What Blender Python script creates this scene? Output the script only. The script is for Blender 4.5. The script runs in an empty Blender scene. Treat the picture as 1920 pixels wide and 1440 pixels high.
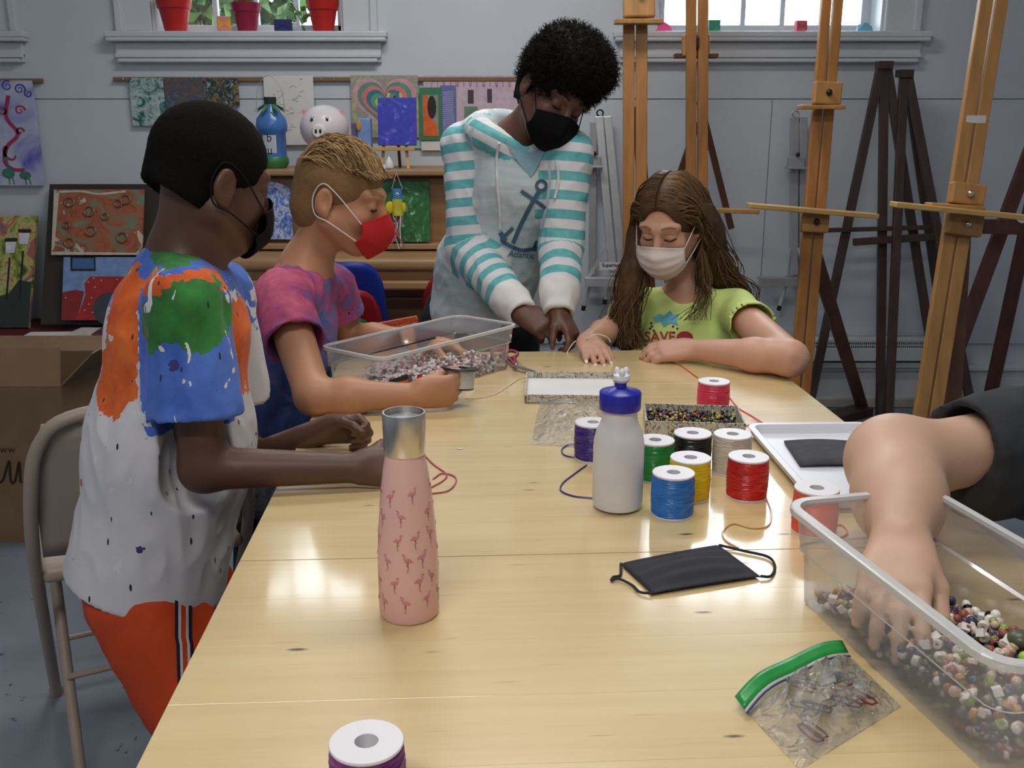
import bpy, math, random
import numpy as np
from mathutils import Vector, Matrix
from mathutils.bvhtree import BVHTree
random.seed(7); RNG = np.random.default_rng(7)
SC = bpy.context.scene
COL = SC.collection

# ------------------------------------------------------------ camera
FPX = 1850.0
PITCH = math.atan(491 / FPX)
CZ = 1.29            # camera height
TZ = 0.74            # table top height
WY = 4.47            # back wall
cam_d = bpy.data.cameras.new('camera'); cam = bpy.data.objects.new('camera', cam_d); COL.objects.link(cam)
cam_d.sensor_width = 36.0; cam_d.lens = 36.0 * FPX / 1920.0
cam_d.clip_start = 0.05; cam_d.clip_end = 200
cam.location = (0, 0, CZ); cam.rotation_euler = (math.pi / 2 - PITCH, 0, 0)
SC.camera = cam
SC.view_settings.view_transform = 'Standard'; SC.view_settings.look = 'None'
SC.view_settings.gamma = 1.0; SC.view_settings.use_curve_mapping = False
SC.view_settings.exposure = 0.08

# ------------------------------------------------------------ world: bright overcast sky
W = bpy.data.worlds.new('sky'); SC.world = W; W.use_nodes = True
_bg = W.node_tree.nodes['Background']
_bg.inputs['Color'].default_value = (0.86, 0.93, 1.0, 1); _bg.inputs['Strength'].default_value = 11.0

def area(name, loc, rot, sx, sy, power, color, portal=False, spread=None):
    l = bpy.data.lights.new(name, 'AREA'); l.shape = 'RECTANGLE'; l.size = sx; l.size_y = sy
    l.energy = power; l.color = color
    if spread: l.spread = spread
    if portal: l.cycles.is_portal = True
    o = bpy.data.objects.new(name, l); o.location = loc; o.rotation_euler = rot; COL.objects.link(o)
    return o
# ceiling fluorescent tubes (fixtures are built with the room below)
LAMPS = [(0.3, 1.5, 2.74, 15.0), (-0.2, 3.15, 2.74, 20.0), (-0.5, -0.4, 2.74, 27.0)]
for i, (lx, ly, lz, pw) in enumerate(LAMPS):
    area('ceiling_light_tube', (lx, ly, lz), (0, 0, 0), 1.2, 0.28, pw, (1.0, 0.97, 0.92))

# ------------------------------------------------------------ projection helpers (real depths chosen per thing)
_c, _s = math.cos(PITCH), math.sin(PITCH)
def _dir(u, v):
    a = (u - 960) / FPX; b = (720 - v) / FPX
    return np.array([a, _c + b * _s, -_s + b * _c])
def P(u, v, Y):
    q = _dir(u, v); return np.array([0, 0, CZ]) + q * (Y / q[1])
def T(u, v, z=TZ):
    q = _dir(u, v); return np.array([0, 0, CZ]) + q * ((z - CZ) / q[2])
def A(*v): return np.array(v, float)
def unit(v): v = np.asarray(v, float); return v / (np.linalg.norm(v) + 1e-12)

# ------------------------------------------------------------ materials
def _set(nt, sock, val):
    if hasattr(val, 'is_output'): nt.links.new(val, sock)
    elif isinstance(val, (tuple, list)) and len(val) == 3 and sock.type == 'RGBA': sock.default_value = (*val, 1)
    else: sock.default_value = val
def N(nt, typ, props=None, out=0, **inp):
    n = nt.nodes.new('ShaderNode' + typ)
    for k, v in (props or {}).items(): setattr(n, k, v)
    for k, v in inp.items():
        s = n.inputs[int(k[1:])] if k[0] == 'i' and k[1:].isdigit() else n.inputs[k.replace('_', ' ')]
        _set(nt, s, v)
    return n.outputs[out]
def ramp(nt, fac, stops, interp='LINEAR'):
    n = nt.nodes.new('ShaderNodeValToRGB'); cr = n.color_ramp; cr.interpolation = interp
    while len(cr.elements) < len(stops): cr.elements.new(0.5)
    for e, (p, c) in zip(cr.elements, stops):
        e.position = p; e.color = (*c, 1)
    nt.links.new(fac, n.inputs[0]); return n.outputs[0]
def mixc(nt, fac, a, b, mode='MIX'):
    n = nt.nodes.new('ShaderNodeMix'); n.data_type = 'RGBA'; n.blend_type = mode
    _set(nt, n.inputs[0], fac); _set(nt, n.inputs[6], a); _set(nt, n.inputs[7], b)
    return n.outputs[2]
def mathn(nt, op, a, b=0.0, clamp=False):
    n = nt.nodes.new('ShaderNodeMath'); n.operation = op; n.use_clamp = clamp
    _set(nt, n.inputs[0], a); _set(nt, n.inputs[1], b); return n.outputs[0]
def sep(nt, v):
    n = nt.nodes.new('ShaderNodeSeparateXYZ'); nt.links.new(v, n.inputs[0]); return n.outputs
def coords(nt, kind='Object', scale=None, rot=None, loc=None):
    c = nt.nodes.new('ShaderNodeTexCoord').outputs[kind]
    if scale is None and rot is None and loc is None: return c
    m = nt.nodes.new('ShaderNodeMapping'); nt.links.new(c, m.inputs[0])
    if scale is not None: m.inputs['Scale'].default_value = scale
    if rot is not None: m.inputs['Rotation'].default_value = rot
    if loc is not None: m.inputs['Location'].default_value = loc
    return m.outputs[0]
def attr(nt, name, out='Fac'):
    n = nt.nodes.new('ShaderNodeAttribute'); n.attribute_name = name; return n.outputs[out]
MATS = {}
def newmat(name):
    m = bpy.data.materials.new(name); m.use_nodes = True; nt = m.node_tree
    b = nt.nodes['Principled BSDF']; MATS[name] = m
    return m, nt, b
def bump(nt, b, h, strength=0.3, dist=0.01):
    n = nt.nodes.new('ShaderNodeBump'); n.inputs['Strength'].default_value = strength
    n.inputs['Distance'].default_value = dist; nt.links.new(h, n.inputs['Height'])
    nt.links.new(n.outputs[0], b.inputs['Normal'])
def srgb(r, g, b):
    f = lambda x: ((x / 255 + 0.055) / 1.055) ** 2.4 if x > 10 else x / 255 / 12.92
    return (f(r), f(g), f(b))
def mat(name, col, rough=0.5, var=0.12, scale=14.0, bmp=0.0, bscale=None, metal=0.0, spec=None, sheen=0.0, sss=0.0, stretch=None, coat=0.0):
    """plain procedural material: base colour modulated by noise, optional fine relief"""
    if name in MATS: return MATS[name]
    m, nt, b = newmat(name)
    co = coords(nt, 'Object', scale=stretch)
    nz = N(nt, 'TexNoise', Vector=co, Scale=scale, Detail=5.0)
    lo = tuple(max(0, c * (1 - var)) for c in col); hi = tuple(min(1, c * (1 + var)) for c in col)
    _set(nt, b.inputs['Base Color'], ramp(nt, nz, [(0.3, lo), (0.7, hi)]))
    b.inputs['Roughness'].default_value = rough; b.inputs['Metallic'].default_value = metal
    if spec is not None: b.inputs['Specular IOR Level'].default_value = spec
    if sheen: b.inputs['Sheen Weight'].default_value = sheen
    if coat: b.inputs['Coat Weight'].default_value = coat; b.inputs['Coat Roughness'].default_value = 0.12
    if sss:
        b.inputs['Subsurface Weight'].default_value = sss; b.inputs['Subsurface Radius'].default_value = (0.012, 0.005, 0.003)
        b.inputs['Subsurface Scale'].default_value = 0.6
    if bmp:
        nb = N(nt, 'TexNoise', Vector=co, Scale=bscale or scale * 4, Detail=4.0)
        bump(nt, b, nb, bmp, 0.004)
    return m
def clear(name, tint=(1, 1, 1), frost=0.15, gloss=0.12, rough=0.06, cloud=0.0, crinkle=0.0, tl_=0.2):
    """thin clear plastic: see-through sheet with a whitish haze and a glossy skin"""
    m, nt, b = newmat(name); nt.nodes.remove(b)
    out = nt.nodes['Material Output']
    tr = nt.nodes.new('ShaderNodeBsdfTransparent'); tr.inputs[0].default_value = (*tint, 1)
    df = nt.nodes.new('ShaderNodeBsdfDiffuse'); df.inputs[0].default_value = (0.85, 0.86, 0.88, 1)
    tl = nt.nodes.new('ShaderNodeBsdfTranslucent'); tl.inputs[0].default_value = (0.85, 0.86, 0.88, 1)
    gl = nt.nodes.new('ShaderNodeBsdfGlossy'); gl.inputs['Roughness'].default_value = rough
    fr = nt.nodes.new('ShaderNodeFresnel'); fr.inputs[0].default_value = 1.45
    co = coords(nt)
    if crinkle:
        nz = N(nt, 'TexNoise', Vector=co, Scale=38.0, Detail=3.0, Distortion=1.2)
        bp = nt.nodes.new('ShaderNodeBump'); bp.inputs['Strength'].default_value = crinkle; bp.inputs['Distance'].default_value = 0.02
        nt.links.new(nz, bp.inputs['Height'])
        nt.links.new(bp.outputs[0], gl.inputs['Normal']); nt.links.new(bp.outputs[0], fr.inputs['Normal'])
    d2 = nt.nodes.new('ShaderNodeMixShader'); d2.inputs[0].default_value = tl_
    nt.links.new(df.outputs[0], d2.inputs[1]); nt.links.new(tl.outputs[0], d2.inputs[2])
    m1 = nt.nodes.new('ShaderNodeMixShader')
    if cloud:
        nz = N(nt, 'TexNoise', Vector=co, Scale=9.0, Detail=3.0)
        _set(nt, m1.inputs[0], mathn(nt, 'ADD', mathn(nt, 'MULTIPLY', nz, cloud), frost - cloud / 2, True))
    else: m1.inputs[0].default_value = frost
    nt.links.new(tr.outputs[0], m1.inputs[1]); nt.links.new(d2.outputs[0], m1.inputs[2])
    m2 = nt.nodes.new('ShaderNodeMixShader')
    _set(nt, m2.inputs[0], mathn(nt, 'MULTIPLY', fr.outputs[0], gloss / 0.04 * 0.25, True))
    nt.links.new(m1.outputs[0], m2.inputs[1]); nt.links.new(gl.outputs[0], m2.inputs[2])
    nt.links.new(m2.outputs[0], out.inputs['Surface'])
    return m

# ------------------------------------------------------------ mesh building
class M:
    """collects boxes, beams, tubes, lathes ... into one mesh"""
    def __init__(s): s.v = []; s.f = []; s.sm = []; s.n = 0
    def add(s, V, F, smooth=False):
        V = np.asarray(V, float).reshape(-1, 3)
        s.v.append(V); s.f += [tuple(int(i) + s.n for i in f) for f in F]; s.sm += [smooth] * len(F); s.n += len(V)
        return s
    def box(s, c, size, R=None):
        h = np.asarray(size, float) / 2
        V = np.array([[x, y, z] for x in (-1, 1) for y in (-1, 1) for z in (-1, 1)]) * h
        if R is not None: V = V @ np.asarray(R).T
        return s.add(V + np.asarray(c, float), [(0, 1, 3, 2), (4, 6, 7, 5), (0, 4, 5, 1), (2, 3, 7, 6), (0, 2, 6, 4), (1, 5, 7, 3)])
    def bar(s, a, b, w, t, up=(0, 0, 1), w2=None, t2=None):
        """rectangular beam from a to b; t is measured along up, w across"""
        a = np.asarray(a, float); b = np.asarray(b, float); d = unit(b - a)
        x = unit(np.cross(d, up)); u = np.cross(x, d); w2 = w2 or w; t2 = t2 or t
        V = [p + x * i * ww / 2 + u * j * tt / 2 for p, ww, tt in ((a, w, t), (b, w2, t2)) for i, j in ((-1, -1), (1, -1), (1, 1), (-1, 1))]
        return s.add(V, [(3, 2, 1, 0), (4, 5, 6, 7), (0, 1, 5, 4), (1, 2, 6, 5), (2, 3, 7, 6), (3, 0, 4, 7)])
    def tube(s, pts, r, n=8, closed=False, sx=1.0):
        pts = [np.asarray(p, float) for p in pts]; m = len(pts)
        rr = [r] * m if np.isscalar(r) else list(r)
        V = []; x = None
        for i in range(m):
            if closed: d = unit(pts[(i + 1) % m] - pts[i - 1])
            else: d = unit(pts[min(i + 1, m - 1)] - pts[max(i - 1, 0)])
            if x is None: x = unit(np.cross(d, (0, 0, 1) if abs(d[2]) < .9 else (1, 0, 0)))
            x = unit(x - d * np.dot(x, d)); y = np.cross(d, x)
            for k in range(n):
                a = 2 * math.pi * k / n; V.append(pts[i] + rr[i] * (math.cos(a) * x * sx + math.sin(a) * y))
        F = []
        for i in range(m if closed else m - 1):
            j = (i + 1) % m
            for k in range(n):
                l = (k + 1) % n; F.append((i * n + k, i * n + l, j * n + l, j * n + k))
        if not closed: F += [tuple(range(n - 1, -1, -1)), tuple(range((m - 1) * n, m * n))]
        return s.add(V, F, True)
    def lathe(s, prof, c=(0, 0, 0), n=32, R=None, close=False, smooth=True):
        """profile [(r,z)] turned about z"""
        V = []; F = []; m = len(prof)
        for r, z in prof:
            for k in range(n):
                a = 2 * math.pi * k / n; V.append((max(r, 1e-5) * math.cos(a), max(r, 1e-5) * math.sin(a), z))
        for i in range(m if close else m - 1):
            j = (i + 1) % m
            for k in range(n):
                l = (k + 1) % n; F.append((i * n + k, i * n + l, j * n + l, j * n + k))
        V = np.array(V)
        if R is not None: V = V @ np.asarray(R).T
        return s.add(V + np.asarray(c, float), F, smooth)
    def ball(s, c, r, n=12, m=8, R=None):
        r = np.array([r] * 3 if np.isscalar(r) else r, float)
        V = []; F = []
        for i in range(m + 1):
            t = math.pi * i / m
            for k in range(n):
                a = 2 * math.pi * k / n; V.append((max(math.sin(t), 1e-3) * math.cos(a), max(math.sin(t), 1e-3) * math.sin(a), -math.cos(t)))
        for i in range(m):
            for k in range(n):
                l = (k + 1) % n; F.append((i * n + k, i * n + l, (i + 1) * n + l, (i + 1) * n + k))
        V = np.array(V) * r
        if R is not None: V = V @ np.asarray(R).T
        return s.add(V + np.asarray(c, float), F, True)
    def prism(s, pts, ex, ey, o, th):
        """flat polygon with thickness: pts 2-D in frame (o, ex, ey)"""
        ex = np.asarray(ex, float); ey = np.asarray(ey, float); n = unit(np.cross(ex, ey)); o = np.asarray(o, float); k = len(pts)
        base = [o + ex * p[0] + ey * p[1] for p in pts]
        V = base + [p + n * th for p in base]
        F = [tuple(range(k - 1, -1, -1)), tuple(range(k, 2 * k))] + [(i, (i + 1) % k, k + (i + 1) % k, k + i) for i in range(k)]
        return s.add(V, F)
    def grid(s, fn, nu, nv, smooth=True):
        V = [fn(i / nu, j / nv) for j in range(nv + 1) for i in range(nu + 1)]
        F = [(j * (nu + 1) + i, j * (nu + 1) + i + 1, (j + 1) * (nu + 1) + i + 1, (j + 1) * (nu + 1) + i) for j in range(nv) for i in range(nu)]
        return s.add(V, F, smooth)
    def data(s, off=(0, 0, 0), name='mesh'):
        V = (np.vstack(s.v) if s.v else np.zeros((0, 3))) - np.asarray(off, float)
        me = bpy.data.meshes.new(name); me.from_pydata(V.tolist(), [], s.f)
        me.polygons.foreach_set("use_smooth", s.sm); me.update()
        if any(s.sm): me.set_sharp_from_angle(angle=0.75)
        return me
ORI = {}
def tag(o, label=None, cat=None, group=None, kind=None):
    if label: o['label'] = label
    if cat: o['category'] = cat
    if group: o['group'] = group
    if kind: o['kind'] = kind
    return o
def thing(name, loc, label, cat, group=None):
    o = bpy.data.objects.new(name, None); o.empty_display_size = 0.05; COL.objects.link(o)
    o.location = tuple(loc); ORI[o.name] = np.array(loc, float)
    return tag(o, label, cat, group)
def obj(name, m, material, parent=None, label=None, bevel=0.0, org=None, seg=2, solid=0.0, subs=0):
    """link mesh m (world coordinates) as one object"""
    if parent is not None: off = ORI[parent.name]
    elif org is not None: off = np.array(org, float)
    else:
        V = np.vstack(m.v); lo, hi = V.min(0), V.max(0); off = A((lo[0] + hi[0]) / 2, (lo[1] + hi[1]) / 2, lo[2])
    me = m.data(off, name); me.materials.append(material if not isinstance(material, str) else MATS[material])
    o = bpy.data.objects.new(name, me); COL.objects.link(o)
    if parent is not None: o.parent = parent
    else: o.location = tuple(off)
    ORI[o.name] = off
    if label: o['label'] = label
    if solid:
        md = o.modifiers.new('thick', 'SOLIDIFY'); md.thickness = solid; md.offset = 0
    if bevel:
        md = o.modifiers.new('edge', 'BEVEL'); md.width = bevel; md.segments = seg; md.limit_method = 'ANGLE'; md.angle_limit = 0.6
    if subs:
        md = o.modifiers.new('sub', 'SUBSURF'); md.levels = subs; md.render_levels = subs
    return o
def struct(name, m, material, parent=None, bevel=0.0):
    o = obj(name, m, material, parent, bevel=bevel)
    if parent is None: o['kind'] = 'structure'
    return o
def dup(root, loc, rotz=0.0, label=None, mats=None, group=None):
    def cp(o, par):
        c = o.copy(); COL.objects.link(c); c.parent = par
        if mats and o.type == 'MESH' and o.data.materials and o.data.materials[0].name in mats:
            c.data = o.data.copy(); c.data.materials[0] = mats[o.data.materials[0].name]
        for ch in o.children: cp(ch, c)
        return c
    r = cp(root, None); r.location = tuple(loc); r.rotation_euler = (0, 0, rotz); ORI[r.name] = np.array(loc, float)
    if label: r['label'] = label
    if group: r['group'] = group
    return r
def rotz(a): c, s = math.cos(a), math.sin(a); return np.array([[c, -s, 0], [s, c, 0], [0, 0, 1.]])
def rotx(a): c, s = math.cos(a), math.sin(a); return np.array([[1., 0, 0], [0, c, -s], [0, s, c]])
def roty(a): c, s = math.cos(a), math.sin(a); return np.array([[c, 0, s], [0, 1., 0], [-s, 0, c]])
def spline(pts, n=10):
    """Catmull-Rom through pts"""
    pts = [np.asarray(p, float) for p in pts]; q = [2 * pts[0] - pts[1]] + pts + [2 * pts[-1] - pts[-2]]; o = []
    for i in range(1, len(q) - 2):
        for k in range(n):
            t = k / n; a, b, c, d = q[i - 1:i + 3]
            o.append(.5 * ((2 * b) + (c - a) * t + (2 * a - 5 * b + 4 * c - d) * t * t + (3 * b - a - 3 * c + d) * t ** 3))
    o.append(pts[-1]); return o
def text_mesh(s, size, bold=0.0):
    """2-D triangulated lettering: verts (n,2), faces; centred"""
    cu = bpy.data.curves.new('t', 'FONT'); cu.body = s; cu.size = size; cu.align_x = 'CENTER'; cu.align_y = 'CENTER'; cu.offset = bold
    cu.resolution_u = 3
    o = bpy.data.objects.new('t', cu); COL.objects.link(o)
    dg = bpy.context.evaluated_depsgraph_get(); me = bpy.data.meshes.new_from_object(o.evaluated_get(dg))
    V = np.array([v.co[:2] for v in me.vertices]); F = [tuple(p.vertices) for p in me.polygons]
    bpy.data.objects.remove(o); bpy.data.curves.remove(cu); bpy.data.meshes.remove(me)
    return V, F

# ------------------------------------------------------------ noise + implicit surfaces for bodies and cloth
def pnoise(p, seed=0):
    """gradient noise on (n,3) points, about -1..1"""
    p = np.asarray(p, float); i = np.floor(p).astype(np.int64); f = p - i; u = f * f * f * (f * (f * 6 - 15) + 10)
    tot = np.zeros(len(p))
    for dx in (0, 1):
        for dy in (0, 1):
            for dz in (0, 1):
                h = ((i[:, 0] + dx) * 374761393 + (i[:, 1] + dy) * 668265263 + (i[:, 2] + dz) * 2147483647 + seed * 9176) & 0x7fffffff
                h = (h ^ (h >> 13)) * 1274126177 & 0x7fffffff; h ^= h >> 16
                a = (h % 1024) / 1024 * 2 * np.pi; b = ((h >> 10) % 1024) / 512 - 1; r = np.sqrt(np.maximum(0, 1 - b * b))
                g = r * np.cos(a) * (f[:, 0] - dx) + r * np.sin(a) * (f[:, 1] - dy) + b * (f[:, 2] - dz)
                w = (u[:, 0] if dx else 1 - u[:, 0]) * (u[:, 1] if dy else 1 - u[:, 1]) * (u[:, 2] if dz else 1 - u[:, 2])
                tot += w * g
    return tot * 1.6
class SDF:
    def __init__(s, lo, hi, h):
        s.lo = np.array(lo, float); s.h = h; s.n = np.ceil((np.array(hi) - s.lo) / h).astype(int) + 1
        s.d = np.full(s.n, 0.2, np.float32)
    def win(s, lo, hi):
        i0 = np.clip(np.floor((lo - s.lo) / s.h).astype(int), 0, s.n); i1 = np.clip(np.ceil((hi - s.lo) / s.h).astype(int) + 1, 0, s.n)
        if np.any(i1 <= i0): return None
        sl = tuple(slice(a, b) for a, b in zip(i0, i1))
        g = [(s.lo[k] + s.h * np.arange(i0[k], i1[k])).astype(np.float32) for k in range(3)]
        return sl, g[0][:, None, None], g[1][None, :, None], g[2][None, None, :]
    def comb(s, sl, d, k, op):
        a = s.d[sl]
        if op == 'u': s.d[sl] = np.minimum(a, d) - np.maximum(k - np.abs(a - d), 0) ** 2 / (4 * k)
        else:
            b = -d; s.d[sl] = np.maximum(a, b) + np.maximum(k - np.abs(a - b), 0) ** 2 / (4 * k)
    def cone(s, a, b, ra, rb=None, k=0.015, op='u', sq=None, cut=None, shell=None):
        """round cone a->b; sq=(axis, factor) widens across axis; cut=list of (point, normal) keeps the side behind the normal"""
        a = np.asarray(a, float); b = np.asarray(b, float); rb = ra if rb is None else rb
        m = max(ra, rb) * (max(1, sq[1]) if sq else 1) + k + 2 * s.h
        w = s.win(np.minimum(a, b) - m, np.maximum(a, b) + m)
        if w is None: return
        sl, X, Y, Z = w; ba = b - a; L = float(ba @ ba) + 1e-12
        px, py, pz = X - a[0], Y - a[1], Z - a[2]
        t = np.clip((px * ba[0] + py * ba[1] + pz * ba[2]) / L, 0, 1)
        qx, qy, qz = px - t * ba[0], py - t * ba[1], pz - t * ba[2]
        sc = 1.0
        if sq:
            n = unit(sq[0]); c = (qx * n[0] + qy * n[1] + qz * n[2]) * (1 / sq[1] - 1)
            qx, qy, qz = qx + c * n[0], qy + c * n[1], qz + c * n[2]; sc = min(1.0, sq[1] ** .5)
        d = (np.sqrt(qx * qx + qy * qy + qz * qz) - (ra + (rb - ra) * t)) * sc
        for p, n in (cut or []):
            n = unit(n); d = np.maximum(d, (X - p[0]) * n[0] + (Y - p[1]) * n[1] + (Z - p[2]) * n[2])
        s.comb(sl, d.astype(np.float32), k, op)
    def chain(s, pts, rad, k=0.015, op='u', sq=None):
        for i in range(len(pts) - 1): s.cone(pts[i], pts[i + 1], rad[i], rad[i + 1], k, op, sq)
    def ell(s, c, r, R=None, k=0.015, op='u'):
        c = np.asarray(c, float); r = np.array([r] * 3 if np.isscalar(r) else r, float); m = r.max() + k + 2 * s.h
        w = s.win(c - m, c + m)
        if w is None: return
        sl, X, Y, Z = w; q = [X - c[0], Y - c[1], Z - c[2]]
        if R is not None:
            R = np.asarray(R); q = [q[0] * R[0, j] + q[1] * R[1, j] + q[2] * R[2, j] for j in range(3)]
        k0 = np.sqrt(sum((q[j] / r[j]) ** 2 for j in range(3))); k1 = np.sqrt(sum((q[j] / r[j] ** 2) ** 2 for j in range(3))) + 1e-9
        s.comb(sl, (k0 * (k0 - 1) / k1).astype(np.float32), k, op)
    def plane(s, p, n):
        """cut away everything on the +n side"""
        n = unit(n); g = [(s.lo[k] + s.h * np.arange(s.n[k])).astype(np.float32) for k in range(3)]
        s.d = np.maximum(s.d, (g[0][:, None, None] - p[0]) * n[0] + (g[1][None, :, None] - p[1]) * n[1] + (g[2][None, None, :] - p[2]) * n[2]).astype(np.float32)
    def mesh(s, smooth=1):
        """naive surface nets"""
        D = s.d; D[0] = D[-1] = 0.05; D[:, 0] = D[:, -1] = 0.05; D[:, :, 0] = D[:, :, -1] = 0.05
        S = D < 0; n = s.n
        c = np.zeros(n - 1, np.int8)
        for dx in (0, 1):
            for dy in (0, 1):
                for dz in (0, 1): c += S[dx:n[0] - 1 + dx, dy:n[1] - 1 + dy, dz:n[2] - 1 + dz]
        act = np.argwhere((c > 0) & (c < 8)); idx = np.full(n - 1, -1, np.int32); idx[tuple(act.T)] = np.arange(len(act))
        acc = np.zeros((len(act), 3)); cnt = np.zeros(len(act))
        cor = [(x, y, z) for x in (0, 1) for y in (0, 1) for z in (0, 1)]
        val = {q: D[act[:, 0] + q[0], act[:, 1] + q[1], act[:, 2] + q[2]] for q in cor}
        for q in cor:
            for ax in range(3):
                if q[ax]: continue
                r = list(q); r[ax] = 1; r = tuple(r); a, b = val[q], val[r]; m = (a < 0) != (b < 0)
                t = a[m] / (a[m] - b[m]); pt = np.tile(np.array(q, float), (m.sum(), 1)); pt[:, ax] += t
                acc[m] += pt; cnt[m] += 1
        V = s.lo + s.h * (act + acc / cnt[:, None]); F = []
        for ax in range(3):
            sl0 = [slice(None)] * 3; sl1 = [slice(None)] * 3; sl0[ax] = slice(0, n[ax] - 1); sl1[ax] = slice(1, n[ax])
            a, b = S[tuple(sl0)], S[tuple(sl1)]; e = np.argwhere(a != b)
            u, v = (ax + 1) % 3, (ax + 2) % 3
            e = e[(e[:, u] > 0) & (e[:, v] > 0) & (e[:, u] < n[u] - 1) & (e[:, v] < n[v] - 1)]
            q = []
            for du, dv in ((-1, -1), (0, -1), (0, 0), (-1, 0)):
                g = e.copy(); g[:, u] += du; g[:, v] += dv; q.append(idx[tuple(g.T)])
            q = np.stack(q, 1); inside = S[tuple(e.T)]; q[~inside] = q[~inside][:, ::-1]; F.append(q)
        F = np.vstack(F); F = F[(F >= 0).all(1)]
        E = np.vstack([F[:, [i, (i + 1) % 4]] for i in range(4)])
        for it in range(smooth):
            sm = np.zeros_like(V); ct = np.zeros(len(V))
            for j in range(3): sm[:, j] = np.bincount(E[:, 0], V[E[:, 1], j], len(V)) + np.bincount(E[:, 1], V[E[:, 0], j], len(V))
            ct = np.bincount(E[:, 0], minlength=len(V)) + np.bincount(E[:, 1], minlength=len(V))
            V = V * .5 + .5 * sm / np.maximum(ct, 1)[:, None]
        return V, F
def vnormals(V, F):
    n = np.cross(V[F[:, 2]] - V[F[:, 0]], V[F[:, 3]] - V[F[:, 1]]); o = np.zeros_like(V)
    for i in range(4):
        for j in range(3): o[:, j] += np.bincount(F[:, i], n[:, j], len(V))
    return o / (np.linalg.norm(o, axis=1)[:, None] + 1e-12)
def sobj(name, VF, material, parent, attrs=None, label=None):
    """surface (world coordinates) as a smooth mesh object with optional per-vertex float attributes"""
    V, F = VF; off = ORI[parent.name]
    me = bpy.data.meshes.new(name); me.vertices.add(len(V)); me.vertices.foreach_set('co', (V - off).astype(np.float32).ravel())
    k = F.shape[1]; me.loops.add(len(F) * k); me.loops.foreach_set('vertex_index', F.astype(np.int32).ravel())
    me.polygons.add(len(F)); me.polygons.foreach_set('loop_start', np.arange(0, len(F) * k, k, dtype=np.int32))
    me.polygons.foreach_set('use_smooth', np.ones(len(F), bool)); me.update(calc_edges=True)
    for nm, a in (attrs or {}).items():
        at = me.attributes.new(nm, 'FLOAT', 'POINT'); at.data.foreach_set('value', np.asarray(a, np.float32))
    me.materials.append(material if not isinstance(material, str) else MATS[material])
    o = bpy.data.objects.new(name, me); COL.objects.link(o); o.parent = parent; ORI[o.name] = off
    if label: o['label'] = label
    return o
def bvh(VF): return BVHTree.FromPolygons([tuple(v) for v in VF[0]], [tuple(int(i) for i in f) for f in VF[1]])
def decal(name, tris, frame, tree, material, parent, off=0.0012, label=None):
    """lay flat print (verts2d, faces) on a curved surface: cast along frame direction"""
    (V2, F), (o, ex, ey, dr) = tris, frame; out = []; ok = []
    for x, y in V2:
        p = np.asarray(o) + np.asarray(ex) * x + np.asarray(ey) * y
        h = tree.ray_cast(Vector(p - unit(dr) * .4), Vector(unit(dr)))
        if h[0] is None: out.append(p); ok.append(False)
        else: out.append(np.array(h[0]) - unit(dr) * off); ok.append(True)
    m = M(); m.add(np.array(out), [f for f in F if all(ok[i] for i in f)], True)
    return obj(name, m, material, parent, label=label)
def strip2d(pts, w, n=None):
    """2-D brush stroke as quads; w scalar or list"""
    pts = [np.asarray(p, float) for p in pts]; k = len(pts); ww = [w] * k if np.isscalar(w) else w; V = []
    for i in range(k):
        d = pts[min(i + 1, k - 1)] - pts[max(i - 1, 0)]; d = d / (np.linalg.norm(d) + 1e-9); q = np.array([-d[1], d[0]])
        V += [pts[i] - q * ww[i] / 2, pts[i] + q * ww[i] / 2]
    return np.array(V), [(2 * i, 2 * i + 2, 2 * i + 3, 2 * i + 1) for i in range(k - 1)]
def merge2d(parts):
    V = []; F = []; n = 0
    for v, f in parts:
        V.append(np.asarray(v)); F += [tuple(i + n for i in q) for q in f]; n += len(v)
    return np.vstack(V), F
def disc2d(c, r, n=16, r2=None):
    r2 = r if r2 is None else r2
    V = [(c[0], c[1])] + [(c[0] + r * math.cos(2 * math.pi * i / n), c[1] + r2 * math.sin(2 * math.pi * i / n)) for i in range(n)]
    return np.array(V), [(0, 1 + i, 1 + (i + 1) % n) for i in range(n)]
def ring2d(c, r, w, n=20):
    return strip2d([(c[0] + r * math.cos(2 * math.pi * i / n), c[1] + r * math.sin(2 * math.pi * i / n)) for i in range(n + 1)], w)
# ============================================================ materials used across the room
WALL = mat('wall_paint', srgb(203, 211, 221), 0.55, 0.03, 3.0, bmp=0.08, bscale=60)
TRIM = mat('trim_paint', srgb(205, 210, 217), 0.4, 0.03, 5.0)
CEIL = mat('ceiling_paint', (0.75, 0.75, 0.74), 0.8, 0.03, 3.0)
WOODE = mat('easel_wood', srgb(172, 116, 58), 0.42, 0.22, 6.0, bmp=0.1, bscale=40, stretch=(6, 6, 0.7))
WOODE2 = mat('easel_wood_pale', srgb(182, 134, 78), 0.42, 0.16, 6.0, bmp=0.1, bscale=40, stretch=(6, 6, 0.7))
WOODD = mat('dark_stained_wood', srgb(66, 50, 44), 0.5, 0.3, 8.0, stretch=(6, 6, 0.8))
WOODR = mat('reddish_brown_wood', srgb(84, 46, 40), 0.45, 0.3, 8.0, stretch=(6, 6, 0.8))
STRUT = mat('brown_strut_wood', srgb(104, 68, 52), 0.5, 0.25, 8.0)
PINE = mat('pale_pine', srgb(200, 160, 96), 0.5, 0.12, 9.0, stretch=(1, 6, 6))
ALU = mat('aluminium', (0.72, 0.73, 0.76), 0.38, 0.06, 20, metal=0.55)
ALUD = mat('aluminium_grey', (0.42, 0.43, 0.46), 0.45, 0.08, 20, metal=0.4)
BLACK = mat('black_plastic', (0.012, 0.012, 0.014), 0.4, 0.2, 20)
BRASS = mat('steel_screw', (0.75, 0.74, 0.72), 0.25, 0.05, 20, metal=1.0)
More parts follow.
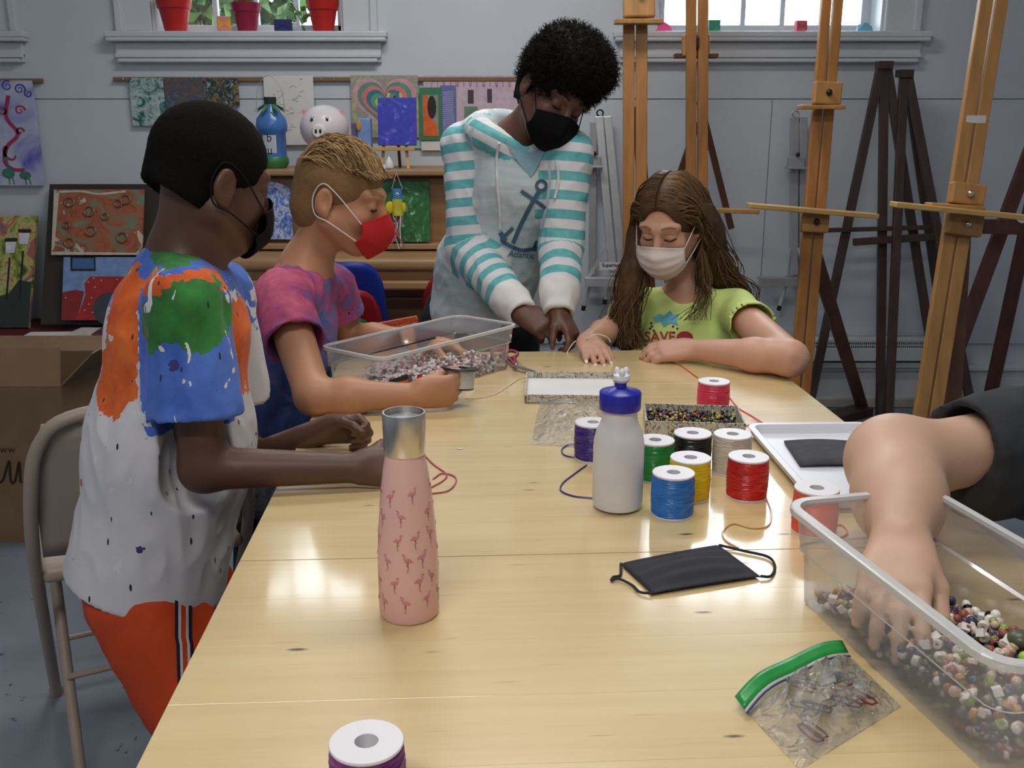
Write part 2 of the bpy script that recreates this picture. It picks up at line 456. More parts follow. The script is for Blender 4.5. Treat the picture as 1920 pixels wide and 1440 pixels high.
PIANO = mat('piano_wood', srgb(142, 106, 70), 0.38, 0.18, 5.0, stretch=(0.7, 6, 6))
PIANOD = mat('piano_wood_light', srgb(166, 130, 92), 0.38, 0.14, 5.0, stretch=(0.7, 6, 6))
CARD = mat('cardboard', srgb(128, 102, 76), 0.85, 0.1, 8.0, bmp=0.05)
PAPER = mat('white_paper', srgb(225, 224, 224), 0.8, 0.04, 12)
INK = mat('black_ink', (0.015, 0.013, 0.014), 0.7, 0.2, 20)
GLASS = clear('window_glass', frost=0.02, gloss=0.1, rough=0.01)

# ============================================================ room shell
FLOORM, nt, b = newmat('painted_floor')
co = coords(nt)
n1 = N(nt, 'TexNoise', Vector=co, Scale=2.2, Detail=6.0, Roughness=.6); n2 = N(nt, 'TexNoise', Vector=co, Scale=34.0, Detail=2.0)
c1 = ramp(nt, n1, [(.3, srgb(108, 116, 130)), (.72, srgb(128, 136, 148))])
_set(nt, b.inputs['Base Color'], mixc(nt, ramp(nt, n2, [(.70, (0, 0, 0)), (.74, (1, 1, 1))]), c1, srgb(62, 66, 100)))
_set(nt, b.inputs['Roughness'], ramp(nt, n1, [(.3, (.32,) * 3), (.7, (.5,) * 3)])); bump(nt, b, n1, .1, .01)
XL, XR, YB, ZC = -2.75, 2.75, -2.2, 2.9
struct('floor', M().box((0, (YB + WY) / 2, -.05), (XR - XL + .5, WY - YB + .6, .1)), FLOORM)
struct('ceiling', M().box((0, (YB + WY) / 2, ZC + .05), (XR - XL + .5, WY - YB + .6, .1)), CEIL)
struct('wall_left', M().box((XL - .1, (YB + WY) / 2, ZC / 2), (.2, WY - YB, ZC)), WALL)
struct('wall_right', M().box((XR + .1, (YB + WY) / 2, ZC / 2), (.2, WY - YB, ZC)), WALL)
struct('wall_rear', M().box((0, YB - .1, ZC / 2), (XR - XL, .2, ZC)), WALL)
def Xw(u, v=60, Y=WY): return P(u, v, Y)[0]
def Zw(v, Y=WY, u=960): return P(u, v, Y)[2]
ZS = Zw(60); ZT = 2.62
WINS = [(Xw(-330), Xw(-25)), (Xw(288), Xw(645)), (Xw(1232), Xw(1655))]
wm = M(); TH = .26
wm.box(((XL + XR) / 2, WY + TH / 2, ZS / 2), (XR - XL, TH, ZS)).box(((XL + XR) / 2, WY + TH / 2, (ZT + ZC) / 2), (XR - XL, TH, ZC - ZT))
edges = [XL] + [e for w in WINS for e in w] + [XR]
for i in range(0, len(edges), 2):
    a, c2 = edges[i], edges[i + 1]; wm.box(((a + c2) / 2, WY + TH / 2, (ZS + ZT) / 2), (c2 - a, TH, ZT - ZS))
wall_back = struct('wall_back', wm, WALL)
# board panels below the groove, proud of the plaster
zg = Zw(187); px = [XL, Xw(-60), Xw(585), Xw(1440, 300), XR]
for i in range(4):
    a, c2 = px[i] + .0015, px[i + 1] - .0015
    obj('panel', M().box(((a + c2) / 2, WY - .006, (zg + .3) / 2), (c2 - a, .012, zg - .3)), WALL, wall_back, bevel=.0015)
up = M()
for i in range(0, len(edges), 2): up.box(((edges[i] + edges[i + 1]) / 2, WY - .006, (zg + .005 + ZC) / 2), (edges[i + 1] - edges[i], .012, ZC - zg - .005))
for wx in WINS: up.box(((wx[0] + wx[1]) / 2, WY - .006, (zg + .005 + ZS) / 2), (wx[1] - wx[0], .012, ZS - zg - .005))
obj('upper_boarding', up, WALL, wall_back)
WYP = WY - .012
bm = M().box((0, WY - .02, .09), (XR - XL, .04, .18)).box((0, WY - .028, .19), (XR - XL, .056, .022))
struct('baseboard_back', bm, TRIM, bevel=.004)
struct('trim_1', M().box((0, WY - .025, .025), (XR - XL, .05, .05)), mat('worn_white_trim', srgb(175, 172, 170), .6, .25, 9), bevel=.008)
def window(i, x0, x1, nx):
    w = thing('window_%d' % i, ((x0 + x1) / 2, WY, ZS), None, None); w['kind'] = 'structure'
    cw = .145
    cs = M()
    for sx, xe in ((-1, x0), (1, x1)):
        cs.box((xe + sx * cw / 2, WY - .011, (ZS + ZT) / 2), (cw, .022, ZT - ZS)).box((xe + sx * (cw - .012), WY - .02, (ZS + ZT) / 2), (.03, .04, ZT - ZS))
    cs.box(((x0 + x1) / 2, WY - .011, ZT + .06), (x1 - x0 + 2 * cw, .022, .12))
    obj('casing', cs, TRIM, w, bevel=.004)
    X0, X1 = x0 - .19, x1 + .19; xc = (X0 + X1) / 2
    obj('sill', M().box((xc, WY + .03, ZS - .014), (X1 - X0, .2, .026)).box((xc, WY - .04, ZS - .034), (X1 - X0 - .01, .06, .016)), TRIM, w, bevel=.006)
    za, zb = Zw(80), Zw(118); xa = X1 - X0 - .06
    obj('apron', M().box((xc, WY - .016, (za + zb) / 2), (xa, .03, za - zb)).box((xc, WY - .03, zb + .028), (xa, .03, .018)).box((xc, WY - .036, zb + .008), (xa - .03, .03, .016)), TRIM, w, bevel=.004)
    # reveal
    rv = M()
    for xe, sg in ((x0, 1), (x1, -1)): rv.box((xe + sg * .006, WY + .11, (ZS + ZT) / 2), (.012, .22, ZT - ZS))
    obj('reveal', rv, TRIM, w)
    sh = M(); ys = WY + .16; zm = (ZS + ZT) / 2
    sh.box(((x0 + x1) / 2, ys, ZS + .02), (x1 - x0, .035, .042)).box(((x0 + x1) / 2, ys, ZT - .02), (x1 - x0, .035, .045)).box(((x0 + x1) / 2, ys, zm), (x1 - x0, .04, .04))
    for xe, sg in ((x0, 1), (x1, -1)): sh.box((xe + sg * .03, ys, zm), (.04, .035, ZT - ZS))
    ws = (x1 - x0 - .1) / nx
    for k in range(1, nx): sh.box((x0 + .05 + k * ws, ys, zm), (.022, .03, ZT - ZS))
    for zz in ((ZS + zm) / 2, (ZT + zm) / 2): sh.box(((x0 + x1) / 2, ys, zz), (x1 - x0, .03, .022))
    obj('sash', sh, TRIM, w, bevel=.003)
    for k in range(nx):
        for z0, z1 in ((ZS, zm), (zm, ZT)):
            obj('pane', M().box((x0 + .05 + (k + .5) * ws, ys + .005, (z0 + z1) / 2), (ws, .004, z1 - z0)), GLASS, w)
    area('window_daylight', ((x0 + x1) / 2, WY + TH + .02, zm), (math.radians(-90), 0, 0), x1 - x0, ZT - ZS, 1, (1, 1, 1), portal=True)
window(1, *WINS[0], 3); window(2, *WINS[1], 4); window(3, *WINS[2], 5)
# outdoors: lawn and shrubs seen through the left window
gr = struct('ground', M().box((0, 14, 1.1), (40, 18.4, .02)), mat('lawn', srgb(80, 105, 60), .9, .3, 6.0))
LEAF = mat('leaf_green', srgb(74, 104, 52), .55, .45, 3.0)
def shrub(x, y, z0, z1, r, n, label, seed):
    rg = np.random.default_rng(seed); t = thing('shrub', (x, y, 1.11), label, 'shrub', 'shrubs outside the left window')
    st = M()
    for k in range(5):
        a = rg.uniform(0, 6.28); st.tube([(x, y, 1.1), (x + .15 * math.cos(a), y + .15 * math.sin(a), z0 + .3), (x + .5 * r * math.cos(a), y + .5 * r * math.sin(a), z1 - .3)], [.035, .025, .012], 6)
    obj('stem', st, mat('bark', srgb(70, 58, 48), .9, .3, 12), t)
    V = []; F = []
    for k in range(n):
        d = unit(rg.normal(size=3)); q = A(x, y, (z0 + z1) / 2) + d * A(r, r * .6, (z1 - z0) / 2) * rg.uniform(.35, 1) ** .5
        u = unit(rg.normal(size=3)); w = unit(np.cross(u, rg.normal(size=3))); l = rg.uniform(.05, .1)
        i = len(V); V += [q - u * l, q + w * l * .45, q + u * l, q - w * l * .45]; F.append((i, i + 1, i + 2, i + 3))
    fo = obj('foliage', M().add(V, F), LEAF, t); fo['kind'] = 'stuff'
shrub(-2.15, 6.2, 1.2, 3.4, 1.0, 6500, 'leafy green shrub outside the left window, left one', 1)
shrub(-.35, 6.5, 1.3, 3.2, .7, 5000, 'leafy green shrub outside the left window, right one', 2)
# ceiling light fixtures (out of view above)
FIXW = mat('fixture_white', (.8, .8, .8), .4)
for i, (lx, ly, lz, pw) in enumerate(LAMPS):
    t = thing('ceiling_light', (lx, ly, lz), ['white fluorescent ceiling light above the table', 'white fluorescent ceiling light towards the windows', 'white fluorescent ceiling light at the rear of the room'][i], 'light')
    obj('housing', M().box((lx, ly, lz + .06), (1.26, .34, .08)).box((lx - .35, ly, lz + .13), (.03, .03, .06)).box((lx + .35, ly, lz + .13), (.03, .03, .06)), FIXW, t, bevel=.01)

# baseboard heater on the right
t = thing('baseboard_heater', (P(1600, 700, WY - .06)[0], WY - .05, .0), 'white metal baseboard heater with slotted grille low on the right wall', 'heater')
x0, x1 = Xw(1215, 650), Xw(1788, 650); xc = (x0 + x1) / 2; hy = WY - .012
z0, z1 = Zw(681, hy - .07), Zw(634, hy - .05); zf = Zw(654, hy - .08)
obj('back', M().box((xc, hy - .006, (z0 + z1) / 2), (x1 - x0, .012, z1 - z0)).box((xc, hy - .035, z1 - .008), (x1 - x0, .07, .016)), TRIM, t, bevel=.003)
obj('front_panel', M().box((xc, hy - .072, (z0 + zf) / 2 + .006), (x1 - x0, .012, zf - z0 - .01)), TRIM, t, bevel=.003)
obj('inner', M().box((xc, hy - .035, (zf + z1) / 2 - .01), (x1 - x0 - .01, .05, z1 - zf - .02)), mat('heater_dark', (.05, .05, .05), .7), t)
gm = M(); ng = 150
for k in range(ng): gm.box((x0 + (k + .5) * (x1 - x0) / ng, hy - .066, (zf + z1) / 2 - .008), (.0035, .006, z1 - zf - .014))
gm.box((xc, hy - .067, (zf + z1) / 2 - .008), (x1 - x0, .006, .004))
gg = obj('grille', gm, TRIM, t); gg['kind'] = 'stuff'
obj('foot_block', M().box((xc, hy - .05, z0 / 2 + .1), (x1 - x0, .02, z0 - .2)), TRIM, t)

# ============================================================ window-sill things
SY = WY + .0
REDP = mat('red_pot_paint', srgb(190, 30, 30), .45, .12, 10); MAG = mat('magenta_pot_paint', srgb(150, 24, 62), .45, .12, 10)
SOIL = mat('dry_plant', srgb(120, 104, 62), .9, .4, 20); GRN = mat('green_leaf_small', srgb(90, 130, 60), .6, .3, 10)
def pot(u, m, label, w=62):
    x = Xw(u, 58); s = w / 62; t = thing('plant_pot', (x, SY, ZS), label, 'plant pot', 'painted pots on the left window sill')
    z = ZS + .001; r0, r1 = .043 * s, .066 * s
    obj('pot_body', M().lathe([(0, z), (r0, z), (r0 + (r1 - r0) * .72, z + .085 * s), (r1 * .98, z + .087 * s), (r1 * 1.08, z + .127 * s), (r1 * .98, z + .127 * s), (r1 * .9, z + .1 * s), (0, z + .1 * s)], (x, SY, 0), 28), m, t)
    pl = M(); rg = np.random.default_rng(int(u))
    for k in range(26):
        a = rg.uniform(0, 6.28); r = rg.uniform(.02, .075); h = rg.uniform(.02, .06)
        pl.tube([(x, SY, z + .1 * s), (x + .5 * r * math.cos(a), SY + .4 * r * math.sin(a), z + .12 + h), (x + r * math.cos(a), SY + .6 * r * math.sin(a), z + .11 + h * rg.uniform(-.2, 1))], [.004, .003, .001], 5)
    obj('dried_plant', pl, SOIL, t)
    return t
pot(330, REDP, 'red painted plant pot at the left end of the left window sill', 66)
pot(464, MAG, 'magenta plant pot in the middle of the left window sill', 56)
pot(607, REDP, 'red painted plant pot at the right end of the left window sill', 62)
def cubebox(u, w, h, m, name, label, cat, panel=None, Y=SY - .01, rot=.3):
    x = Xw(u, 58); R = rotz(rot); t = thing(name, (x, Y, ZS), label, cat)
    obj('box_body', M().box((x, Y, ZS + h / 2 + .001), (w, w * .8, h), R), m, t, bevel=.002)
    if panel:
        q = M()
        for sx in (-1, 1): q.prism([(0, .1 * h), (.5 * w, .5 * h), (0, .9 * h)], R @ A(sx, 0, 0), (0, 0, 1), A(x, Y, ZS) + R @ A(0, -w * .4 - .002, 0) - R @ A(sx * w * .48, 0, 0), .0015)
        obj('painted_panel', q, panel, t)
cubebox(422, .056, .06, mat('pink_card', srgb(225, 140, 140), .7), 'paper_cube', 'small pink and yellow paper cube between two pots on the sill', 'paper box', mat('yellow_card', srgb(235, 170, 50), .7))
cubebox(533, .072, .048, mat('navy_card', srgb(36, 44, 110), .6), 'small_box', 'small dark blue box on the left window sill', 'box', mat('navy2', srgb(30, 36, 96), .6), rot=.1)
cubebox(1337, .05, .046, mat('green_card', srgb(70, 190, 90), .6), 'paper_cube', 'small green paper cube on the right window sill', 'paper box', mat('blue_card', srgb(80, 150, 190), .7), rot=0)
cubebox(1499, .046, .044, mat('coral_card', srgb(225, 110, 120), .6), 'paper_cube', 'small coral paper cube on the right window sill', 'paper box', mat('coral2', srgb(205, 80, 90), .7), rot=.1)
def folded(u, s, m, label):
    x = Xw(u, 58); z = ZS + .001; o = A(x, SY - .01, z)
    V = [o + s * A(*q) for q in ((-1, -.4, 0), (1, -.4, 0), (1, .4, 0), (-1, .4, 0), (0, -.2, 1.1), (.5, .1, .9), (-.8, .2, .8), (.9, 0, .6))]
    q = M().add(V, [(0, 1, 4), (1, 7, 4), (1, 2, 7), (4, 7, 5), (2, 3, 6), (2, 6, 5), (2, 5, 7), (3, 0, 6), (0, 4, 6), (4, 5, 6), (0, 3, 2, 1)])
    tag(obj('folded_paper', q, m), label, 'folded paper')
folded(1243, .036, mat('pink_paper', srgb(255, 90, 160), .7), 'bright pink folded paper on the right window sill')
folded(1619, .034, mat('sky_paper', srgb(120, 195, 220), .7), 'light blue folded paper boat on the right window sill')
# ivy sprig on left sill
iv = M(); rg = np.random.default_rng(5)
for k in range(22):
    q = A(Xw(566 + 14 * math.sin(k)), SY + .03, ZS + .012 + .1 * rg.random()) + A(rg.uniform(-.05, .05), rg.uniform(-.02, .02), 0); u = unit(rg.normal(size=3)); w = unit(np.cross(u, rg.normal(size=3)))
    iv.add([q - u * .018, q + w * .012, q + u * .018, q - w * .012], [(0, 1, 2, 3)])
for k in range(4): iv.tube([(Xw(566), SY + .03, ZS), (Xw(566 + 6 * k - 9), SY + .03, ZS + .11)], .0015, 5)
tag(obj('ivy_sprig', iv, GRN), 'small green leafy sprig beside the right red pot', 'plant')

# ============================================================ pictures on the wall
def paintmat(name, stops, scale=6.0, dist=1.5, detail=6.0, rough=.55, const=False, stretch=None, loc=None):
    m, nt, b = newmat(name)
    co = coords(nt, 'Object', scale=stretch, loc=loc)
    nz = N(nt, 'TexNoise', Vector=co, Scale=scale, Detail=detail, Distortion=dist, Roughness=.62)
    _set(nt, b.inputs['Base Color'], ramp(nt, nz, stops, 'CONSTANT' if const else 'LINEAR')); b.inputs['Roughness'].default_value = rough
    bump(nt, b, nz, .25, .003); return m
class Pic:
    """flat painted panel hung on / leaned at depth Y; shapes in 0..1 coordinates become thin paint layers"""
    def __init__(s, name, label, cat, u0, v0, u1, v1, Y, m, th=.008, Ytop=None, group=None, edge=None):
        s.n = 0; Yt = Ytop or Y
        bl, br, tl = P(u0, v1, Y), P(u1, v1, Y), P(u0, v0, Yt)
        s.o, s.ex, s.ey = bl, A(br[0] - bl[0], 0, 0), A(0, tl[1] - bl[1], tl[2] - bl[2]); s.nr = -unit(np.cross(s.ex, s.ey)); s.nr *= np.sign(-s.nr[1])
        s.t = thing(name, bl + s.ex / 2, label, cat, group)
        c = bl + s.ex / 2 + s.ey / 2; R = np.stack([unit(s.ex), -s.nr, unit(s.ey)], 1)
        obj('canvas', M().box(c - s.nr * th / 2, (np.linalg.norm(s.ex), th, np.linalg.norm(s.ey)), R), m, s.t, bevel=.001)
        s.asp = np.linalg.norm(s.ey) / np.linalg.norm(s.ex)
    def draw(s, parts, m, name='painted_shape'):
        s.n += 1; V, F = merge2d(parts) if isinstance(parts, list) else parts
        W3 = [s.o + s.ex * x + s.ey * y + s.nr * (.0006 * s.n) for x, y in V]
        return obj(name, M().add(W3, F), m, s.t)
    def poly(s, pts, m, name='painted_shape'): return s.draw((np.array(pts), [tuple(range(len(pts)))]), m, name)
def flat(name, c, rough=.65): return mat(name, srgb(*c), rough, .14, 30)
RAIL = mat('rail_wood', srgb(128, 104, 78), .6, .15, 8)
yw = WYP - .004
rl = M().box(((Xw(208) + Xw(985)) / 2, yw - .008, Zw(149)), (Xw(985) - Xw(208), .016, .018))
rail = obj('picture_rail', rl, RAIL, bevel=.003); tag(rail, 'narrow brown wooden rail holding the hung pictures', 'rail')
nl = M()
for u in (228, 563, 601, 625): nl.ball(A(Xw(u), yw - .018, Zw(149)), .004, 8, 6)
obj('nail', nl, BRASS, rail)
tag(obj('picture_rail', M().box(((XL + .1 + Xw(75)) / 2, yw - .008, Zw(152)), (Xw(75) - XL - .1, .016, .018)), RAIL, bevel=.003), 'short brown wooden rail above the swirl poster at far left', 'rail')
yp = yw - .018
G3 = 'small abstract paintings hung in a row'
Pic('painting', 'teal and green abstract painting, left of the hung trio', 'painting', 249, 146, 313, 236, yp, paintmat('art_teal', [(.35, srgb(200, 212, 214)), (.5, srgb(150, 180, 180)), (.56, srgb(60, 110, 105)), (.68, srgb(25, 65, 66))], 16, 2.5), group=G3)
Pic('painting', 'blue and brown abstract painting, middle of the hung trio', 'painting', 314, 145, 386, 232, yp, paintmat('art_bluebrown', [(.3, srgb(100, 130, 160)), (.47, srgb(70, 80, 95)), (.56, srgb(120, 95, 75)), (.7, srgb(30, 28, 30))], 18, 2.5), group=G3)
Pic('painting', 'black and cream abstract painting, right of the hung trio', 'painting', 388, 147, 449, 200, yp, paintmat('art_black', [(.3, srgb(220, 222, 225)), (.42, srgb(60, 90, 90)), (.5, srgb(15, 16, 20)), (.58, srgb(150, 135, 95)), (.66, srgb(40, 36, 30))], 17, 2.5), group=G3)
# pencil drawing
pc = Pic('pencil_drawing', 'white sheet with faint pencil drawing hung above the pig', 'drawing', 501, 142, 593, 272, yp, PAPER, .002)
rg = np.random.default_rng(3); ln = []
for k in range(26):
    x, y = rg.uniform(.1, .85), rg.uniform(.15, .9); ln.append(strip2d([(x + .05 * i, y + rg.normal() * .012) for i in range(rg.integers(2, 5)) if x + .05 * i < .97], .006) if x < .88 else disc2d((.5, .93), .02, 8))
ln = [l for l in ln if len(l[0]) > 3]
for a, c2 in ((.35, .18), (.42, .75)): ln.append(strip2d([(.12, a), (.2, c2), (.24, c2 - .1), (.4, c2)], .006))
pc.draw(ln, flat('pencil', (120, 120, 128)), 'pencil_line')['kind'] = 'stuff'
# heart painting
hp = Pic('painting', 'rainbow heart painting in concentric pastel bands', 'painting', 661, 141, 786, 258, yp, paintmat('art_heartbg', [(.35, srgb(190, 200, 130)), (.5, srgb(150, 150, 150)), (.65, srgb(215, 205, 120))], 9, 1.0))
def heart(s, n=40):
    o = []
    for i in range(n):
        a = 2 * math.pi * i / n; x = 16 * math.sin(a) ** 3; y = 13 * math.cos(a) - 5 * math.cos(2 * a) - 2 * math.cos(3 * a) - math.cos(4 * a)
        o.append((.5 + s * x / 34, .52 + s * (y + 2) / 32))
    return o
for k, c2 in enumerate(((214, 160, 175), (96, 150, 130), (215, 130, 130), (70, 120, 150), (95, 165, 130), (190, 205, 120), (200, 190, 130))):
    hp.draw((np.array([(.5, .5)] + heart(1.0 - .14 * k)), [(0, 1 + i, 1 + (i + 1) % 40) for i in range(40)]), flat('heart%d' % k, c2), 'painted_band')
# pale sheet, child's portrait, violet sheet, pink house drawing
Pic('drawing_paper', 'pale green sheet hung behind the child portrait', 'paper', 760, 200, 800, 278, yp + .012, flat('pale_green_sheet', (170, 205, 190)), .001)
hd = Pic('drawing', 'pink house drawing with dark windows hung behind the hood', 'drawing', 795, 141, 975, 232, yp + .006, flat('pink_sheet', (205, 185, 200)), .002)
hd.draw([strip2d([(.1 + .045 * k, .97), (.085 + .045 * k + .02 * (k % 3), .76)], .012) for k in range(19)], flat('pink_line', (190, 130, 150)), 'drawn_line')
for k, (a, c2, d, e) in enumerate(((.46, .52, .42, .7), (.66, .71, .44, .72), (.42, .56, .12, .36))):
    hd.poly([(a, d), (c2, d), (c2, e), (a, e)], flat('dark_window%d' % (k == 2), (70, 66, 74) if k < 2 else (110, 140, 120)), 'drawn_window')
vs = Pic('drawing', 'violet scribbled strip drawing right of the child portrait', 'drawing', 827, 160, 856, 258, yp - .002, flat('violet_sheet', (110, 115, 175)), .001)
vs.draw([strip2d([(.15, .1 + .04 * k), (.85, .12 + .04 * k)], .02) for k in range(20)], flat('violet_line', (160, 165, 215)), 'drawn_line')
po = Pic('drawing', 'crayon portrait in orange and black with green border', 'drawing', 788, 164, 829, 263, yp - .006, flat('green_border', (60, 130, 95)), .002)
po.poly([(.15, .08), (.85, .08), (.85, .86), (.15, .86)], flat('grey_ground', (150, 150, 140)))
po.poly([(.15, .08), (.8, .08), (.78, .3), (.5, .42), (.38, .6), (.36, .86), (.18, .86)], flat('orange_crayon', (225, 105, 50)))
po.draw([disc2d((.56, .63), .2, 14, .22)], flat('black_crayon', (40, 42, 44)))
Pic('drawing_paper', 'blank white sheet below the crayon portrait', 'paper', 790, 264, 850, 282, yp, PAPER, .002)
# swirl poster at far left
sw = Pic('painting', 'tall whimsical painting with crimson swirls and green birds at far left', 'painting', -140, 151, 81, 348, yp - .012, paintmat('art_swirl', [(.32, srgb(210, 208, 225)), (.48, srgb(170, 180, 215)), (.6, srgb(95, 90, 190)), (.72, srgb(60, 50, 160))], 4.2, .6, 3), .02)
def curl(c, r, turns, w, a0=0.0, sg=1):
    n = int(18 * turns); return strip2d([(c[0] + (r * (1 - i / n * .85)) * math.cos(a0 + sg * 2 * math.pi * turns * i / n) / 1.1, c[1] + (r * (1 - i / n * .85)) * math.sin(a0 + sg * 2 * math.pi * turns * i / n)) for i in range(n + 1)], [w * (1 - .6 * i / n) for i in range(n + 1)])
cr = flat('crimson_paint', (170, 50, 95)); vi = flat('violet_paint', (76, 60, 160)); gb = flat('bird_green', (60, 130, 110)); gl2 = flat('bright_green_paint', (100, 180, 80))
sw.draw([curl((.88, .72), .05, 1.3, .02), curl((.74, .72), .045, 1.4, .02, 2), curl((.78, .3), .1, .6, .035, 2.2), curl((.86, .52), .04, 1.2, .02), strip2d(spline([(.8, .86), (.76, .66), (.84, .5), (.74, .38), (.7, .24), (.76, .16), (.86, .15)], 8), .035)], cr)
sw.draw([curl((.9, .92), .05, 1.5, .015), curl((.8, .95), .05, 1.5, .015, 1), curl((.97, .88), .04, 1.4, .015, 2), curl((.7, .93), .04, 1.5, .015, 1)], vi)
sw.draw([disc2d((.72, .12), .055, 14, .05), disc2d((.86, .1), .05, 14, .04), strip2d([(.74, .17), (.72, .24)], .01), disc2d((.72, .26), .02, 10), strip2d([(.72, .08), (.72, .01)], .01), strip2d([(.75, .08), (.76, .01)], .01), strip2d([(.86, .07), (.86, .01)], .01), strip2d([(.89, .07), (.9, .01)], .01)], gb)
sw.draw([(np.array([(.6, .78), (.72, .7), (.7, .62), (.56, .66)]), [(0, 1, 2, 3)])], gl2)
sw.draw([(np.array([(.56, .66), (.7, .62), (.68, .52), (.58, .5)]), [(0, 1, 2, 3)])], gb)
# lamp-post painting below
lp = Pic('painting', 'painting of lamp posts in autumn park leaning at far left', 'painting', -150, 404, 53, 614, 4.2, paintmat('art_park', [(.36, srgb(70, 75, 45)), (.44, srgb(140, 155, 55)), (.5, srgb(190, 190, 130)), (.56, srgb(180, 90, 66)), (.64, srgb(90, 110, 150))], 9.0, 1.2), .02, Ytop=4.4)
lp.poly([(0, 0), (1, 0), (1, .4), (.88, .42), (.8, .3), (.6, .25), (0, .3)], flat('park_dark', (44, 56, 52)))
lp.draw([strip2d([(x, .25), (x, y)], .018) for x, y in ((.9, .68), (.78, .62), (.66, .55))] + [strip2d([(x - .06, y + .12), (x + .06, y + .12)], .03) for x, y in ((.9, .74), (.78, .66))], INK, 'painted_post')
lp.draw([(np.array([(x - .04, y), (x + .04, y), (x + .05, y + .1), (x - .05, y + .1)]), [(0, 1, 2, 3)]) for x, y in ((.9, .74), (.78, .66))], flat('lamp_white', (215, 215, 225)))

# ============================================================ low bench with leaning artworks, left
bz = P(100, 640, 3.95)[2]
t = thing('low_bench', (-2.0, 4.1, 0), 'low dark red bench holding artworks by the left wall', 'bench')
bx0, bx1 = -2.7, P(252, 620, 4.0)[0]
obj('bench_top', M().box(((bx0 + bx1) / 2, 4.16, bz - .02), (bx1 - bx0, .56, .04)), mat('dark_red_paint', srgb(96, 28, 34), .5), t, bevel=.004)
for xx in (bx0 + .05, bx1 - .05):
    for yy in (3.93, 4.38): obj('leg', M().box((xx, yy, (bz - .04) / 2), (.05, .05, bz - .04)), WOODD, t)
DFR = mat('dark_board', srgb(50, 42, 38), .6, .15, 10)
db = Pic('display_board', 'large dark brown framed board leaning behind two artworks', 'board', 76, 345, 292, 609, 4.18, DFR, .02, Ytop=4.42)
kp = Pic('painting', 'rust and teal abstract painting with raised ring lids', 'painting', 96, 355, 266, 478, 4.27, paintmat('art_rust', [(.36, srgb(110, 135, 115)), (.44, srgb(140, 110, 80)), (.5, srgb(176, 86, 60)), (.56, srgb(120, 84, 58)), (.62, srgb(205, 190, 170))], 9.0, 1.2), .012, Ytop=4.37)
CREAM = flat('cream_paint', (200, 190, 172))
kp.draw([(np.array([(0, 0), (1, 0), (1, .03), (0, .05)]), [(0, 1, 2, 3)]), (np.array([(0, .05), (.03, .1), (.06, .96), (0, 1)]), [(0, 1, 2, 3)]), strip2d(spline([(.02, .96), (.3, .97), (.5, .93), (.8, .97)], 6), .03)], CREAM)
for k, (x, y, r) in enumerate(((.18, .8, .05), (.4, .66, .055), (.16, .45, .035), (.43, .36, .055), (.2, .18, .052), (.78, .26, .055), (.72, .78, .04), (.58, .58, .035), (.8, .84, .05))):
    q = kp.o + kp.ex * x + kp.ey * y + kp.nr * .004; rr = r * np.linalg.norm(kp.ex); m = M()
    e1, e2 = unit(kp.ex), unit(kp.ey)
    m.tube([q + rr * (math.cos(a) * e1 + math.sin(a) * e2) for a in np.linspace(0, 2 * math.pi, 17)[:-1]], .004, 6, closed=True)
    obj('ring_lid', m, mat('lid_bronze', srgb(120, 96, 70), .35, .2, 20), kp.t)
ra = Pic('painting', 'painting of a red armchair under a small window', 'painting', 115, 482, 262, 600, 4.15, flat('pale_blue_wallpaint', (120, 150, 200)), .012, Ytop=4.24)
RED = flat('armchair_red', (165, 40, 38)); RED2 = flat('armchair_red2', (140, 38, 36)); NAV = flat('cushion_navy', (62, 68, 82))
ra.poly([(0, 0), (.2, 0), (.28, .45), (.18, .48), (0, .44)], RED2)
ra.poly([(.16, 0), (.95, 0), (.95, .6), (.85, .69), (.35, .69), (.28, .58), (.3, .4), (.22, .1)], RED)
ra.draw([disc2d((.6, .18), .2, 18, .26)], NAV)
ra.draw([(np.array([(.1, .78), (.42, .78), (.41, 1.0), (.09, 1.0)]), [(0, 1, 2, 3)])], INK)
ra.draw([(np.array([(.12, .81), (.4, .81), (.39, .98), (.12, .98)]), [(0, 1, 2, 3)])], flat('night_blue', (70, 105, 165)))
ra.draw([disc2d((x, y), .011, 8) for x, y in ((.05, .35), (.33, .6), (.4, .66), (.5, .63), (.35, .25), (.3, .15), (.4, .12), (.42, .52), (.7, .64), (.38, .35))], CREAM)
# papers on the bench
def sheet(u0, v0, u1, v1, z, m, label, name='paper_stack', th=.012, rot=0.0):
    a, c2 = T(u0, v1, z), T(u1, v0, z); q = M().box(((a[0] + c2[0]) / 2, (a[1] + c2[1]) / 2, z + th / 2), (c2[0] - a[0], abs(c2[1] - a[1]), th), rotz(rot))
    return tag(obj(name, q, m, bevel=.001), label, 'paper')
def onbench(x, y, w, d, z, th, m, label, rot=0): return tag(obj('paper_sheet', M().box((x, y, z + th / 2), (w, d, th), rotz(rot)), m, bevel=.001), label, 'paper', 'papers on the low bench')
onbench(-1.86, 4.02, .36, .2, bz, .006, PAPER, 'white paper lying on the low bench', .05)
onbench(-1.66, 4.0, .34, .2, bz + .0065, .02, flat('offwhite_card', (200, 196, 186)), 'off-white card standing proud of the bench papers', -.04)
onbench(-1.58, 4.0, .26, .16, bz + .027, .012, paintmat('art_loose', [(.35, srgb(40, 36, 120)), (.5, srgb(60, 60, 70)), (.65, srgb(170, 50, 50))], 9, 1.5), 'blue and red painted sheet on top of the bench papers', .1)

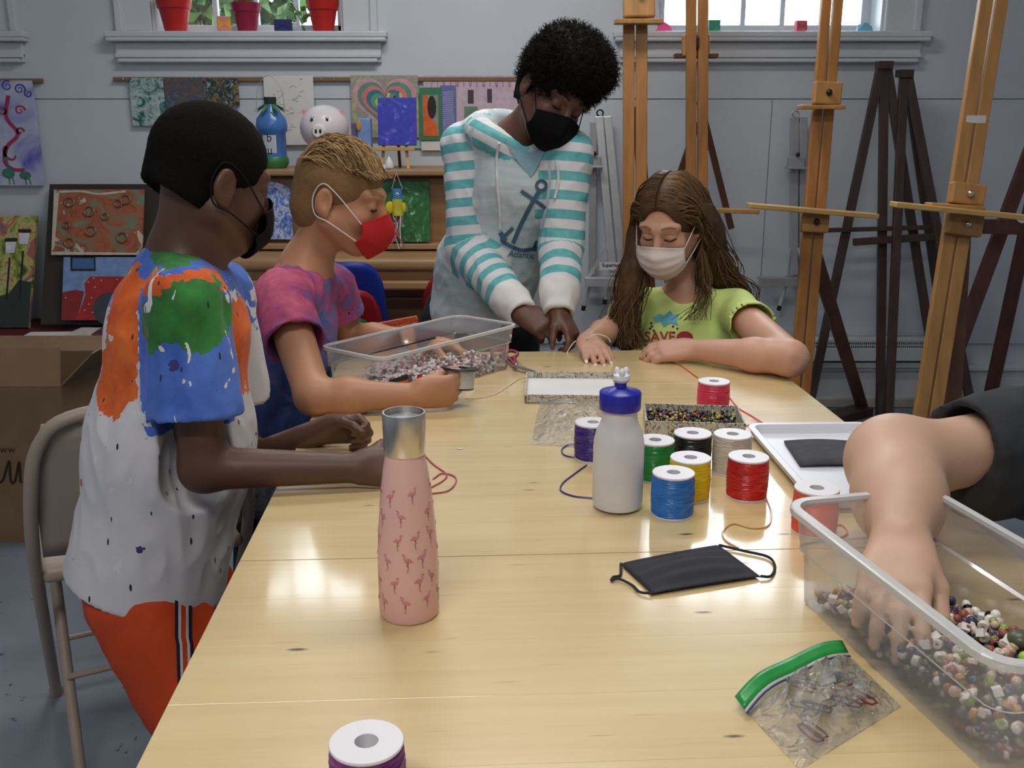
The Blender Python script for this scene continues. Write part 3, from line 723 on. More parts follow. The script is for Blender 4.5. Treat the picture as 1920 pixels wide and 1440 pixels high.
# ============================================================ cardboard box at left
yF = T(60, 1016, 0)[1]; xr = P(122, 800, yF)[0]; ztop = P(60, 725, yF)[2]; x0 = xr - .62; dep = .48
t = thing('cardboard_box', ((x0 + xr) / 2, yF + dep / 2, 0), 'large open brown cardboard box on the floor at left', 'box')
bm = M(); th = .006
bm.box(((x0 + xr) / 2, yF, ztop / 2), (xr - x0, th, ztop)).box(((x0 + xr) / 2, yF + dep, ztop / 2), (xr - x0, th, ztop)).box((x0, yF + dep / 2, ztop / 2), (th, dep, ztop)).box((xr, yF + dep / 2, ztop / 2), (th, dep, ztop)).box(((x0 + xr) / 2, yF + dep / 2, .004), (xr - x0, dep, .006))
obj('carton', bm, CARD, t)
hf = .11
obj('flap', M().bar((x0, yF, ztop), (x0, yF + .03, ztop + hf), .002, .002) if False else M().add([(x0, yF, ztop), (xr, yF, ztop), (xr - .01, yF + .05, ztop + hf), (x0 + .01, yF + .05, ztop + hf)], [(0, 1, 2, 3)]), CARD, t, solid=.005)
obj('flap', M().add([(xr, yF, ztop), (xr, yF + dep, ztop), (xr + .1, yF + dep - .02, ztop + .1), (xr + .1, yF + .02, ztop + .1)], [(0, 1, 2, 3)]), CARD, t, solid=.005)
obj('flap', M().add([(x0, yF + dep, ztop), (xr, yF + dep, ztop), (xr, yF + dep + .16, ztop + .02), (x0, yF + dep + .16, ztop + .02)], [(0, 1, 2, 3)]), CARD, t, solid=.005)
ly = yF - .0045
s = spline([P(u, v, ly) for u, v in ((-60, 880), (-40, 905), (-25, 870), (-12, 900), (4, 902), (14, 872), (18, 866), (20, 900), (28, 902), (36, 866), (38, 898), (40, 905))], 6)
obj('script_print', M().tube(s, .0035, 6, sx=1), mat('brown_print', srgb(48, 34, 26), .8), t)
V, F = text_mesh('www', .035); q = P(6, 843, ly)
obj('small_print', M().add([(q[0] + x, ly + .0008, q[2] + y) for x, y in V], F), 'brown_print', t)

# ============================================================ upright piano
t = thing('upright_piano', (P(700, 400, 4.1)[0], 4.2, 0), 'brown wooden upright piano against the back wall', 'piano')
pxa, pxb = P(430, 318, 4.08)[0], P(985, 318, 4.08)[0]; pc2 = (pxa + pxb) / 2; pw = pxb - pxa
zt = P(640, 318, 4.06)[2]; yb = WYP - .01
zk1 = P(700, 478, 3.86)[2]; zk0 = P(700, 532, 3.86)[2]
obj('top_lid', M().box((pc2, (4.05 + yb) / 2, zt - .012), (pw, yb - 4.05, .024)), PIANOD, t, bevel=.006)
obj('case', M().box((pc2, (4.14 + yb) / 2, (zt - .024) / 2), (pw - .03, yb - 4.14, zt - .024)), PIANO, t)
obj('upper_panel', M().box((pc2, 4.125, (zk1 + zt) / 2 - .01), (pw - .09, .024, zt - zk1 - .05)), PIANO, t, bevel=.004)
zm_ = P(700, 456, 4.08)[2]
obj('music_shelf', M().box((pc2, 4.095, zm_ - .012), (pw - .09, .07, .024)), PIANOD, t, bevel=.005)
for xx in (pxa + .03, P(820, 400, 4.07)[0] if False else pxb - .03): obj('cheek', M().box((xx, 4.1, (zk1 + zt - .024) / 2), (.045, .1, zt - .024 - zk1)), PIANOD, t, bevel=.004)
obj('fallboard', M().box((pc2, 3.97, (zk1 + zk0) / 2 + .02), (pw - .02, .26, .05)), PIANOD, t, bevel=.02, seg=4)
obj('key_slip', M().box((pc2, 3.875, zk0 + .035), (pw - .02, .03, .05)), PIANO, t, bevel=.006)
obj('key_bed', M().box((pc2, 3.98, zk0 - .005), (pw - .01, .28, .035)), PIANOD, t, bevel=.008)
obj('lower_panel', M().box((pc2, 4.12, zk0 / 2), (pw - .08, .03, zk0 - .08)), PIANO, t, bevel=.004)
for zz in (.1, .3): obj('panel_moulding', M().box((pc2, 4.1, zk0 - zz), (pw - .1, .02, .012)), PIANOD, t, bevel=.004)
for xx in (pxa + .05, pxb - .05): obj('leg', M().box((xx, 3.95, zk0 / 2), (.07, .08, zk0 - .02)), PIANOD, t, bevel=.006)
# painting leaning on music shelf
Pic('painting', 'dark green painting with white drips on the music shelf', 'painting', 716, 338, 806, 454, 4.065, paintmat('art_green', [(.35, srgb(30, 80, 40)), (.5, srgb(40, 105, 55)), (.6, srgb(60, 130, 80)), (.66, srgb(200, 215, 205)), (.72, srgb(40, 90, 50))], 11, 3.0), .01, Ytop=4.1)
bl = P(496, 452, 4.065); br = P(548, 452, 4.065)[0]; tz = P(500, 342, 4.1)[2]; w = br - bl[0] + .1; h = tz - bl[2]
pts = [(0, 0), (w, 0), (w, h * .8), (w - .01, h * .9), (w - .04, h * .96), (w - .09, h), (0, h)]
q = M().prism(pts, (1, 0, 0), unit(A(0, .02, h)), (bl[0] - .1, 4.078, bl[2] + .006), -.008)
tag(obj('painting', q, paintmat('art_bluewhite', [(.35, srgb(50, 80, 180)), (.48, srgb(120, 145, 210)), (.58, srgb(215, 220, 235)), (.66, srgb(80, 110, 200))], 26, 2.0)), 'blue and white marbled board with curved corner on the piano', 'painting')
# ---------------- things on the piano
PY = 4.2
def on(u, v=314): return P(u, v, PY)[0]
# blue bottle craft
t = thing('craft_bottle', (on(514), PY, zt), 'blue plastic bottle craft with green base and dark cap on the piano', 'bottle')
x = on(514); k = P(0, 182, PY)[2] - zt; s_ = (on(542) - on(484)) / 2
BLU = mat('bottle_blue', srgb(72, 120, 190), .25, .08, 10); GRB = mat('bottle_green', srgb(52, 120, 62), .35, .15, 10)
obj('bottle_body', M().lathe([(s_ * .86, zt + k * .155), (s_ * .86, zt + k * .5), (s_ * .97, zt + k * .53), (s_, zt + k * .6), (s_ * .92, zt + k * .7), (s_ * .45, zt + k * .84), (s_ * .38, zt + k * .9), (0, zt + k * .9)], (x, PY, 0), 32), BLU, t)
obj('base', M().lathe([(0, zt + .001), (s_ * .8, zt + .001), (s_ * .97, zt + .02), (s_ * .97, zt + k * .12), (s_ * .88, zt + k * .165), (0, zt + k * .165)], (x, PY, 0), 32), GRB, t)
obj('cap', M().lathe([(s_ * .38, zt + k * .9), (s_ * .4, zt + k), (0, zt + k)], (x, PY, 0), 24), mat('cap_dark_green', srgb(34, 50, 40), .4), t)
obj('wire_handle', M().tube([(x + s_ * .9 * math.cos(a), PY, zt + k * .85 + k * .45 * math.sin(a)) for a in np.linspace(0, math.pi, 16)], .0015, 6), ALUD, t)
lb = M(); lb.grid(lambda a, c2: (x + s_ * .875 * math.sin(-.5 + a * 1.0), PY - s_ * .875 * math.cos(-.5 + a * 1.0), zt + k * (.22 + .25 * c2)), 10, 1)
obj('paper_label', lb, flat('label_grey', (190, 196, 210)), t)
V, F = text_mesh('b\nu', .05)
m = M()
for vx, vy in V:
    aa = vx / s_; m.v.append(np.array([[x + s_ * .885 * math.sin(aa), PY - s_ * .885 * math.cos(aa), zt + k * .345 + vy]]))
m.f = F; m.sm = [True] * len(F); obj('lettering', m, INK, t)
lf = M()
for a in range(7):
    g = a / 7 * 6.28; lf.add([(x + .01 * math.cos(g), PY + .01 * math.sin(g), zt + k * .93), (x + .05 * math.cos(g) - .012 * math.sin(g), PY + .05 * math.sin(g) + .012 * math.cos(g), zt + k * .85), (x + .075 * math.cos(g), PY + .075 * math.sin(g), zt + k * .78), (x + .05 * math.cos(g) + .012 * math.sin(g), PY + .05 * math.sin(g) - .012 * math.cos(g), zt + k * .85)], [(0, 1, 2, 3)])
lf.add([(x - .0, PY - s_ * .85, zt + k * .66), (x + .03, PY - s_ * .75, zt + k * .74), (x + .01, PY - s_ * .6, zt + k * .8), (x - .03, PY - s_ * .75, zt + k * .74)], [(0, 1, 2, 3)])
obj('paper_leaf', lf, GRB, t)
# pig
x = on(612); k = zt; t = thing('pig_bank', (x, PY, zt), 'white balloon pig figure with big snout on the piano', 'pig figure')
PIGW = mat('pig_white', srgb(226, 218, 224), .3, .04, 10); PIGP = mat('pig_pink', srgb(230, 140, 150), .5, .08, 10)
hz = P(612, 240, PY)[2]; hr = .098
obj('head', M().ball((x, PY, hz), (hr * 1.02, hr, hr * .95), 32, 20), PIGW, t)
obj('body', M().ball((x, PY + .01, zt + .045), (.085, .075, .044), 28, 16), PIGP, t)
obj('snout', M().lathe([(.027, 0), (.027, .02), (.022, .026), (0, .026)], (x - .005, PY - hr * .93, hz - .012), 24, R=rotx(math.pi / 2)), mat('snout_white', srgb(235, 232, 235), .4), t)
ns = M()
for sx in (-.009, .009): obj('nostril', M().ball((x - .005 + sx, PY - hr * .93 - .027, hz - .012), (.005, .002, .009), 12, 8), INK, t)
ey = M()
for sx in (-.03, .032):
    pz = hz + .032; py = PY - math.sqrt(max(0, hr * hr - sx * sx - .03 ** 2)) - .001
    ey = M(); ey.ball((x + sx - .004, py, pz), (.006, .003, .006), 10, 6)
    for a in (-.6, 0, .6): ey.tube([(x + sx - .004, py, pz), (x + sx - .004 + .014 * math.sin(a), py + .002, pz + .014 * math.cos(a))], .001, 5)
    obj('eye', ey, INK, t)
obj('smile', M().tube([(x + .03 * math.sin(a), PY - hr * .93 + .004, hz - .03 - .018 * math.cos(a)) for a in np.linspace(-1.1, 1.1, 10)], .0013, 5), INK, t)
bow = M().ball((x - .075, PY - .06, zt + .03), (.035, .02, .028), 14, 8); obj('bow', bow, mat('bow_rose', srgb(225, 110, 130), .5), t)
ear = M()
for sx in (-1, 1): ear.add([(x + sx * .05, PY - .03, hz + .06), (x + sx * .085, PY - .02, hz + .075), (x + sx * .075, PY - .03, hz + .03), (x + sx * .06, PY + .01, hz + .06)], [(0, 1, 2), (0, 3, 1), (1, 3, 2), (0, 2, 3)])
obj('ear', ear, PIGP, t)
# mini easel with blue painting
x = on(744); ye = PY - .05; t = thing('table_easel', (x, PY, zt), 'miniature pine easel standing on the piano', 'easel')
zl = P(744, 276, ye)[2]
for sx in (-.048, .048): obj('leg', M().bar((x + sx * 1.15, ye - .01, zt), (x + sx * .5, ye + .05, zt + .3), .012, .009, (0, 1, 0)), PINE, t)
obj('rear_leg', M().bar((x + .005, ye + .13, zt), (x, ye + .05, zt + .29), .012, .009, (0, 1, 0)), STRUT, t)
obj('ledge', M().box((x, ye - .012, zl - .007), (.165, .024, .014)), PINE, t, bevel=.002)
bp = Pic('painting', 'small bright blue marbled canvas on the miniature easel', 'painting', 709, 183, 781, 272, ye - .012, paintmat('art_cobalt', [(.3, srgb(44, 48, 165)), (.55, srgb(52, 60, 185)), (.62, srgb(90, 100, 205)), (.66, srgb(195, 200, 235)), (.7, srgb(60, 66, 190))], 14, 2.4, 8), .012, Ytop=ye + .02)
# blue card tube elephant
x = on(687); z1 = P(687, 221, PY - .06)[2]; t = thing('card_tube', (x, PY - .06, zt), 'pale blue card tube craft with yellow ear', 'craft')
obj('tube', M().box((x + .008, PY - .06, (zt + z1) / 2), (.055, .05, z1 - zt - .002)), flat('pale_blue_card', (120, 150, 205)), t, bevel=.006)
obj('ear_patch', M().ball((x - .012, PY - .088, z1 - .03), (.01, .003, .022), 14, 8), flat('ochre', (195, 150, 50)), t)
obj('side_panel', M().box((x - .032, PY - .055, (zt + z1) / 2 - .005), (.026, .04, z1 - zt - .03)), flat('mauve_card', (100, 90, 140)), t, bevel=.003)
x = on(703); tag(obj('paper_flower', M().ball((x + .01, PY - .1, zt + .03), (.03, .02, .03), 12, 8).ball((x - .012, PY - .11, zt + .02), (.018, .015, .02), 10, 6).ball((x + .03, PY - .11, zt + .018), (.016, .015, .018), 10, 6), paintmat('blue_white_paper', [(.4, srgb(80, 120, 210)), (.55, srgb(215, 225, 240))], 30, 1)), 'small blue and white paper flower at the tube foot', 'craft')
x = on(736); tag(obj('shell', M().lathe([(0, 0), (.017, .003), (.02, .012), (.014, .03), (.005, .046), (0, .052)], (x, PY - .11, zt + .001), 16).lathe([(0, 0), (.012, .002), (.012, .01), (0, .018)], (x - .022, PY - .115, zt + .001), 12), mat('shell_white', srgb(225, 222, 220), .4)), 'small white shell under the miniature easel', 'shell')
# windsock fish hanging from the piano top
x = P(745, 350, 4.03)[0]; yk = 4.02; t = thing('fish_windsock', (x, yk, zt - .02), 'paper fish windsock with streamers hanging from the piano', 'windsock')
zh1, zh0, zb0 = P(0, 354, yk)[2], P(0, 373, yk)[2], P(0, 404, yk)[2]; r = .021
obj('head', M().lathe([(r, zh0), (r, zh1), (r * .9, zh1), (r * .9, zh0)], (x, yk, 0), 20, close=True), flat('fish_blue', (70, 140, 205)), t)
obj('body', M().lathe([(r * 1.02, zb0), (r * 1.02, zh0), (r * .9, zh0), (r * .9, zb0)], (x, yk, 0), 20, close=True), flat('fish_yellow', (205, 205, 60)), t)
obj('fin', M().ball((x - .03, yk - .005, (zh0 + zb0) / 2), (.018, .003, .024), 12, 6).ball((x + .026, yk - .005, (zh0 + zb0) / 2), (.008, .003, .02), 12, 6), flat('fin_yellow', (222, 200, 40)), t)
obj('eye', M().ball((x + .002, yk - r - .0005, (zh0 + zh1) / 2), (.007, .002, .007), 14, 6), PAPER, t)
obj('pupil', M().ball((x + .002, yk - r - .0025, (zh0 + zh1) / 2), (.003, .001, .003), 10, 6), INK, t)
obj('hanging_loop', M().tube([(x - r, yk, zh1), (x, yk - .01, zt - .01)], .0012, 5).tube([(x + r, yk, zh1), (x, yk - .01, zt - .01)], .0012, 5), PAPER, t)
rg = np.random.default_rng(8)
for k, c2 in enumerate(('pink_card', 'white_paper', 'grey_streamer', 'pink_paper', 'white_paper', 'rose_streamer', 'white_paper')):
    if c2 == 'grey_streamer': flat('grey_streamer', (140, 120, 130)); flat('rose_streamer', (215, 90, 130))
    a = k / 7 * 6.28; p0 = A(x + r * math.cos(a), yk + r * math.sin(a), zb0); ln_ = rg.uniform(.08, .15)
    obj('streamer', M().tube(spline([p0, p0 + A(rg.normal() * .012, -.008, -ln_ * .5), p0 + A(rg.normal() * .022 - .008, -.012, -ln_)], 5), .0022, 5), MATS[c2], t)

# ============================================================ stacked children's chairs
def kidchair(loc, m, label, rz=0.0):
    t = thing('stacking_chair', loc, label, 'chair', 'plastic chairs stacked by the piano'); o = np.array(loc, float); R = rotz(rz)
    q = lambda x, y, z: o + R @ A(x, y, z)
    def back(a, c2):
        xx = (a - .5) * 2; w = .155 * (1 - .12 * c2 ** 3) * (1 - .25 * max(0, c2 - .8) * 5 * max(0, abs(xx) - .6)); return q(xx * w, -.14 - .06 * c2 + .035 * xx * xx, .36 + .28 * c2 - .03 * xx ** 4 * c2)
    obj('backrest', M().grid(back, 14, 10), m, t, solid=.008)
    obj('seat', M().grid(lambda a, c2: q((a - .5) * 2 * .155, -.14 + c2 * .3, .36 - .05 * math.sin(min(1, c2 * 1.6) * math.pi / 2) * (1 - .3 * abs(a - .5)) - .02 * max(0, c2 - .85) * 6), 12, 10), m, t, solid=.008)
    for sx in (-1, 1):
        for yy, yf in ((-.12, -.2), (.12, .17)): obj('leg', M().tube([q(sx * .12, yy, .325), q(sx * .17, yf, 0)], .009, 8), ALUD, t)
CB = mat('chair_blue', srgb(30, 52, 150), .35, .06, 5); CR = mat('chair_red', srgb(150, 24, 32), .35, .06, 5); CG = mat('chair_green', srgb(24, 92, 52), .35, .06, 5)
cx = P(655, 520, 3.72)[0]; zz = P(680, 487, 3.58)[2] - .64
kidchair((cx, 3.72, zz), CB, 'blue plastic child chair, topmost of the stack behind the blond boy')
kidchair((cx, 3.63, zz - .085), CR, 'red plastic child chair, middle of the stack behind the blond boy')
kidchair((cx - .003, 3.54, zz - .165), CG, 'green plastic child chair, lowest of the stack behind the blond boy')
cx = P(872, 540, 3.68)[0]
kidchair((cx, 3.7, P(815, 512, 3.56)[2] - .64), CR, 'red plastic child chair stacked behind the striped hoodie')
kidchair((cx, 3.6, P(830, 548, 3.46)[2] - .64), CG, 'green plastic child chair stacked behind the striped hoodie')
# ============================================================ studio easels
GE = 'wooden studio easels along the right wall'
def mast(name, label, u0, v0, u1, v1, Yt, Yb, w, mats, gap=.006, th=.024, ext=0):
    """slotted two-rail mast from a top pixel to the floor"""
    a, b = P(u0, v0, Yt), P(u1, v1, Yb); d = unit(a - b)
    foot = b + d * ((.03 - b[2]) / d[2]); top = a + d * .55
    t = thing(name, A(foot[0], foot[1], 0), label, 'easel', GE); m = mats
    R = unit(np.cross(d, (0, 1, 0))); R = R * np.sign(R[0])
    for sx in (-1, 1):
        off = R * sx * (w / 4 + gap / 4); obj('rail', M().bar(foot + off, top + off, w / 2 - gap / 2, th, (0, 1, 0)), m, t, bevel=.003)
    for k in (.02, .98):
        q = foot + (top - foot) * k; obj('spacer', M().bar(q - d * .04, q + d * .04, gap + .002, th * .9, (0, 1, 0)), m, t)
    F_ = unit(np.cross(R, d)); F_ = F_ * np.sign(-F_[1])
    at = lambda v: (lambda lo, hi: foot + d * lo)(*_solve(foot, d, v))
    return t, foot, d, R, F_
def _proj_v(p):
    z = p[2] - CZ; zc = p[1] * _c - z * _s; return 720 - FPX * (p[1] * _s + z * _c) / zc
def _solve(foot, d, v):
    lo, hi = 0.0, 3.0
    for _ in range(40):
        mid = (lo + hi) / 2
        if _proj_v(foot + d * mid) > v: lo = mid
        else: hi = mid
    return lo, hi
def atv(mst, v): t, foot, d, R, F_ = mst; return foot + d * _solve(foot, d, v)[0]
def px2m(p, n): return n * (p[1] * _c - (p[2] - CZ) * _s) / FPX
def block(mst, v0, v1, wpx, m, th=.035, name='clamp_block', knob=None, fwd=.03, dx=0.0):
    t, foot, d, R, F_ = mst; a, b = atv(mst, v0), atv(mst, v1); w = px2m(a, wpx); c = (a + b) / 2 + F_ * fwd + R * px2m(a, dx)
    o = obj(name, M().bar(c - (a - b) / 2, c + (a - b) / 2, w, th, (0, 1, 0)), m, t, bevel=.006)
    if knob is not None: obj('knob', M().ball(c + F_ * (th / 2 + .008), .011, 10, 8).tube([c, c + F_ * (th / 2 + .008)], .005, 6), knob, o)
def ledge(mst, v, u0, u1, m, tilt=0.0, dep=.06, hpx=9, fwd=.05, name='ledge'):
    t, foot, d, R, F_ = mst; q = atv(mst, v) + F_ * fwd; Y = q[1]; a, b = P(u0, v - tilt / 2, Y), P(u1, v + tilt / 2, Y)
    obj(name, M().bar(a, b, dep, px2m(q, hpx), (0, 0, 1)), m, t, bevel=.003)
def rear(mst, u0, v0, Y0, u1, v1, m, w=.045, th=.022, name='rear_leg'):
    a = P(u0, v0, Y0); b = T(u1, v1, .012); obj(name, M().bar(b, a, w, th, (0, 1, 0)), m, mst[0], bevel=.003)
# first: left of the girl's head
e = mast('studio_easel', 'slotted wooden studio easel behind the teen, leftmost of the four', 1191, 0, 1190, 540, 3.8, 3.66, .088, WOODE)
block(e, -40, 37, 58, WOODE2, knob=BLACK, dx=6); ledge(e, 41, 1152, 1242, WOODE2)
rear(e, 1195, 200, 3.9, 1235, 790, STRUT)
obj('foot', M().box((e[1][0], e[1][1] + .25, .02), (.06, .6, .04)), WOODE, e[0], bevel=.004)
e = mast('studio_easel', 'slotted wooden studio easel behind the girl, second from left', 1307, 0, 1306, 400, 4.05, 3.95, .085, WOODE)
block(e, 63, 104, 52, WOODE2, fwd=-.028); ledge(e, 105, 1264, 1345, STRUT, fwd=-.045, dep=.05); block(e, 70, 92, 5, INK, th=.02, name='slot_bolt', fwd=.012)
ledge(e, 395, 1330, 1421, WOODE2, tilt=3, hpx=8)
obj('strut', M().bar(P(1312, 190, 4.15), P(1371, 428, 4.3), .026, .016, (0, 1, 0)), STRUT, e[0]); obj('strut', M().bar(P(1308, 230, 4.15), P(1225, 470, 4.3), .026, .016, (0, 1, 0)), STRUT, e[0])
obj('foot', M().box((e[1][0], e[1][1] + .1, .02), (.06, .5, .04)), WOODE, e[0], bevel=.004)
e = mast('studio_easel', 'tall leaning wooden studio easel right of the girl, third from left', 1560, 0, 1499, 735, 3.62, 3.42, .074, WOODE)
block(e, 157, 200, 52, WOODE2, knob=BLACK); ledge(e, 201, 1498, 1581, WOODE2, hpx=8)
block(e, 398, 437, 50, WOODE2, knob=BLACK, dx=-3); ledge(e, 395, 1403, 1643, PINE, tilt=20, hpx=9, fwd=.07)
rear(e, 1528, 480, 3.55, 1618, 768, STRUT, .05)
obj('foot', M().bar(T(1540, 790, .02), T(1622, 768, .02), .09, .04), WOODD, e[0], bevel=.004); obj('foot', M().box((e[1][0], e[1][1] + .2, .018), (.06, .6, .036)), WOODE, e[0], bevel=.004)
e = mast('studio_easel', 'wooden studio easel with a white tape label, far right', 1862, 0, 1738, 780, 3.22, 3.0, .086, WOODE2)
block(e, 346, 386, 64, WOODE2, knob=BRASS); ledge(e, 387, 1740, 1840, WOODE2, tilt=6, hpx=8); ledge(e, 396, 1674, 1935, PINE, tilt=26, hpx=10, fwd=.09, name='tray')
block(e, 402, 442, 66, WOODE2, knob=BRASS, dx=4)
q = atv(e, 225) + e[4] * .0135
obj('tape_label', M().box(q, (px2m(q, 37), .001, px2m(q, 14))), PAPER, e[0])
obj('rear_post', M().bar(P(1800, 440, 3.25), P(1776, 870, 3.2), .05, .06, (0, 1, 0)), WOODD if False else STRUT, e[0], bevel=.004)
obj('foot', M().bar(T(1790, 812, .03), T(1925, 765, .03), .1, .06), STRUT, e[0], bevel=.004)
obj('foot', M().box((e[1][0], e[1][1] + .15, .018), (.07, .6, .036)), WOODE2, e[0], bevel=.004)
# dark tripods
GD = 'dark tripod easels by the right wall'
def tripod(label, apex, legs, bars, m, w=.036):
    t = thing('tripod_easel', T(*legs[0][:2], 0), label, 'easel', GD)
    for lg in legs: obj('leg', M().bar(T(lg[0], lg[1], .008) if len(lg) == 2 else P(*lg), P(apex[0] + (lg[0] - apex[0]) * .04, apex[1], apex[2]), w, .022, (0, 1, 0)), m, t, bevel=.002)
    for u0, v0, u1, v1, Y, h in bars: obj('crossbar', M().bar(P(u0, v0, Y), P(u1, v1, Y), .02, h, (0, 0, 1)), m, t, bevel=.002)
    a = P(*apex); obj('hinge', M().box(a, (.06, .05, .03)), m, t); return t
tripod('dark wooden tripod easel with apex just under the right window, left one', (1658, 122, 4.3), [(1511, 792), (1650, 792), (1600, 762, 4.36)][:2] + [(1768, 790)], [(1543, 432, 1752, 426, 4.22, .018)], WOODD)
tripod('dark wooden tripod easel with slightly lower apex, right one', (1696, 138, 4.3), [(1665, 808), (1829, 806), (1790, 770)], [(1600, 454, 1764, 443, 4.2, .03)], WOODD)
t = tripod('reddish brown folding easel cut by the right picture edge', (1990, 150, 4.05), [(1778, 700, 3.7), (1846, 792)], [(1826, 424, 1990, 428, 3.75, .055)], WOODR, .055)
a = P(1833, 418, 3.73); obj('knob', M().lathe([(.011, 0), (.011, .01), (0, .012)], a, 14, R=rotx(math.pi / 2)), BRASS, t)
a = P(1914, 411, 3.73); obj('knob', M().lathe([(.014, 0), (.014, .014), (0, .016)], a, 14, R=rotx(math.pi / 2)), PAPER, t)
# folded aluminium easels hung on the wall
def alueasel(label, u, v0, v1, m, bent, label_text):
    Y = WYP - .05; t = thing('aluminium_easel', P(u, v1, Y), label, 'easel', 'folded aluminium easels hung on the wall')
    obj('hook_ring', M().tube([P(u + 6 * math.cos(a), v0 - 6 + 6 * math.sin(a), Y) for a in np.linspace(0, 6.28, 13)[:-1]], .004, 6, closed=True), BLACK if bent else ALUD, t)
    for du, db, w in ((-2, 26 if bent else -2, .034), (14, 28 if bent else -1, .034)):
        obj('leg', M().bar(P(u + du + db, v1 - 60, Y - .03), P(u + du, v0, Y), w, .02, (0, 1, 0)), m, t, bevel=.003)
    obj('mast', M().bar(P(u - (15 if bent else 8), v1 - 60, Y), P(u - (12 if bent else -6), v0 + 10, Y), .03, .018, (0, 1, 0)), ALUD, t, bevel=.003)
    cu = u - 14 if bent else u
    obj('clamp', M().box(P(cu, v0 + 85, Y - .025), (.07, .03, .05)).box(P(cu, v0 + 95, Y - .045), (.085, .05, .01)), ALUD, t, bevel=.003)
    obj('clamp_knob', M().ball(P(cu + 4, v0 + 70, Y - .05), .01, 8, 6), BLACK, t)
    obj('tray', M().box(P(u + 12 if bent else u - 28, v1 - 52, Y - .05), (.19, .08, .012)).box(P(u + 12 if bent else u - 28, v1 - 46, Y - .09), (.19, .012, .04)), m, t, bevel=.002)
    for du, dv in ((-30, -2), (10, -14)):
        a = P(u + du, v1 + dv, Y - .06); obj('foot_tube', M().tube([P(u + du + 12, v1 - 40 + dv / 2, Y - .06), a], .008, 8), ALU, t); obj('foot_tip', M().tube([a, a + A(-.004, 0, -.022)], .01, 8), BLACK, t)
    for du in (-20, 46 if bent else 20): obj('brace', M().bar(P(u + du * .4 + (20 if bent else -4), v1 - 110, Y - .045), P(u + du, v1 - 58, Y - .045), .012, .006, (0, 1, 0)), ALU, t)
    if label_text:
        c = P(u + 20, v1 - 76, Y - .06); obj('paper_label', M().box(c, (.1, .002, .034)), PAPER, t)
        V, F = text_mesh(label_text, .022, .0004); obj('lettering', M().add([(c[0] + x, c[1] - .0018, c[2] + y + .004) for x, y in V], F), INK, t)
alueasel('bright folded aluminium easel hung beside the striped hoodie', 1125, 218, 575, ALU, True, 'Superior')
alueasel('grey folded aluminium easel hung right of the girl', 1492, 220, 575, ALUD, False, None)
# ============================================================ tables
TW, nt, b = newmat('varnished_pine')
co = coords(nt, 'Object'); oi = nt.nodes.new('ShaderNodeObjectInfo').outputs['Random']
mp = nt.nodes.new('ShaderNodeMapping'); nt.links.new(co, mp.inputs[0]); mp.inputs['Scale'].default_value = (1.2, 22, 22)
of = nt.nodes.new('ShaderNodeCombineXYZ'); _set(nt, of.inputs[0], mathn(nt, 'MULTIPLY', oi, 37.0)); _set(nt, of.inputs[1], mathn(nt, 'MULTIPLY', oi, 91.0)); nt.links.new(of.outputs[0], mp.inputs['Location'])
g1 = N(nt, 'TexNoise', Vector=mp.outputs[0], Scale=1.6, Detail=6.0, Roughness=.6, Distortion=.4)
mp2 = nt.nodes.new('ShaderNodeMapping'); nt.links.new(co, mp2.inputs[0]); mp2.inputs['Scale'].default_value = (8, 30, 30); nt.links.new(of.outputs[0], mp2.inputs['Location'])
kn = N(nt, 'TexVoronoi', Vector=mp2.outputs[0], Scale=1.0)
col = ramp(nt, g1, [(.25, srgb(212, 186, 134)), (.5, srgb(222, 198, 148)), (.78, srgb(230, 208, 160))])
col = mixc(nt, mathn(nt, 'MULTIPLY', oi, .2), col, srgb(206, 172, 114))
knm = ramp(nt, kn, [(.05, (1, 1, 1)), (.11, (0, 0, 0))])
big = N(nt, 'TexNoise', Vector=mp2.outputs[0], Scale=.35, Detail=1.0)
col = mixc(nt, mathn(nt, 'MULTIPLY', knm, ramp(nt, big, [(.44, (0, 0, 0)), (.52, (.95,) * 3)])), col, srgb(70, 42, 16))
mp3 = nt.nodes.new('ShaderNodeMapping'); nt.links.new(co, mp3.inputs[0]); mp3.inputs['Scale'].default_value = (9, 130, 130); nt.links.new(of.outputs[0], mp3.inputs['Location'])
stk = N(nt, 'TexNoise', Vector=mp3.outputs[0], Scale=1.0, Detail=2.0)
col = mixc(nt, mathn(nt, 'MULTIPLY', ramp(nt, stk, [(.70, (0, 0, 0)), (.78, (1, 1, 1))]), .6), col, srgb(150, 112, 62))
_set(nt, b.inputs['Base Color'], col); b.inputs['Roughness'].default_value = .34
b.inputs['Coat Weight'].default_value = .75; b.inputs['Coat Roughness'].default_value = .1; b.inputs['Coat IOR'].default_value = 1.5
bump(nt, b, g1, .05, .002)
L0, L1, R1 = T(255, 1440), T(635, 681), T(1452, 691)
tv = unit(L1 - L0); tu = A(tv[1], -tv[0], 0); tw = float((R1 - L1) @ tu) + .004
yfar = float((T(1000, 659) - L0) @ tv); yseam = float((T(900, 1042) - L0) @ tv)
tth = .032; NPL = 11
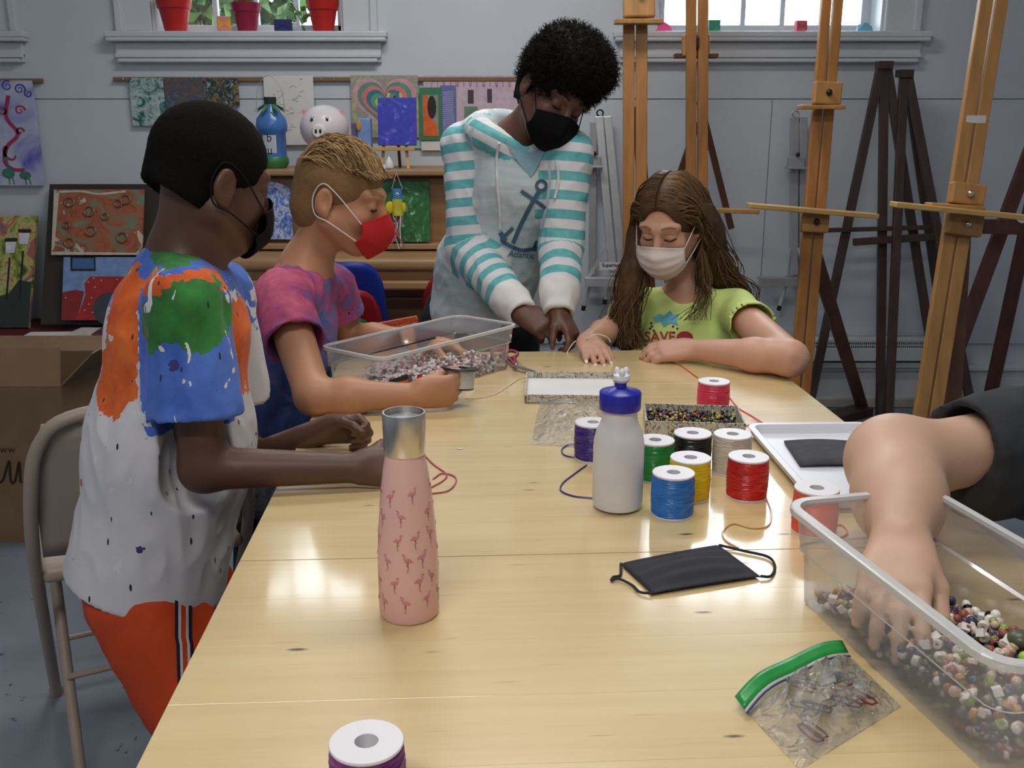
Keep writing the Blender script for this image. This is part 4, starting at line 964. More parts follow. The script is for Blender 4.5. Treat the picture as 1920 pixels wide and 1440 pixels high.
def table(a, c2, label):
    o = L0 + tv * a; ln = c2 - a; base = o + tu * tw / 2 + tv * ln / 2; base = A(base[0], base[1], 0)
    t = thing('work_table', base, label, 'table', 'pine work tables set end to end'); R = np.stack([tu, tv, A(0, 0, 1)], 1)
    pl = None; wpl = (ln - .001) / NPL; me = M().box((0, 0, 0), (tw, wpl - .0002, tth)).data(); me.materials.append(TW)
    for k in range(NPL):
        p = bpy.data.objects.new('plank', me); COL.objects.link(p); p.parent = t
        q = o + tu * tw / 2 + tv * (.0005 + (k + .5) * wpl) - A(0, 0, tth / 2) - base
        p.location = tuple(q); p.rotation_euler = (0, 0, math.atan2(tu[1], tu[0]))
        md = p.modifiers.new('edge', 'BEVEL'); md.width = .00015; md.segments = 1
    B = lambda x, y, z: o + tu * x + tv * y + A(0, 0, z - TZ)
    for x in (.09, tw - .09): obj('apron', M().bar(B(x, .09, TZ - tth - .04), B(x, ln - .09, TZ - tth - .04), .022, .08), PINE, t)
    for y in (.09, ln - .09): obj('apron', M().bar(B(.09, y, TZ - tth - .04), B(tw - .09, y, TZ - tth - .04), .022, .08), PINE, t)
    for x in (.1, tw - .1):
        for y in (.1, ln - .1): obj('leg', M().bar(B(x, y, 0), B(x, y, TZ - tth), .06, .06, tv), PINE, t, bevel=.004)
table(yseam + .0004, yfar, 'pale varnished pine table at which the children work')
table(yseam - 1.2, yseam - .0004, 'pale varnished pine table nearest the camera with the pink bottle')
def on_t(u, v, dz=0.0): q = T(u, v, TZ + dz); return A(q[0], q[1], TZ)

# ============================================================ beige folding chair (and the two its copies are sat on)
BEI = mat('beige_enamel', srgb(168, 152, 138), .45, .06, 6.0)
def foldchair(loc, rz, label):
    t = thing('folding_chair', (0, 0, 0), label, 'chair', 'beige metal folding chairs'); n = 8
    for sx in (-1, 1):
        pass
    bk = [(-.19, -.0, 0), (-.2, -.17, .43), (-.195, -.24, .62), (-.17, -.27, .74), (-.1, -.285, .79), (.1, -.285, .79), (.17, -.27, .74), (.195, -.24, .62), (.2, -.17, .43), (.19, .0, 0)]
    bk = [(x, y + .36 * max(0, (.5 - z)) if z < .5 else y + .0, z) for x, y, z in bk]
    obj('frame_tube', M().tube(spline(bk, 6), .0125, 10), BEI, t)
    for sx in (-1, 1):
        obj('rear_leg', M().tube([(sx * .165, .03, .42), (sx * .17, -.22, .02)], .0115, 10), BEI, t); obj('foot_cap', M().tube([(sx * .17, -.21, .03), (sx * .17, -.225, 0)], .014, 8), BEI, t)
        obj('foot_cap', M().tube([(sx * .19, .18, .02), (sx * .19, .182, 0)], .015, 8), BEI, t)
    obj('seat', M().grid(lambda a, c2: ((a - .5) * .38, -.17 + c2 * .39, .445 - .012 * math.sin(a * math.pi) * math.sin(c2 * math.pi)), 8, 8), BEI, t, solid=.03, bevel=.01)
    obj('backrest', M().grid(lambda a, c2: ((a - .5) * .37 * (1 - .12 * c2 ** 4), -.215 - .07 * c2 + .02 * (2 * a - 1) ** 2, .5 + .275 * c2), 12, 8), BEI, t, solid=.006)
    for yz in ((-.2, .2), (.13, .12)): obj('cross_rod', M().tube([(-.17, yz[0] + .08, yz[1]), (.17, yz[0] + .08, yz[1])], .007, 8), BEI, t)
    t.location = tuple(loc); t.rotation_euler = (0, 0, rz); return t
fc = foldchair((-.81, 1.97, 0), math.radians(28), 'beige metal folding chair behind the boy in the splatter shirt')

# ============================================================ cord spools
SPW = mat('spool_white', srgb(232, 230, 236), .4, .02, 10)
def cordmat(name, c): return mat(name, srgb(*c), .35, .14, 60, coat=.25)
cordmat('cord_blue', (40, 120, 205))
SR, SH = .0305, .064
def spool_proto():
    t = thing('cord_spool', (0, 0, 0), 'x', 'spool', 'plastic lacing spools on the table')
    hr = .0098
    obj('flange', M().lathe([(hr, SH - .003), (SR * .98, SH - .003), (SR, SH - .0015), (SR * .98, SH), (hr, SH)], n=40, close=True), SPW, t)
    obj('flange', M().lathe([(hr, 0), (SR * .98, 0), (SR, .0015), (SR * .98, .003), (hr, .003)], n=40, close=True), SPW, t)
    obj('core', M().lathe([(hr, .001), (hr, SH - .0005), (hr + .002, SH - .0005), (hr + .002, .001)], n=24, close=True), SPW, t)
    V = []; F = []; nr, na = 76, 48; rg = np.random.default_rng(2); nz = pnoise(np.stack([np.repeat(np.arange(nr), na) * .5, np.tile(np.arange(na), nr) * .16, np.zeros(nr * na)], 1), 3).reshape(nr, na)
    for i in range(nr):
        z = .003 + (SH - .006) * i / (nr - 1)
        for k in range(na):
            a = 2 * math.pi * k / na; ph = i / 3.3 + .5 * math.sin(a + i * .07) + .25 * nz[i, k]
            r = SR * .955 + .0011 * abs(math.sin(math.pi * ph)) + .0007 * nz[i, k] + .0012 * math.sin(math.pi * i / nr); V.append((r * math.cos(a), r * math.sin(a), z))
    F = [(i * na + k, i * na + (k + 1) % na, (i + 1) * na + (k + 1) % na, (i + 1) * na + k) for i in range(nr - 1) for k in range(na)]
    obj('wound_cord', M().add(V, F, True), MATS['cord_blue'], t); return t
sp0 = spool_proto(); used = False
SPOOL = {}
for nm, u, v, c, lab in (('blue', 1263, 885, None, 'bright blue cord spool in front of the yellow one'), ('yellow', 1295, 857, (235, 205, 20), 'yellow cord spool behind the blue one'), ('green', 1229, 824, (30, 150, 70), 'green cord spool right of the white bottle'),
        ('black', 1299, 811, (22, 22, 24), 'black cord spool with white flange'), ('cream', 1374, 813, (215, 208, 192), 'cream white cord spool beside the black one'), ('red', 1404, 855, (205, 30, 30), 'red cord spool, right of the spool cluster'),
        ('pink', 1339, 714, (245, 60, 95), 'hot pink cord spool standing alone near the girl'), ('navy', 1112, 791, (62, 40, 130), 'indigo cord spool half hidden behind the white bottle'), ('coral', 1532, 914, (245, 100, 70), 'coral orange cord spool behind the bead bin'), ('violet', 687, 1389, (120, 36, 130), 'purple cord spool cut by the bottom picture edge')):
    q = on_t(u, v, SH)
    if c is None: sp0.location = tuple(q); ORI[sp0.name] = q; sp0['label'] = lab; s_ = sp0
    else: s_ = dup(sp0, q, random.uniform(0, 6.28), lab, {'cord_blue': cordmat('cord_' + nm, c)})
    SPOOL[nm] = q
def cord(name, pts, m, label, r=.0013, cat='cord', parent=None):
    q = M().tube(spline(pts, 10), r, 6)
    if parent is not None: return obj(name, q, m, parent)
    return tag(obj(name, q, m), label, cat)
def tp(u, v, dz=.0016): q = T(u, v, TZ + dz); return q
cord('cord_tail', [tp(1308, 708), tp(1290, 695), tp(1272, 683), tp(1250, 676), tp(1225, 673), tp(1206, 675)], cordmat('cord_red2', (225, 80, 50)), 'thin red cord trailing left from the hot pink spool')
cord('cord_tail', [tp(1368, 745), tp(1385, 765), tp(1410, 780), tp(1440, 800, .004), tp(1425, 796), tp(1395, 798)], MATS['cord_pink'], 'pink cord end trailing towards the white tray')
cord('cord_tail', [tp(1090, 836), tp(1070, 833), tp(1054, 842), tp(1058, 853), tp(1075, 857), tp(1092, 855)], MATS['cord_navy'], 'small indigo cord loop beside the clear bag')
cord('cord_tail', [tp(1100, 872), tp(1075, 890), tp(1055, 906), tp(1052, 920), tp(1075, 930), tp(1112, 934)], MATS['cord_navy'], 'long indigo cord curve left of the white bottle')
cord('cord_tail', [tp(1438, 935), tp(1446, 960), tp(1440, 985), tp(1410, 990), tp(1375, 982), tp(1356, 995), tp(1360, 1012), tp(1384, 1027)], cordmat('cord_tan', (222, 180, 130)), 'tan cord curling in front of the red spool')
cord('cord_tail', [tp(1560, 985), tp(1580, 985), tp(1588, 1000), tp(1572, 1010)], MATS['cord_coral'], 'coral cord end beside the coral spool')
# ============================================================ pink insulated bottle
q = on_t(768, 1148); Yb = q[1]; t = thing('insulated_bottle', q, 'tall pale pink insulated bottle with flamingo print and steel cap', 'bottle')
zc = lambda v: P(768, v, Yb)[2]
px = lambda n: px2m(A(0, Yb, .85), n)
PK = mat('bottle_pink', srgb(236, 188, 180), .42, .03, 10); STEEL = mat('brushed_steel', (.62, .58, .54), .3, .1, 60, metal=1.0, stretch=(1, 1, .05)); STEELL = mat('steel_bright', (.8, .81, .84), .22, .03, 10, metal=.9)
H = zc(772) - TZ; rb = px(57.0); rn = px(38.5); zcp = TZ + H * .80
prof = [(0, TZ + .001), (rb * .95, TZ + .001), (rb, TZ + .006), (rb * 1.01, TZ + H * .2), (rb * .985, TZ + H * .33), (rb * .93, TZ + H * .46), (rb * .83, TZ + H * .62), (rn * 1.06, TZ + H * .74), (rn * .97, TZ + H * .785), (rn * .93, zcp), (0, zcp)]
obj('bottle_body', M().lathe(prof, (q[0], q[1], 0), 56), PK, t)
obj('cap', M().lathe([(rn * .93, zcp), (rn, zcp + .002), (rn * 1.03, TZ + H * .985), (rn * 1.0, TZ + H), (rn * .94, TZ + H), (rn * .93, TZ + H - .006), (0, TZ + H - .0065)], (q[0], q[1], 0), 56), STEEL, t)
obj('cap_disc', M().lathe([(rn * .925, TZ + H - .0062), (0, TZ + H - .0055)], (q[0], q[1], 0), 48), STEELL, t)
def rad(z):
    for (r0, z0), (r1, z1) in zip(prof, prof[1:]):
        if z0 <= z <= z1 and z1 > z0: return r0 + (r1 - r0) * (z - z0) / (z1 - z0)
    return rb
def wrapcyl(tri, ang, z, s, flip=1):
    V, F = tri; out = []
    for x, y in V:
        zz = z + y * s; r = rad(zz) + .0007; a = ang + flip * x * s / r; out.append((q[0] + r * math.sin(a), q[1] - r * math.cos(a), zz))
    return out, [f if flip > 0 else f[::-1] for f in F]
fbody = merge2d([disc2d((0, .1), .3, 14, .17), strip2d(spline([(.22, .16), (.36, .34), (.24, .5), (.3, .66), (.42, .66)], 5), .075), strip2d([(-.2, .1), (-.42, -.06)], [.2, .04])])
fleg = merge2d([strip2d([(.02, -.02), (.0, -.42), (.04, -.85), (.16, -.87)], .035), strip2d([(-.04, -.02), (.16, -.34), (-.06, -.46)], .035), strip2d([(.42, .66), (.44, .56)], .05)])
FP = mat('flamingo_rose', srgb(214, 136, 142), .5, .1, 30); FD = mat('flamingo_dark', srgb(104, 58, 66), .5, .1, 30)
mb, ml = M(), M(); rows = 6
for r_ in range(rows):
    zz = TZ + H * (.115 + .105 * r_); n = 9 if r_ < 4 else 7
    for k in range(n):
        a = 2 * math.pi * (k + .5 * (r_ % 2)) / n + .12 * math.sin(3 * k + r_); s = .0128 + .001 * math.sin(5 * k + r_); fl = 1 if (k + r_) % 2 else -1
        mb.add(*wrapcyl(fbody, a, zz + .004 * math.sin(7 * k), s, fl), True); ml.add(*wrapcyl(fleg, a, zz + .004 * math.sin(7 * k), s, fl), True)
obj('flamingo_print', mb, FP, t); obj('flamingo_leg_print', ml, FD, t)
# ============================================================ white sports bottle
q = on_t(1157, 950); Yb = q[1]; t = thing('sports_bottle', q, 'frosted white sports bottle with blue cap and push spout', 'bottle')
zc = lambda v: P(1157, v, Yb)[2]; pxx = px2m(A(0, Yb, .8), 1); r = 47.5 * pxx
FROST, nt, b = newmat('frosted_plastic')
nz = N(nt, 'TexNoise', Vector=coords(nt), Scale=12.0, Detail=2.0)
_set(nt, b.inputs['Base Color'], ramp(nt, nz, [(.3, srgb(232, 232, 238)), (.7, srgb(242, 242, 246))])); b.inputs['Roughness'].default_value = .38; b.inputs['Alpha'].default_value = .88
b.inputs['Subsurface Weight'].default_value = .25; b.inputs['Subsurface Radius'].default_value = (.01, .01, .01)
zsh, znk, zcap0, zcap1 = zc(822), zc(782), zc(766), zc(735)
obj('bottle_body', M().lathe([(0, TZ + .003), (r * .8, TZ + .001), (r * .95, TZ + .004), (r, TZ + .014), (r * 1.0, zc(836)), (r * .97, zc(822)), (r * .9, zc(808)), (r * .78, zc(795)), (r * .7, zc(785)), (r * .68, zcap0)], (q[0], q[1], 0), 48), FROST, t)
zw = zc(838)
obj('water', M().lathe([(0, TZ + .006), (r * .9, TZ + .006), (r * .96, TZ + .02), (r * .96, zw), (0, zw)], (q[0], q[1], 0), 40), mat('cloudy_water', srgb(206, 210, 218), .15, .04, 10), t)
CBL = mat('cap_blue', srgb(38, 40, 170), .3, .05, 10)
rc = 38.5 * pxx
obj('cap', M().lathe([(rc * .98, zcap0), (rc, zcap0 + .002), (rc * 1.0, zcap1), (rc * .96, zcap1 + .0015), (rc * .34, zcap1 + .0075), (rc * .29, zcap1 + .0085), (rc * .28, zc(712)), (0, zc(712))], (q[0], q[1], 0), 40), CBL, t)
sp = M(); z0 = zc(716); sp.lathe([(.012 * .8, z0), (.0125, z0 + .004), (.0115, z0 + .010), (.007, z0 + .013), (0, z0 + .013)], (q[0] + .001, q[1], 0), 24)
for k in range(3):
    a = k * 2.09 + .5; sp.ball((q[0] + .001 + .0075 * math.cos(a), q[1] + .0075 * math.sin(a), z0 + .014), (.0045, .0045, .0075), 10, 8)
obj('spout', sp, mat('spout_white', srgb(236, 236, 244), .4), t)
# ============================================================ patterned paper tray, clear bag, bead box
PAT, nt, b = newmat('scribble_paper')
co = coords(nt); vz = N(nt, 'TexNoise', Vector=co, Scale=46.0, Detail=2.0, Distortion=2.5)
ln_ = ramp(nt, vz, [(.46, (0, 0, 0)), (.49, (1, 1, 1)), (.51, (1, 1, 1)), (.54, (0, 0, 0))])
_set(nt, b.inputs['Base Color'], mixc(nt, ln_, srgb(205, 200, 184), srgb(70, 62, 56))); b.inputs['Roughness'].default_value = .7
def openbox(name, label, cat, c, w, d, h, rz, mo, mi, group=None):
    t = thing(name, A(c[0], c[1], TZ), label, cat, group); R = rotz(rz); th = .003
    B = lambda x, y, z: A(c[0], c[1], TZ) + R @ A(x, y, z)
    obj('base', M().box(B(0, 0, .0025), (w, d, .003), R), mi, t)
    wl = M()
    for x in (-w / 2, w / 2): wl.box(B(x, 0, h / 2 + .001), (th, d + th, h), R)
    for y in (-d / 2, d / 2): wl.box(B(0, y, h / 2 + .001), (w + th, th, h), R)
    obj('side_wall', wl, mo, t, bevel=.0006); return t, B
a, b2, c2 = T(1010, 757), T(996, 716), T(1150, 706)
openbox('paper_tray', 'white paper tray with scribble-patterned rim beside the clear bag', 'tray', A(.125, (a[1] + b2[1]) / 2 + .01, 0), .19, .19, .017, -.03, PAT, PAPER)
cc = (T(1200, 800) + T(1368, 775)) / 2
t, B = openbox('bead_box', 'shallow scribble-patterned box full of small coloured beads', 'box', A(cc[0] + .003, cc[1] - .052, 0), .175, .115, .028, -.1, PAT, PAT)
def beadmat(name, stops, rough=.25):
    m, nt, b = newmat(name); _set(nt, b.inputs['Base Color'], ramp(nt, attr(nt, 'rnd'), stops, 'CONSTANT')); b.inputs['Roughness'].default_value = rough; return m
BCOL = [srgb(30, 28, 32), srgb(205, 200, 195), srgb(96, 66, 50), srgb(170, 150, 128), srgb(60, 48, 64), srgb(120, 60, 56), srgb(120, 130, 80), srgb(70, 84, 110), srgb(52, 44, 42), srgb(160, 130, 140), srgb(70, 60, 54), srgb(222, 220, 220)]
BEADM = beadmat('mixed_beads', [(i / 12, c) for i, c in enumerate(BCOL)])
BEADD = beadmat('dark_mixed_beads', [(i / 12, c) for i, c in enumerate([srgb(20, 18, 22), srgb(40, 28, 60), srgb(190, 170, 70), srgb(30, 26, 30), srgb(150, 50, 60), srgb(60, 40, 90), srgb(200, 180, 90), srgb(24, 24, 26), srgb(120, 150, 60), srgb(70, 50, 40), srgb(30, 30, 60), srgb(190, 180, 170)])])
BEADW = beadmat('letter_beads', [(i / 8, c) for i, c in enumerate([srgb(228, 222, 224), srgb(40, 36, 42), srgb(226, 220, 222), srgb(190, 130, 145), srgb(230, 225, 226), srgb(90, 80, 90), srgb(205, 170, 175), srgb(224, 220, 224)])])
def beadstuff(name, pts, r, m, parent, n=7, mm=4):
    proto = M().ball((0, 0, 0), 1, n, mm); V0 = np.vstack(proto.v); F0 = np.array(proto.f); k = len(V0)
    V = np.vstack([V0 * np.array([r * s, r * s, r * s * .8]) @ rotx(a).T @ rotz(c2).T + p for p, s, a, c2 in zip(pts, RNG.uniform(.7, 1.15, len(pts)), RNG.uniform(0, 3, len(pts)), RNG.uniform(0, 3, len(pts)))])
    F = np.vstack([F0 + i * k for i in range(len(pts))])
    o = sobj(name, (V, F), m, parent, {'rnd': np.repeat(RNG.random(len(pts)), k)}); o['kind'] = 'stuff'; return o
pts = [B(x, y, .006 + z) for x, y, z in zip(RNG.uniform(-.08, .08, 900), RNG.uniform(-.051, .051, 900), RNG.uniform(0, .014, 900))]
beadstuff('small_beads', pts, .0038, BEADD, t)
BAG = clear('bag_plastic', frost=.2, gloss=.13, rough=.14, crinkle=.8, tl_=0.0)
def bag(name, label, corners, h, seed, group=None, bulge=None, n=26):
    t = thing(name, A(*np.mean(corners, 0)[:2], TZ), label, 'bag', group); c = [np.asarray(x, float) for x in corners]
    def surf(top):
        def fn(a, b_):
            p = (c[0] * (1 - a) + c[1] * a) * (1 - b_) + (c[3] * (1 - a) + c[2] * a) * b_
            e = min(1, 5 * min(a, 1 - a, b_, 1 - b_)); nz = pnoise(np.array([[a * 7, b_ * 7, seed]]), seed)[0]; n2 = 1.6 * (.5 - abs(pnoise(np.array([[a * 9, b_ * 9, seed + 9.]]), seed)[0]) * 2)
            z = TZ + .001 + (top * e * (h * math.sin(math.pi * a) ** .5 * math.sin(math.pi * b_) ** .5 * (.75 + .6 * nz) + .006 * n2 + .004) if top else 0)
            return A(p[0] + .006 * nz * e, p[1] + .006 * n2 * e, max(z, TZ + .001))
        return fn
    obj('film', M().grid(surf(1), n, n), BAG, t); return t
bag('clear_bag', 'empty crumpled clear plastic bag behind the white bottle', [T(995, 834), T(1120, 842), T(1160, 758), T(1012, 752)], .02, 3)
# ============================================================ white tray with foam sheet
def rrect(cx_, cy_, w, d, rad_, n=6):
    o = []
    for sx, sy, a0 in ((1, 1, 0), (-1, 1, math.pi / 2), (-1, -1, math.pi), (1, -1, 1.5 * math.pi)):
        for k in range(n + 1):
            a = a0 + k / n * math.pi / 2; o.append((cx_ + sx * (w / 2 - rad_) + rad_ * math.cos(a), cy_ + sy * (d / 2 - rad_) + rad_ * math.sin(a)))
    return o
def loft(prof, w, d, rad_, B, caps=(True, True)):
    """rounded-rectangle loops; prof: (inset, z)"""
    m = M(); V = []; L = None
    for ins, z in prof:
        lp_ = rrect(0, 0, w - 2 * ins, d - 2 * ins, max(.002, rad_ - ins)); L = len(lp_); V += [B(x, y, z) for x, y in lp_]
    F = [(i * L + k, i * L + (k + 1) % L, (i + 1) * L + (k + 1) % L, (i + 1) * L + k) for i in range(len(prof) - 1) for k in range(L)]
    if caps[0]: F.append(tuple(range(L - 1, -1, -1)))
    if caps[1]: F.append(tuple(range((len(prof) - 1) * L, len(prof) * L)))
    return m.add(V, F)
TRW = mat('tray_white', srgb(224, 226, 236), .3, .02, 8)
tc = A(.548, 1.535, TZ); t = thing('plastic_tray', tc, 'shallow white plastic tray with rounded corners by the right table edge', 'tray')
R = rotz(.03); B = lambda x, y, z: tc + R @ A(x, y, z)
m = loft([(.012, .001), (.006, .006), (.003, .016), (0, .018), (.0, .0195), (.012, .0195), (.016, .014), (.022, .0045)], .235, .385, .03, B)
obj('tray_body', m, TRW, t, bevel=.0015)
fo = [T(1470, 828, TZ + .008), T(1592, 828, TZ + .008), T(1618, 872, TZ + .008), T(1500, 873, TZ + .008)]
m = M().grid(lambda a, c2: (fo[3] * (1 - a) + fo[2] * a) * (1 - c2) + (fo[0] * (1 - a) + fo[1] * a) * c2 + A(0, 0, .003 * math.sin(math.pi * a)), 8, 4)
tag(obj('foam_sheet', m, mat('charcoal_foam', srgb(72, 72, 80), .9, .1, 60), solid=.004), 'charcoal foam sheet lying in the white tray', 'foam sheet')
# ============================================================ black face mask on the table
c = [T(1164, 1062), T(1348, 1027), T(1426, 1086), T(1224, 1118)]
t = thing('face_mask', A(*np.mean(c, 0)[:2], TZ), 'black pleated face mask lying on the near table', 'face mask')
FAB = mat('black_fabric', srgb(40, 40, 50), .8, .15, 60, bmp=.1, bscale=300)
def fn(a, v):
    p = (c[3] * (1 - a) + c[2] * a) * (1 - v) + (c[0] * (1 - a) + c[1] * a) * v
    pl = abs(((v * 4) % 1) - .5) * 2; return p + A(0, 0, .003 + .011 * math.sin(math.pi * min(1, max(0, a))) * math.sin(math.pi * v) + .0022 * pl * math.sin(math.pi * a) ** .3)
obj('mask_cloth', M().grid(fn, 24, 32), FAB, t, solid=.0012)
ELA = mat('black_elastic', srgb(24, 24, 28), .7, .1, 60)
obj('ear_loop', M().tube(spline([c[1] + A(0, 0, .004), tp(1395, 1033, .003), tp(1440, 1044, .003), tp(1453, 1062, .003), tp(1445, 1080, .003), c[2] + A(0, 0, .004)], 8), .0018, 6), ELA, t)
obj('ear_loop', M().tube(spline([c[0] + A(0, 0, .004), tp(1163, 1078, .003), tp(1150, 1082, .003), tp(1147, 1088, .003), tp(1160, 1085, .004), tp(1185, 1097, .003), tp(1200, 1110, .003), c[3] + A(0, 0, .004)], 8), .0018, 6), ELA, t)
# ============================================================ large clear bin with beads
BINM = clear('bin_plastic', frost=.32, gloss=.05, rough=.2, cloud=.06, tl_=.45); BINR = clear('bin_rim_plastic', frost=.78, gloss=.12, rough=.2)
hb = .122; zr = TZ + hb
ca, cb, cf = T(1465, 936, zr), T(1812, 1203, zr), T(1748, 924, zr)
bl_ = float(np.linalg.norm(cb - ca)) + .045; dl = unit(cb - ca); dw = A(-dl[1], dl[0], 0); dw = dw * np.sign(dw[0]); bw = float(abs((cf - ca) @ dw)) + .012
bc = ca + dl * bl_ / 2 + dw * bw / 2; bc = A(bc[0], bc[1], TZ); Rb = np.stack([dw, -dl, A(0, 0, 1)], 1)
BB = lambda x, y, z: bc + Rb @ A(x, y, z)
t = thing('storage_bin', bc, 'large clear plastic bin of mixed beads with an arm reaching in', 'bin')
obj('bin_wall', loft([(.026, .001), (.022, .003), (.0165, hb * .55), (.0125, hb * .57), (.006, hb - .006)], bw, bl_, .035, BB, (True, False)), BINM, t)
obj('rim', loft([(.006, hb - .009), (-.002, hb - .008), (-.002, hb - .001), (0, hb), (.009, hb), (.009, hb - .005)], bw, bl_, .035, BB, (False, False)), BINR, t)
obj('step_line', loft([(.0155, hb * .555), (.0118, hb * .565), (.0118, hb * .575)], bw, bl_, .035, BB, (False, False)), BINR, t)
def pile(n, seed, lo=0.0, hi=1.0):
    rg = np.random.default_rng(seed); o = []
    while len(o) < n:
        x, y = rg.uniform(-bw / 2 + .034, bw / 2 - .034), rg.uniform(-bl_ / 2 + .034, bl_ / 2 - .034)
        h = .022 + .012 * math.sin(-y * 14 + 1) + .012 * x / bw
        o.append((x, y, .009 + max(.004, h) * rg.uniform(lo, hi)))
    return o
bd = beadstuff('bead_bed', [BB(*p) for p in pile(1500, 4, 0, .82)], .0052, BEADM, t)
# the beads that show largest: each a thing of its own
LB = {}
def beadproto(kind, m, i):
    if kind == 'cube':
        me = M().box((0, 0, 0), (.0088, .0088, .0088))
        pr = me.data()
    elif kind == 'ring': pr = M().lathe([(.0018, -.003), (.0048, -.003), (.0056, 0), (.0048, .003), (.0018, .003)], n=10, close=True).data()
    elif kind == 'heart': pr = M().ball((0, 0, 0), (.011, .009, .005), 10, 6).data()
    else: pr = M().ball((0, 0, 0), (.0056, .0056, .005), 10, 7).data()
    pr.materials.append(m); return pr
BK = [('round', (232, 228, 222), 'white'), ('cube', (236, 234, 230), 'white'), ('ring', (24, 24, 28), 'black'), ('round', (52, 62, 92), 'navy blue'), ('ring', (200, 150, 90), 'tan'), ('round', (150, 84, 66), 'rust red'), ('ring', (140, 152, 80), 'lime green'), ('round', (90, 60, 90), 'plum'), ('ring', (225, 215, 200), 'cream'), ('round', (205, 178, 160), 'peach')]
pr = [beadproto(k, mat('bead_%d' % i, srgb(*c_), .22, .08, 60), i) for i, (k, c_, n_) in enumerate(BK)]
rg = np.random.default_rng(11)
top = pile(300, 6, .85, 1.08); acc_ = []
for i, p in enumerate(top):
    k = int(rg.integers(len(BK))); o = bpy.data.objects.new('bead', pr[k]); COL.objects.link(o); o.location = tuple(BB(*p)); o.rotation_euler = tuple(rg.uniform(0, 3, 3))
    s = rg.uniform(.8, 1.1); o.scale = (s, s, s)
    kd = {'cube': 'square letter bead', 'ring': 'ring-shaped bead', 'round': 'round bead'}[BK[k][0]]
    tag(o, '%s %s on the pile in the large clear bin' % (BK[k][2], kd), 'bead', 'beads in the large clear bin')
q = BB(.045, -.045, .052)
tag(obj('bead', M().ball(q, (.013, .013, .009), 16, 10), mat('olive_bead', srgb(84, 88, 66), .35)), 'big olive green disc bead on the pile in the bin', 'bead')
tag(obj('bead', M().ball(BB(.03, -.075, .05), (.009, .009, .006), 14, 8), mat('lime_bead', srgb(160, 200, 60), .35)), 'large lime flat bead near the olive disc bead', 'bead')
# ============================================================ zip bag with coloured clips
c = [T(1400, 1335), T(1500, 1445), T(1690, 1325), T(1585, 1222)]
t = bag('zip_bag', 'clear zip bag with green closure strip holding coloured clips', c, .03, 6)
gA, gB = T(1377, 1316, TZ + .006), T(1578, 1212, TZ + .006); gC, gD = T(1590, 1232, TZ + .004), T(1395, 1337, TZ + .004)
def gs(a, b_):
    p = (gD * (1 - a) + gC * a) * (1 - b_) + (gA * (1 - a) + gB * a) * b_; return p + A(-.004 * math.sin(math.pi * a), .010 * math.sin(math.pi * a), .004 + .006 * math.sin(math.pi * a) + .003 * math.sin(9 * a) + .002 * b_)
obj('green_strip', M().grid(gs, 20, 3), mat('green_film', srgb(36, 150, 70), .3, .15, 40), t, solid=.0006)
obj('zip_line', M().tube([gs(a, -.28) for a in np.linspace(0, 1, 16)], .001, 5), mat('zip_navy', srgb(50, 50, 110), .4), t)
obj('zip_line', M().tube([gs(a, -.14) for a in np.linspace(0, 1, 16)], .0012, 5), mat('zip_clear', srgb(200, 205, 205), .3), t)
rg = np.random.default_rng(21); CL = [('teal', (60, 130, 140)), ('purple', (100, 70, 120)), ('maroon', (120, 40, 50)), ('dark grey', (60, 62, 70)), ('sea green', (90, 150, 130)), ('brown', (110, 76, 70))]
for k in range(18):
    u, v = 1500 + 120 * rg.random(), 1290 + 65 * rg.random() - .18 * 60 * rg.random()
    if k in (0, 1): u, v = 1518 + 8 * k, 1378 - 6 * k
    p = T(u, v, TZ + .004); a = rg.uniform(0, 3.14) if k > 1 else 2.0; ci = k % 6 if k > 1 else 2; d, e_ = A(math.cos(a), math.sin(a), 0), A(-math.sin(a), math.cos(a), 0); l, w = .014, .0055
    z = .0012 + .014 * rg.random(); ring = [p + d * x * l + e_ * y * w + A(0, 0, z) for x, y in ((-1, -.6), (-.6, -1), (.6, -.8), (1, -.3), (1, .3), (.6, .8), (-.6, 1), (-1, .6))]
    tag(obj('clip', M().tube(ring, .0011, 6, closed=True), mat('clip_' + CL[ci][0].replace(' ', '_'), srgb(*CL[ci][1]), .4)), '%s wire clip inside the zip bag' % CL[ci][0], 'clip', 'coloured clips in the zip bag')
# ============================================================ far clear bin with letter beads
hb2 = .105; zr = TZ + hb2
cn, cr_, cl = T(716, 673, zr), T(976, 607, zr), T(680, 634, zr)
dl = unit(cr_ - cn); dw = A(-dl[1], dl[0], 0); l2 = float(np.linalg.norm(cr_ - cn)); w2 = float(abs((cl - cn) @ dw)) + .02
bc2 = cn + dl * l2 / 2 + dw * w2 / 2; bc2 = A(bc2[0], bc2[1], TZ); R2 = np.stack([dl, dw, A(0, 0, 1)], 1); B2 = lambda x, y, z: bc2 + R2 @ A(x, y, z)
t = thing('storage_bin', bc2, 'clear plastic bin of letter beads with printed label before the blond boy', 'bin')
BIN2 = clear('bin2_plastic', frost=.17, gloss=.16, rough=.1)
obj('bin_wall', loft([(.022, .001), (.019, .003), (.0135, hb2 * .6), (.0095, hb2 * .62), (.005, hb2 - .006)], l2, w2, .03, B2, (True, False)), BIN2, t)
obj('rim', loft([(.005, hb2 - .007), (0, hb2 - .006), (0, hb2), (.007, hb2), (.007, hb2 - .004)], l2, w2, .03, B2, (False, False)), BINR, t)
obj('step_line', loft([(.0125, hb2 * .605), (.009, hb2 * .612), (.009, hb2 * .625)], l2, w2, .03, B2, (False, False)), BINR, t)
rg = np.random.default_rng(5)
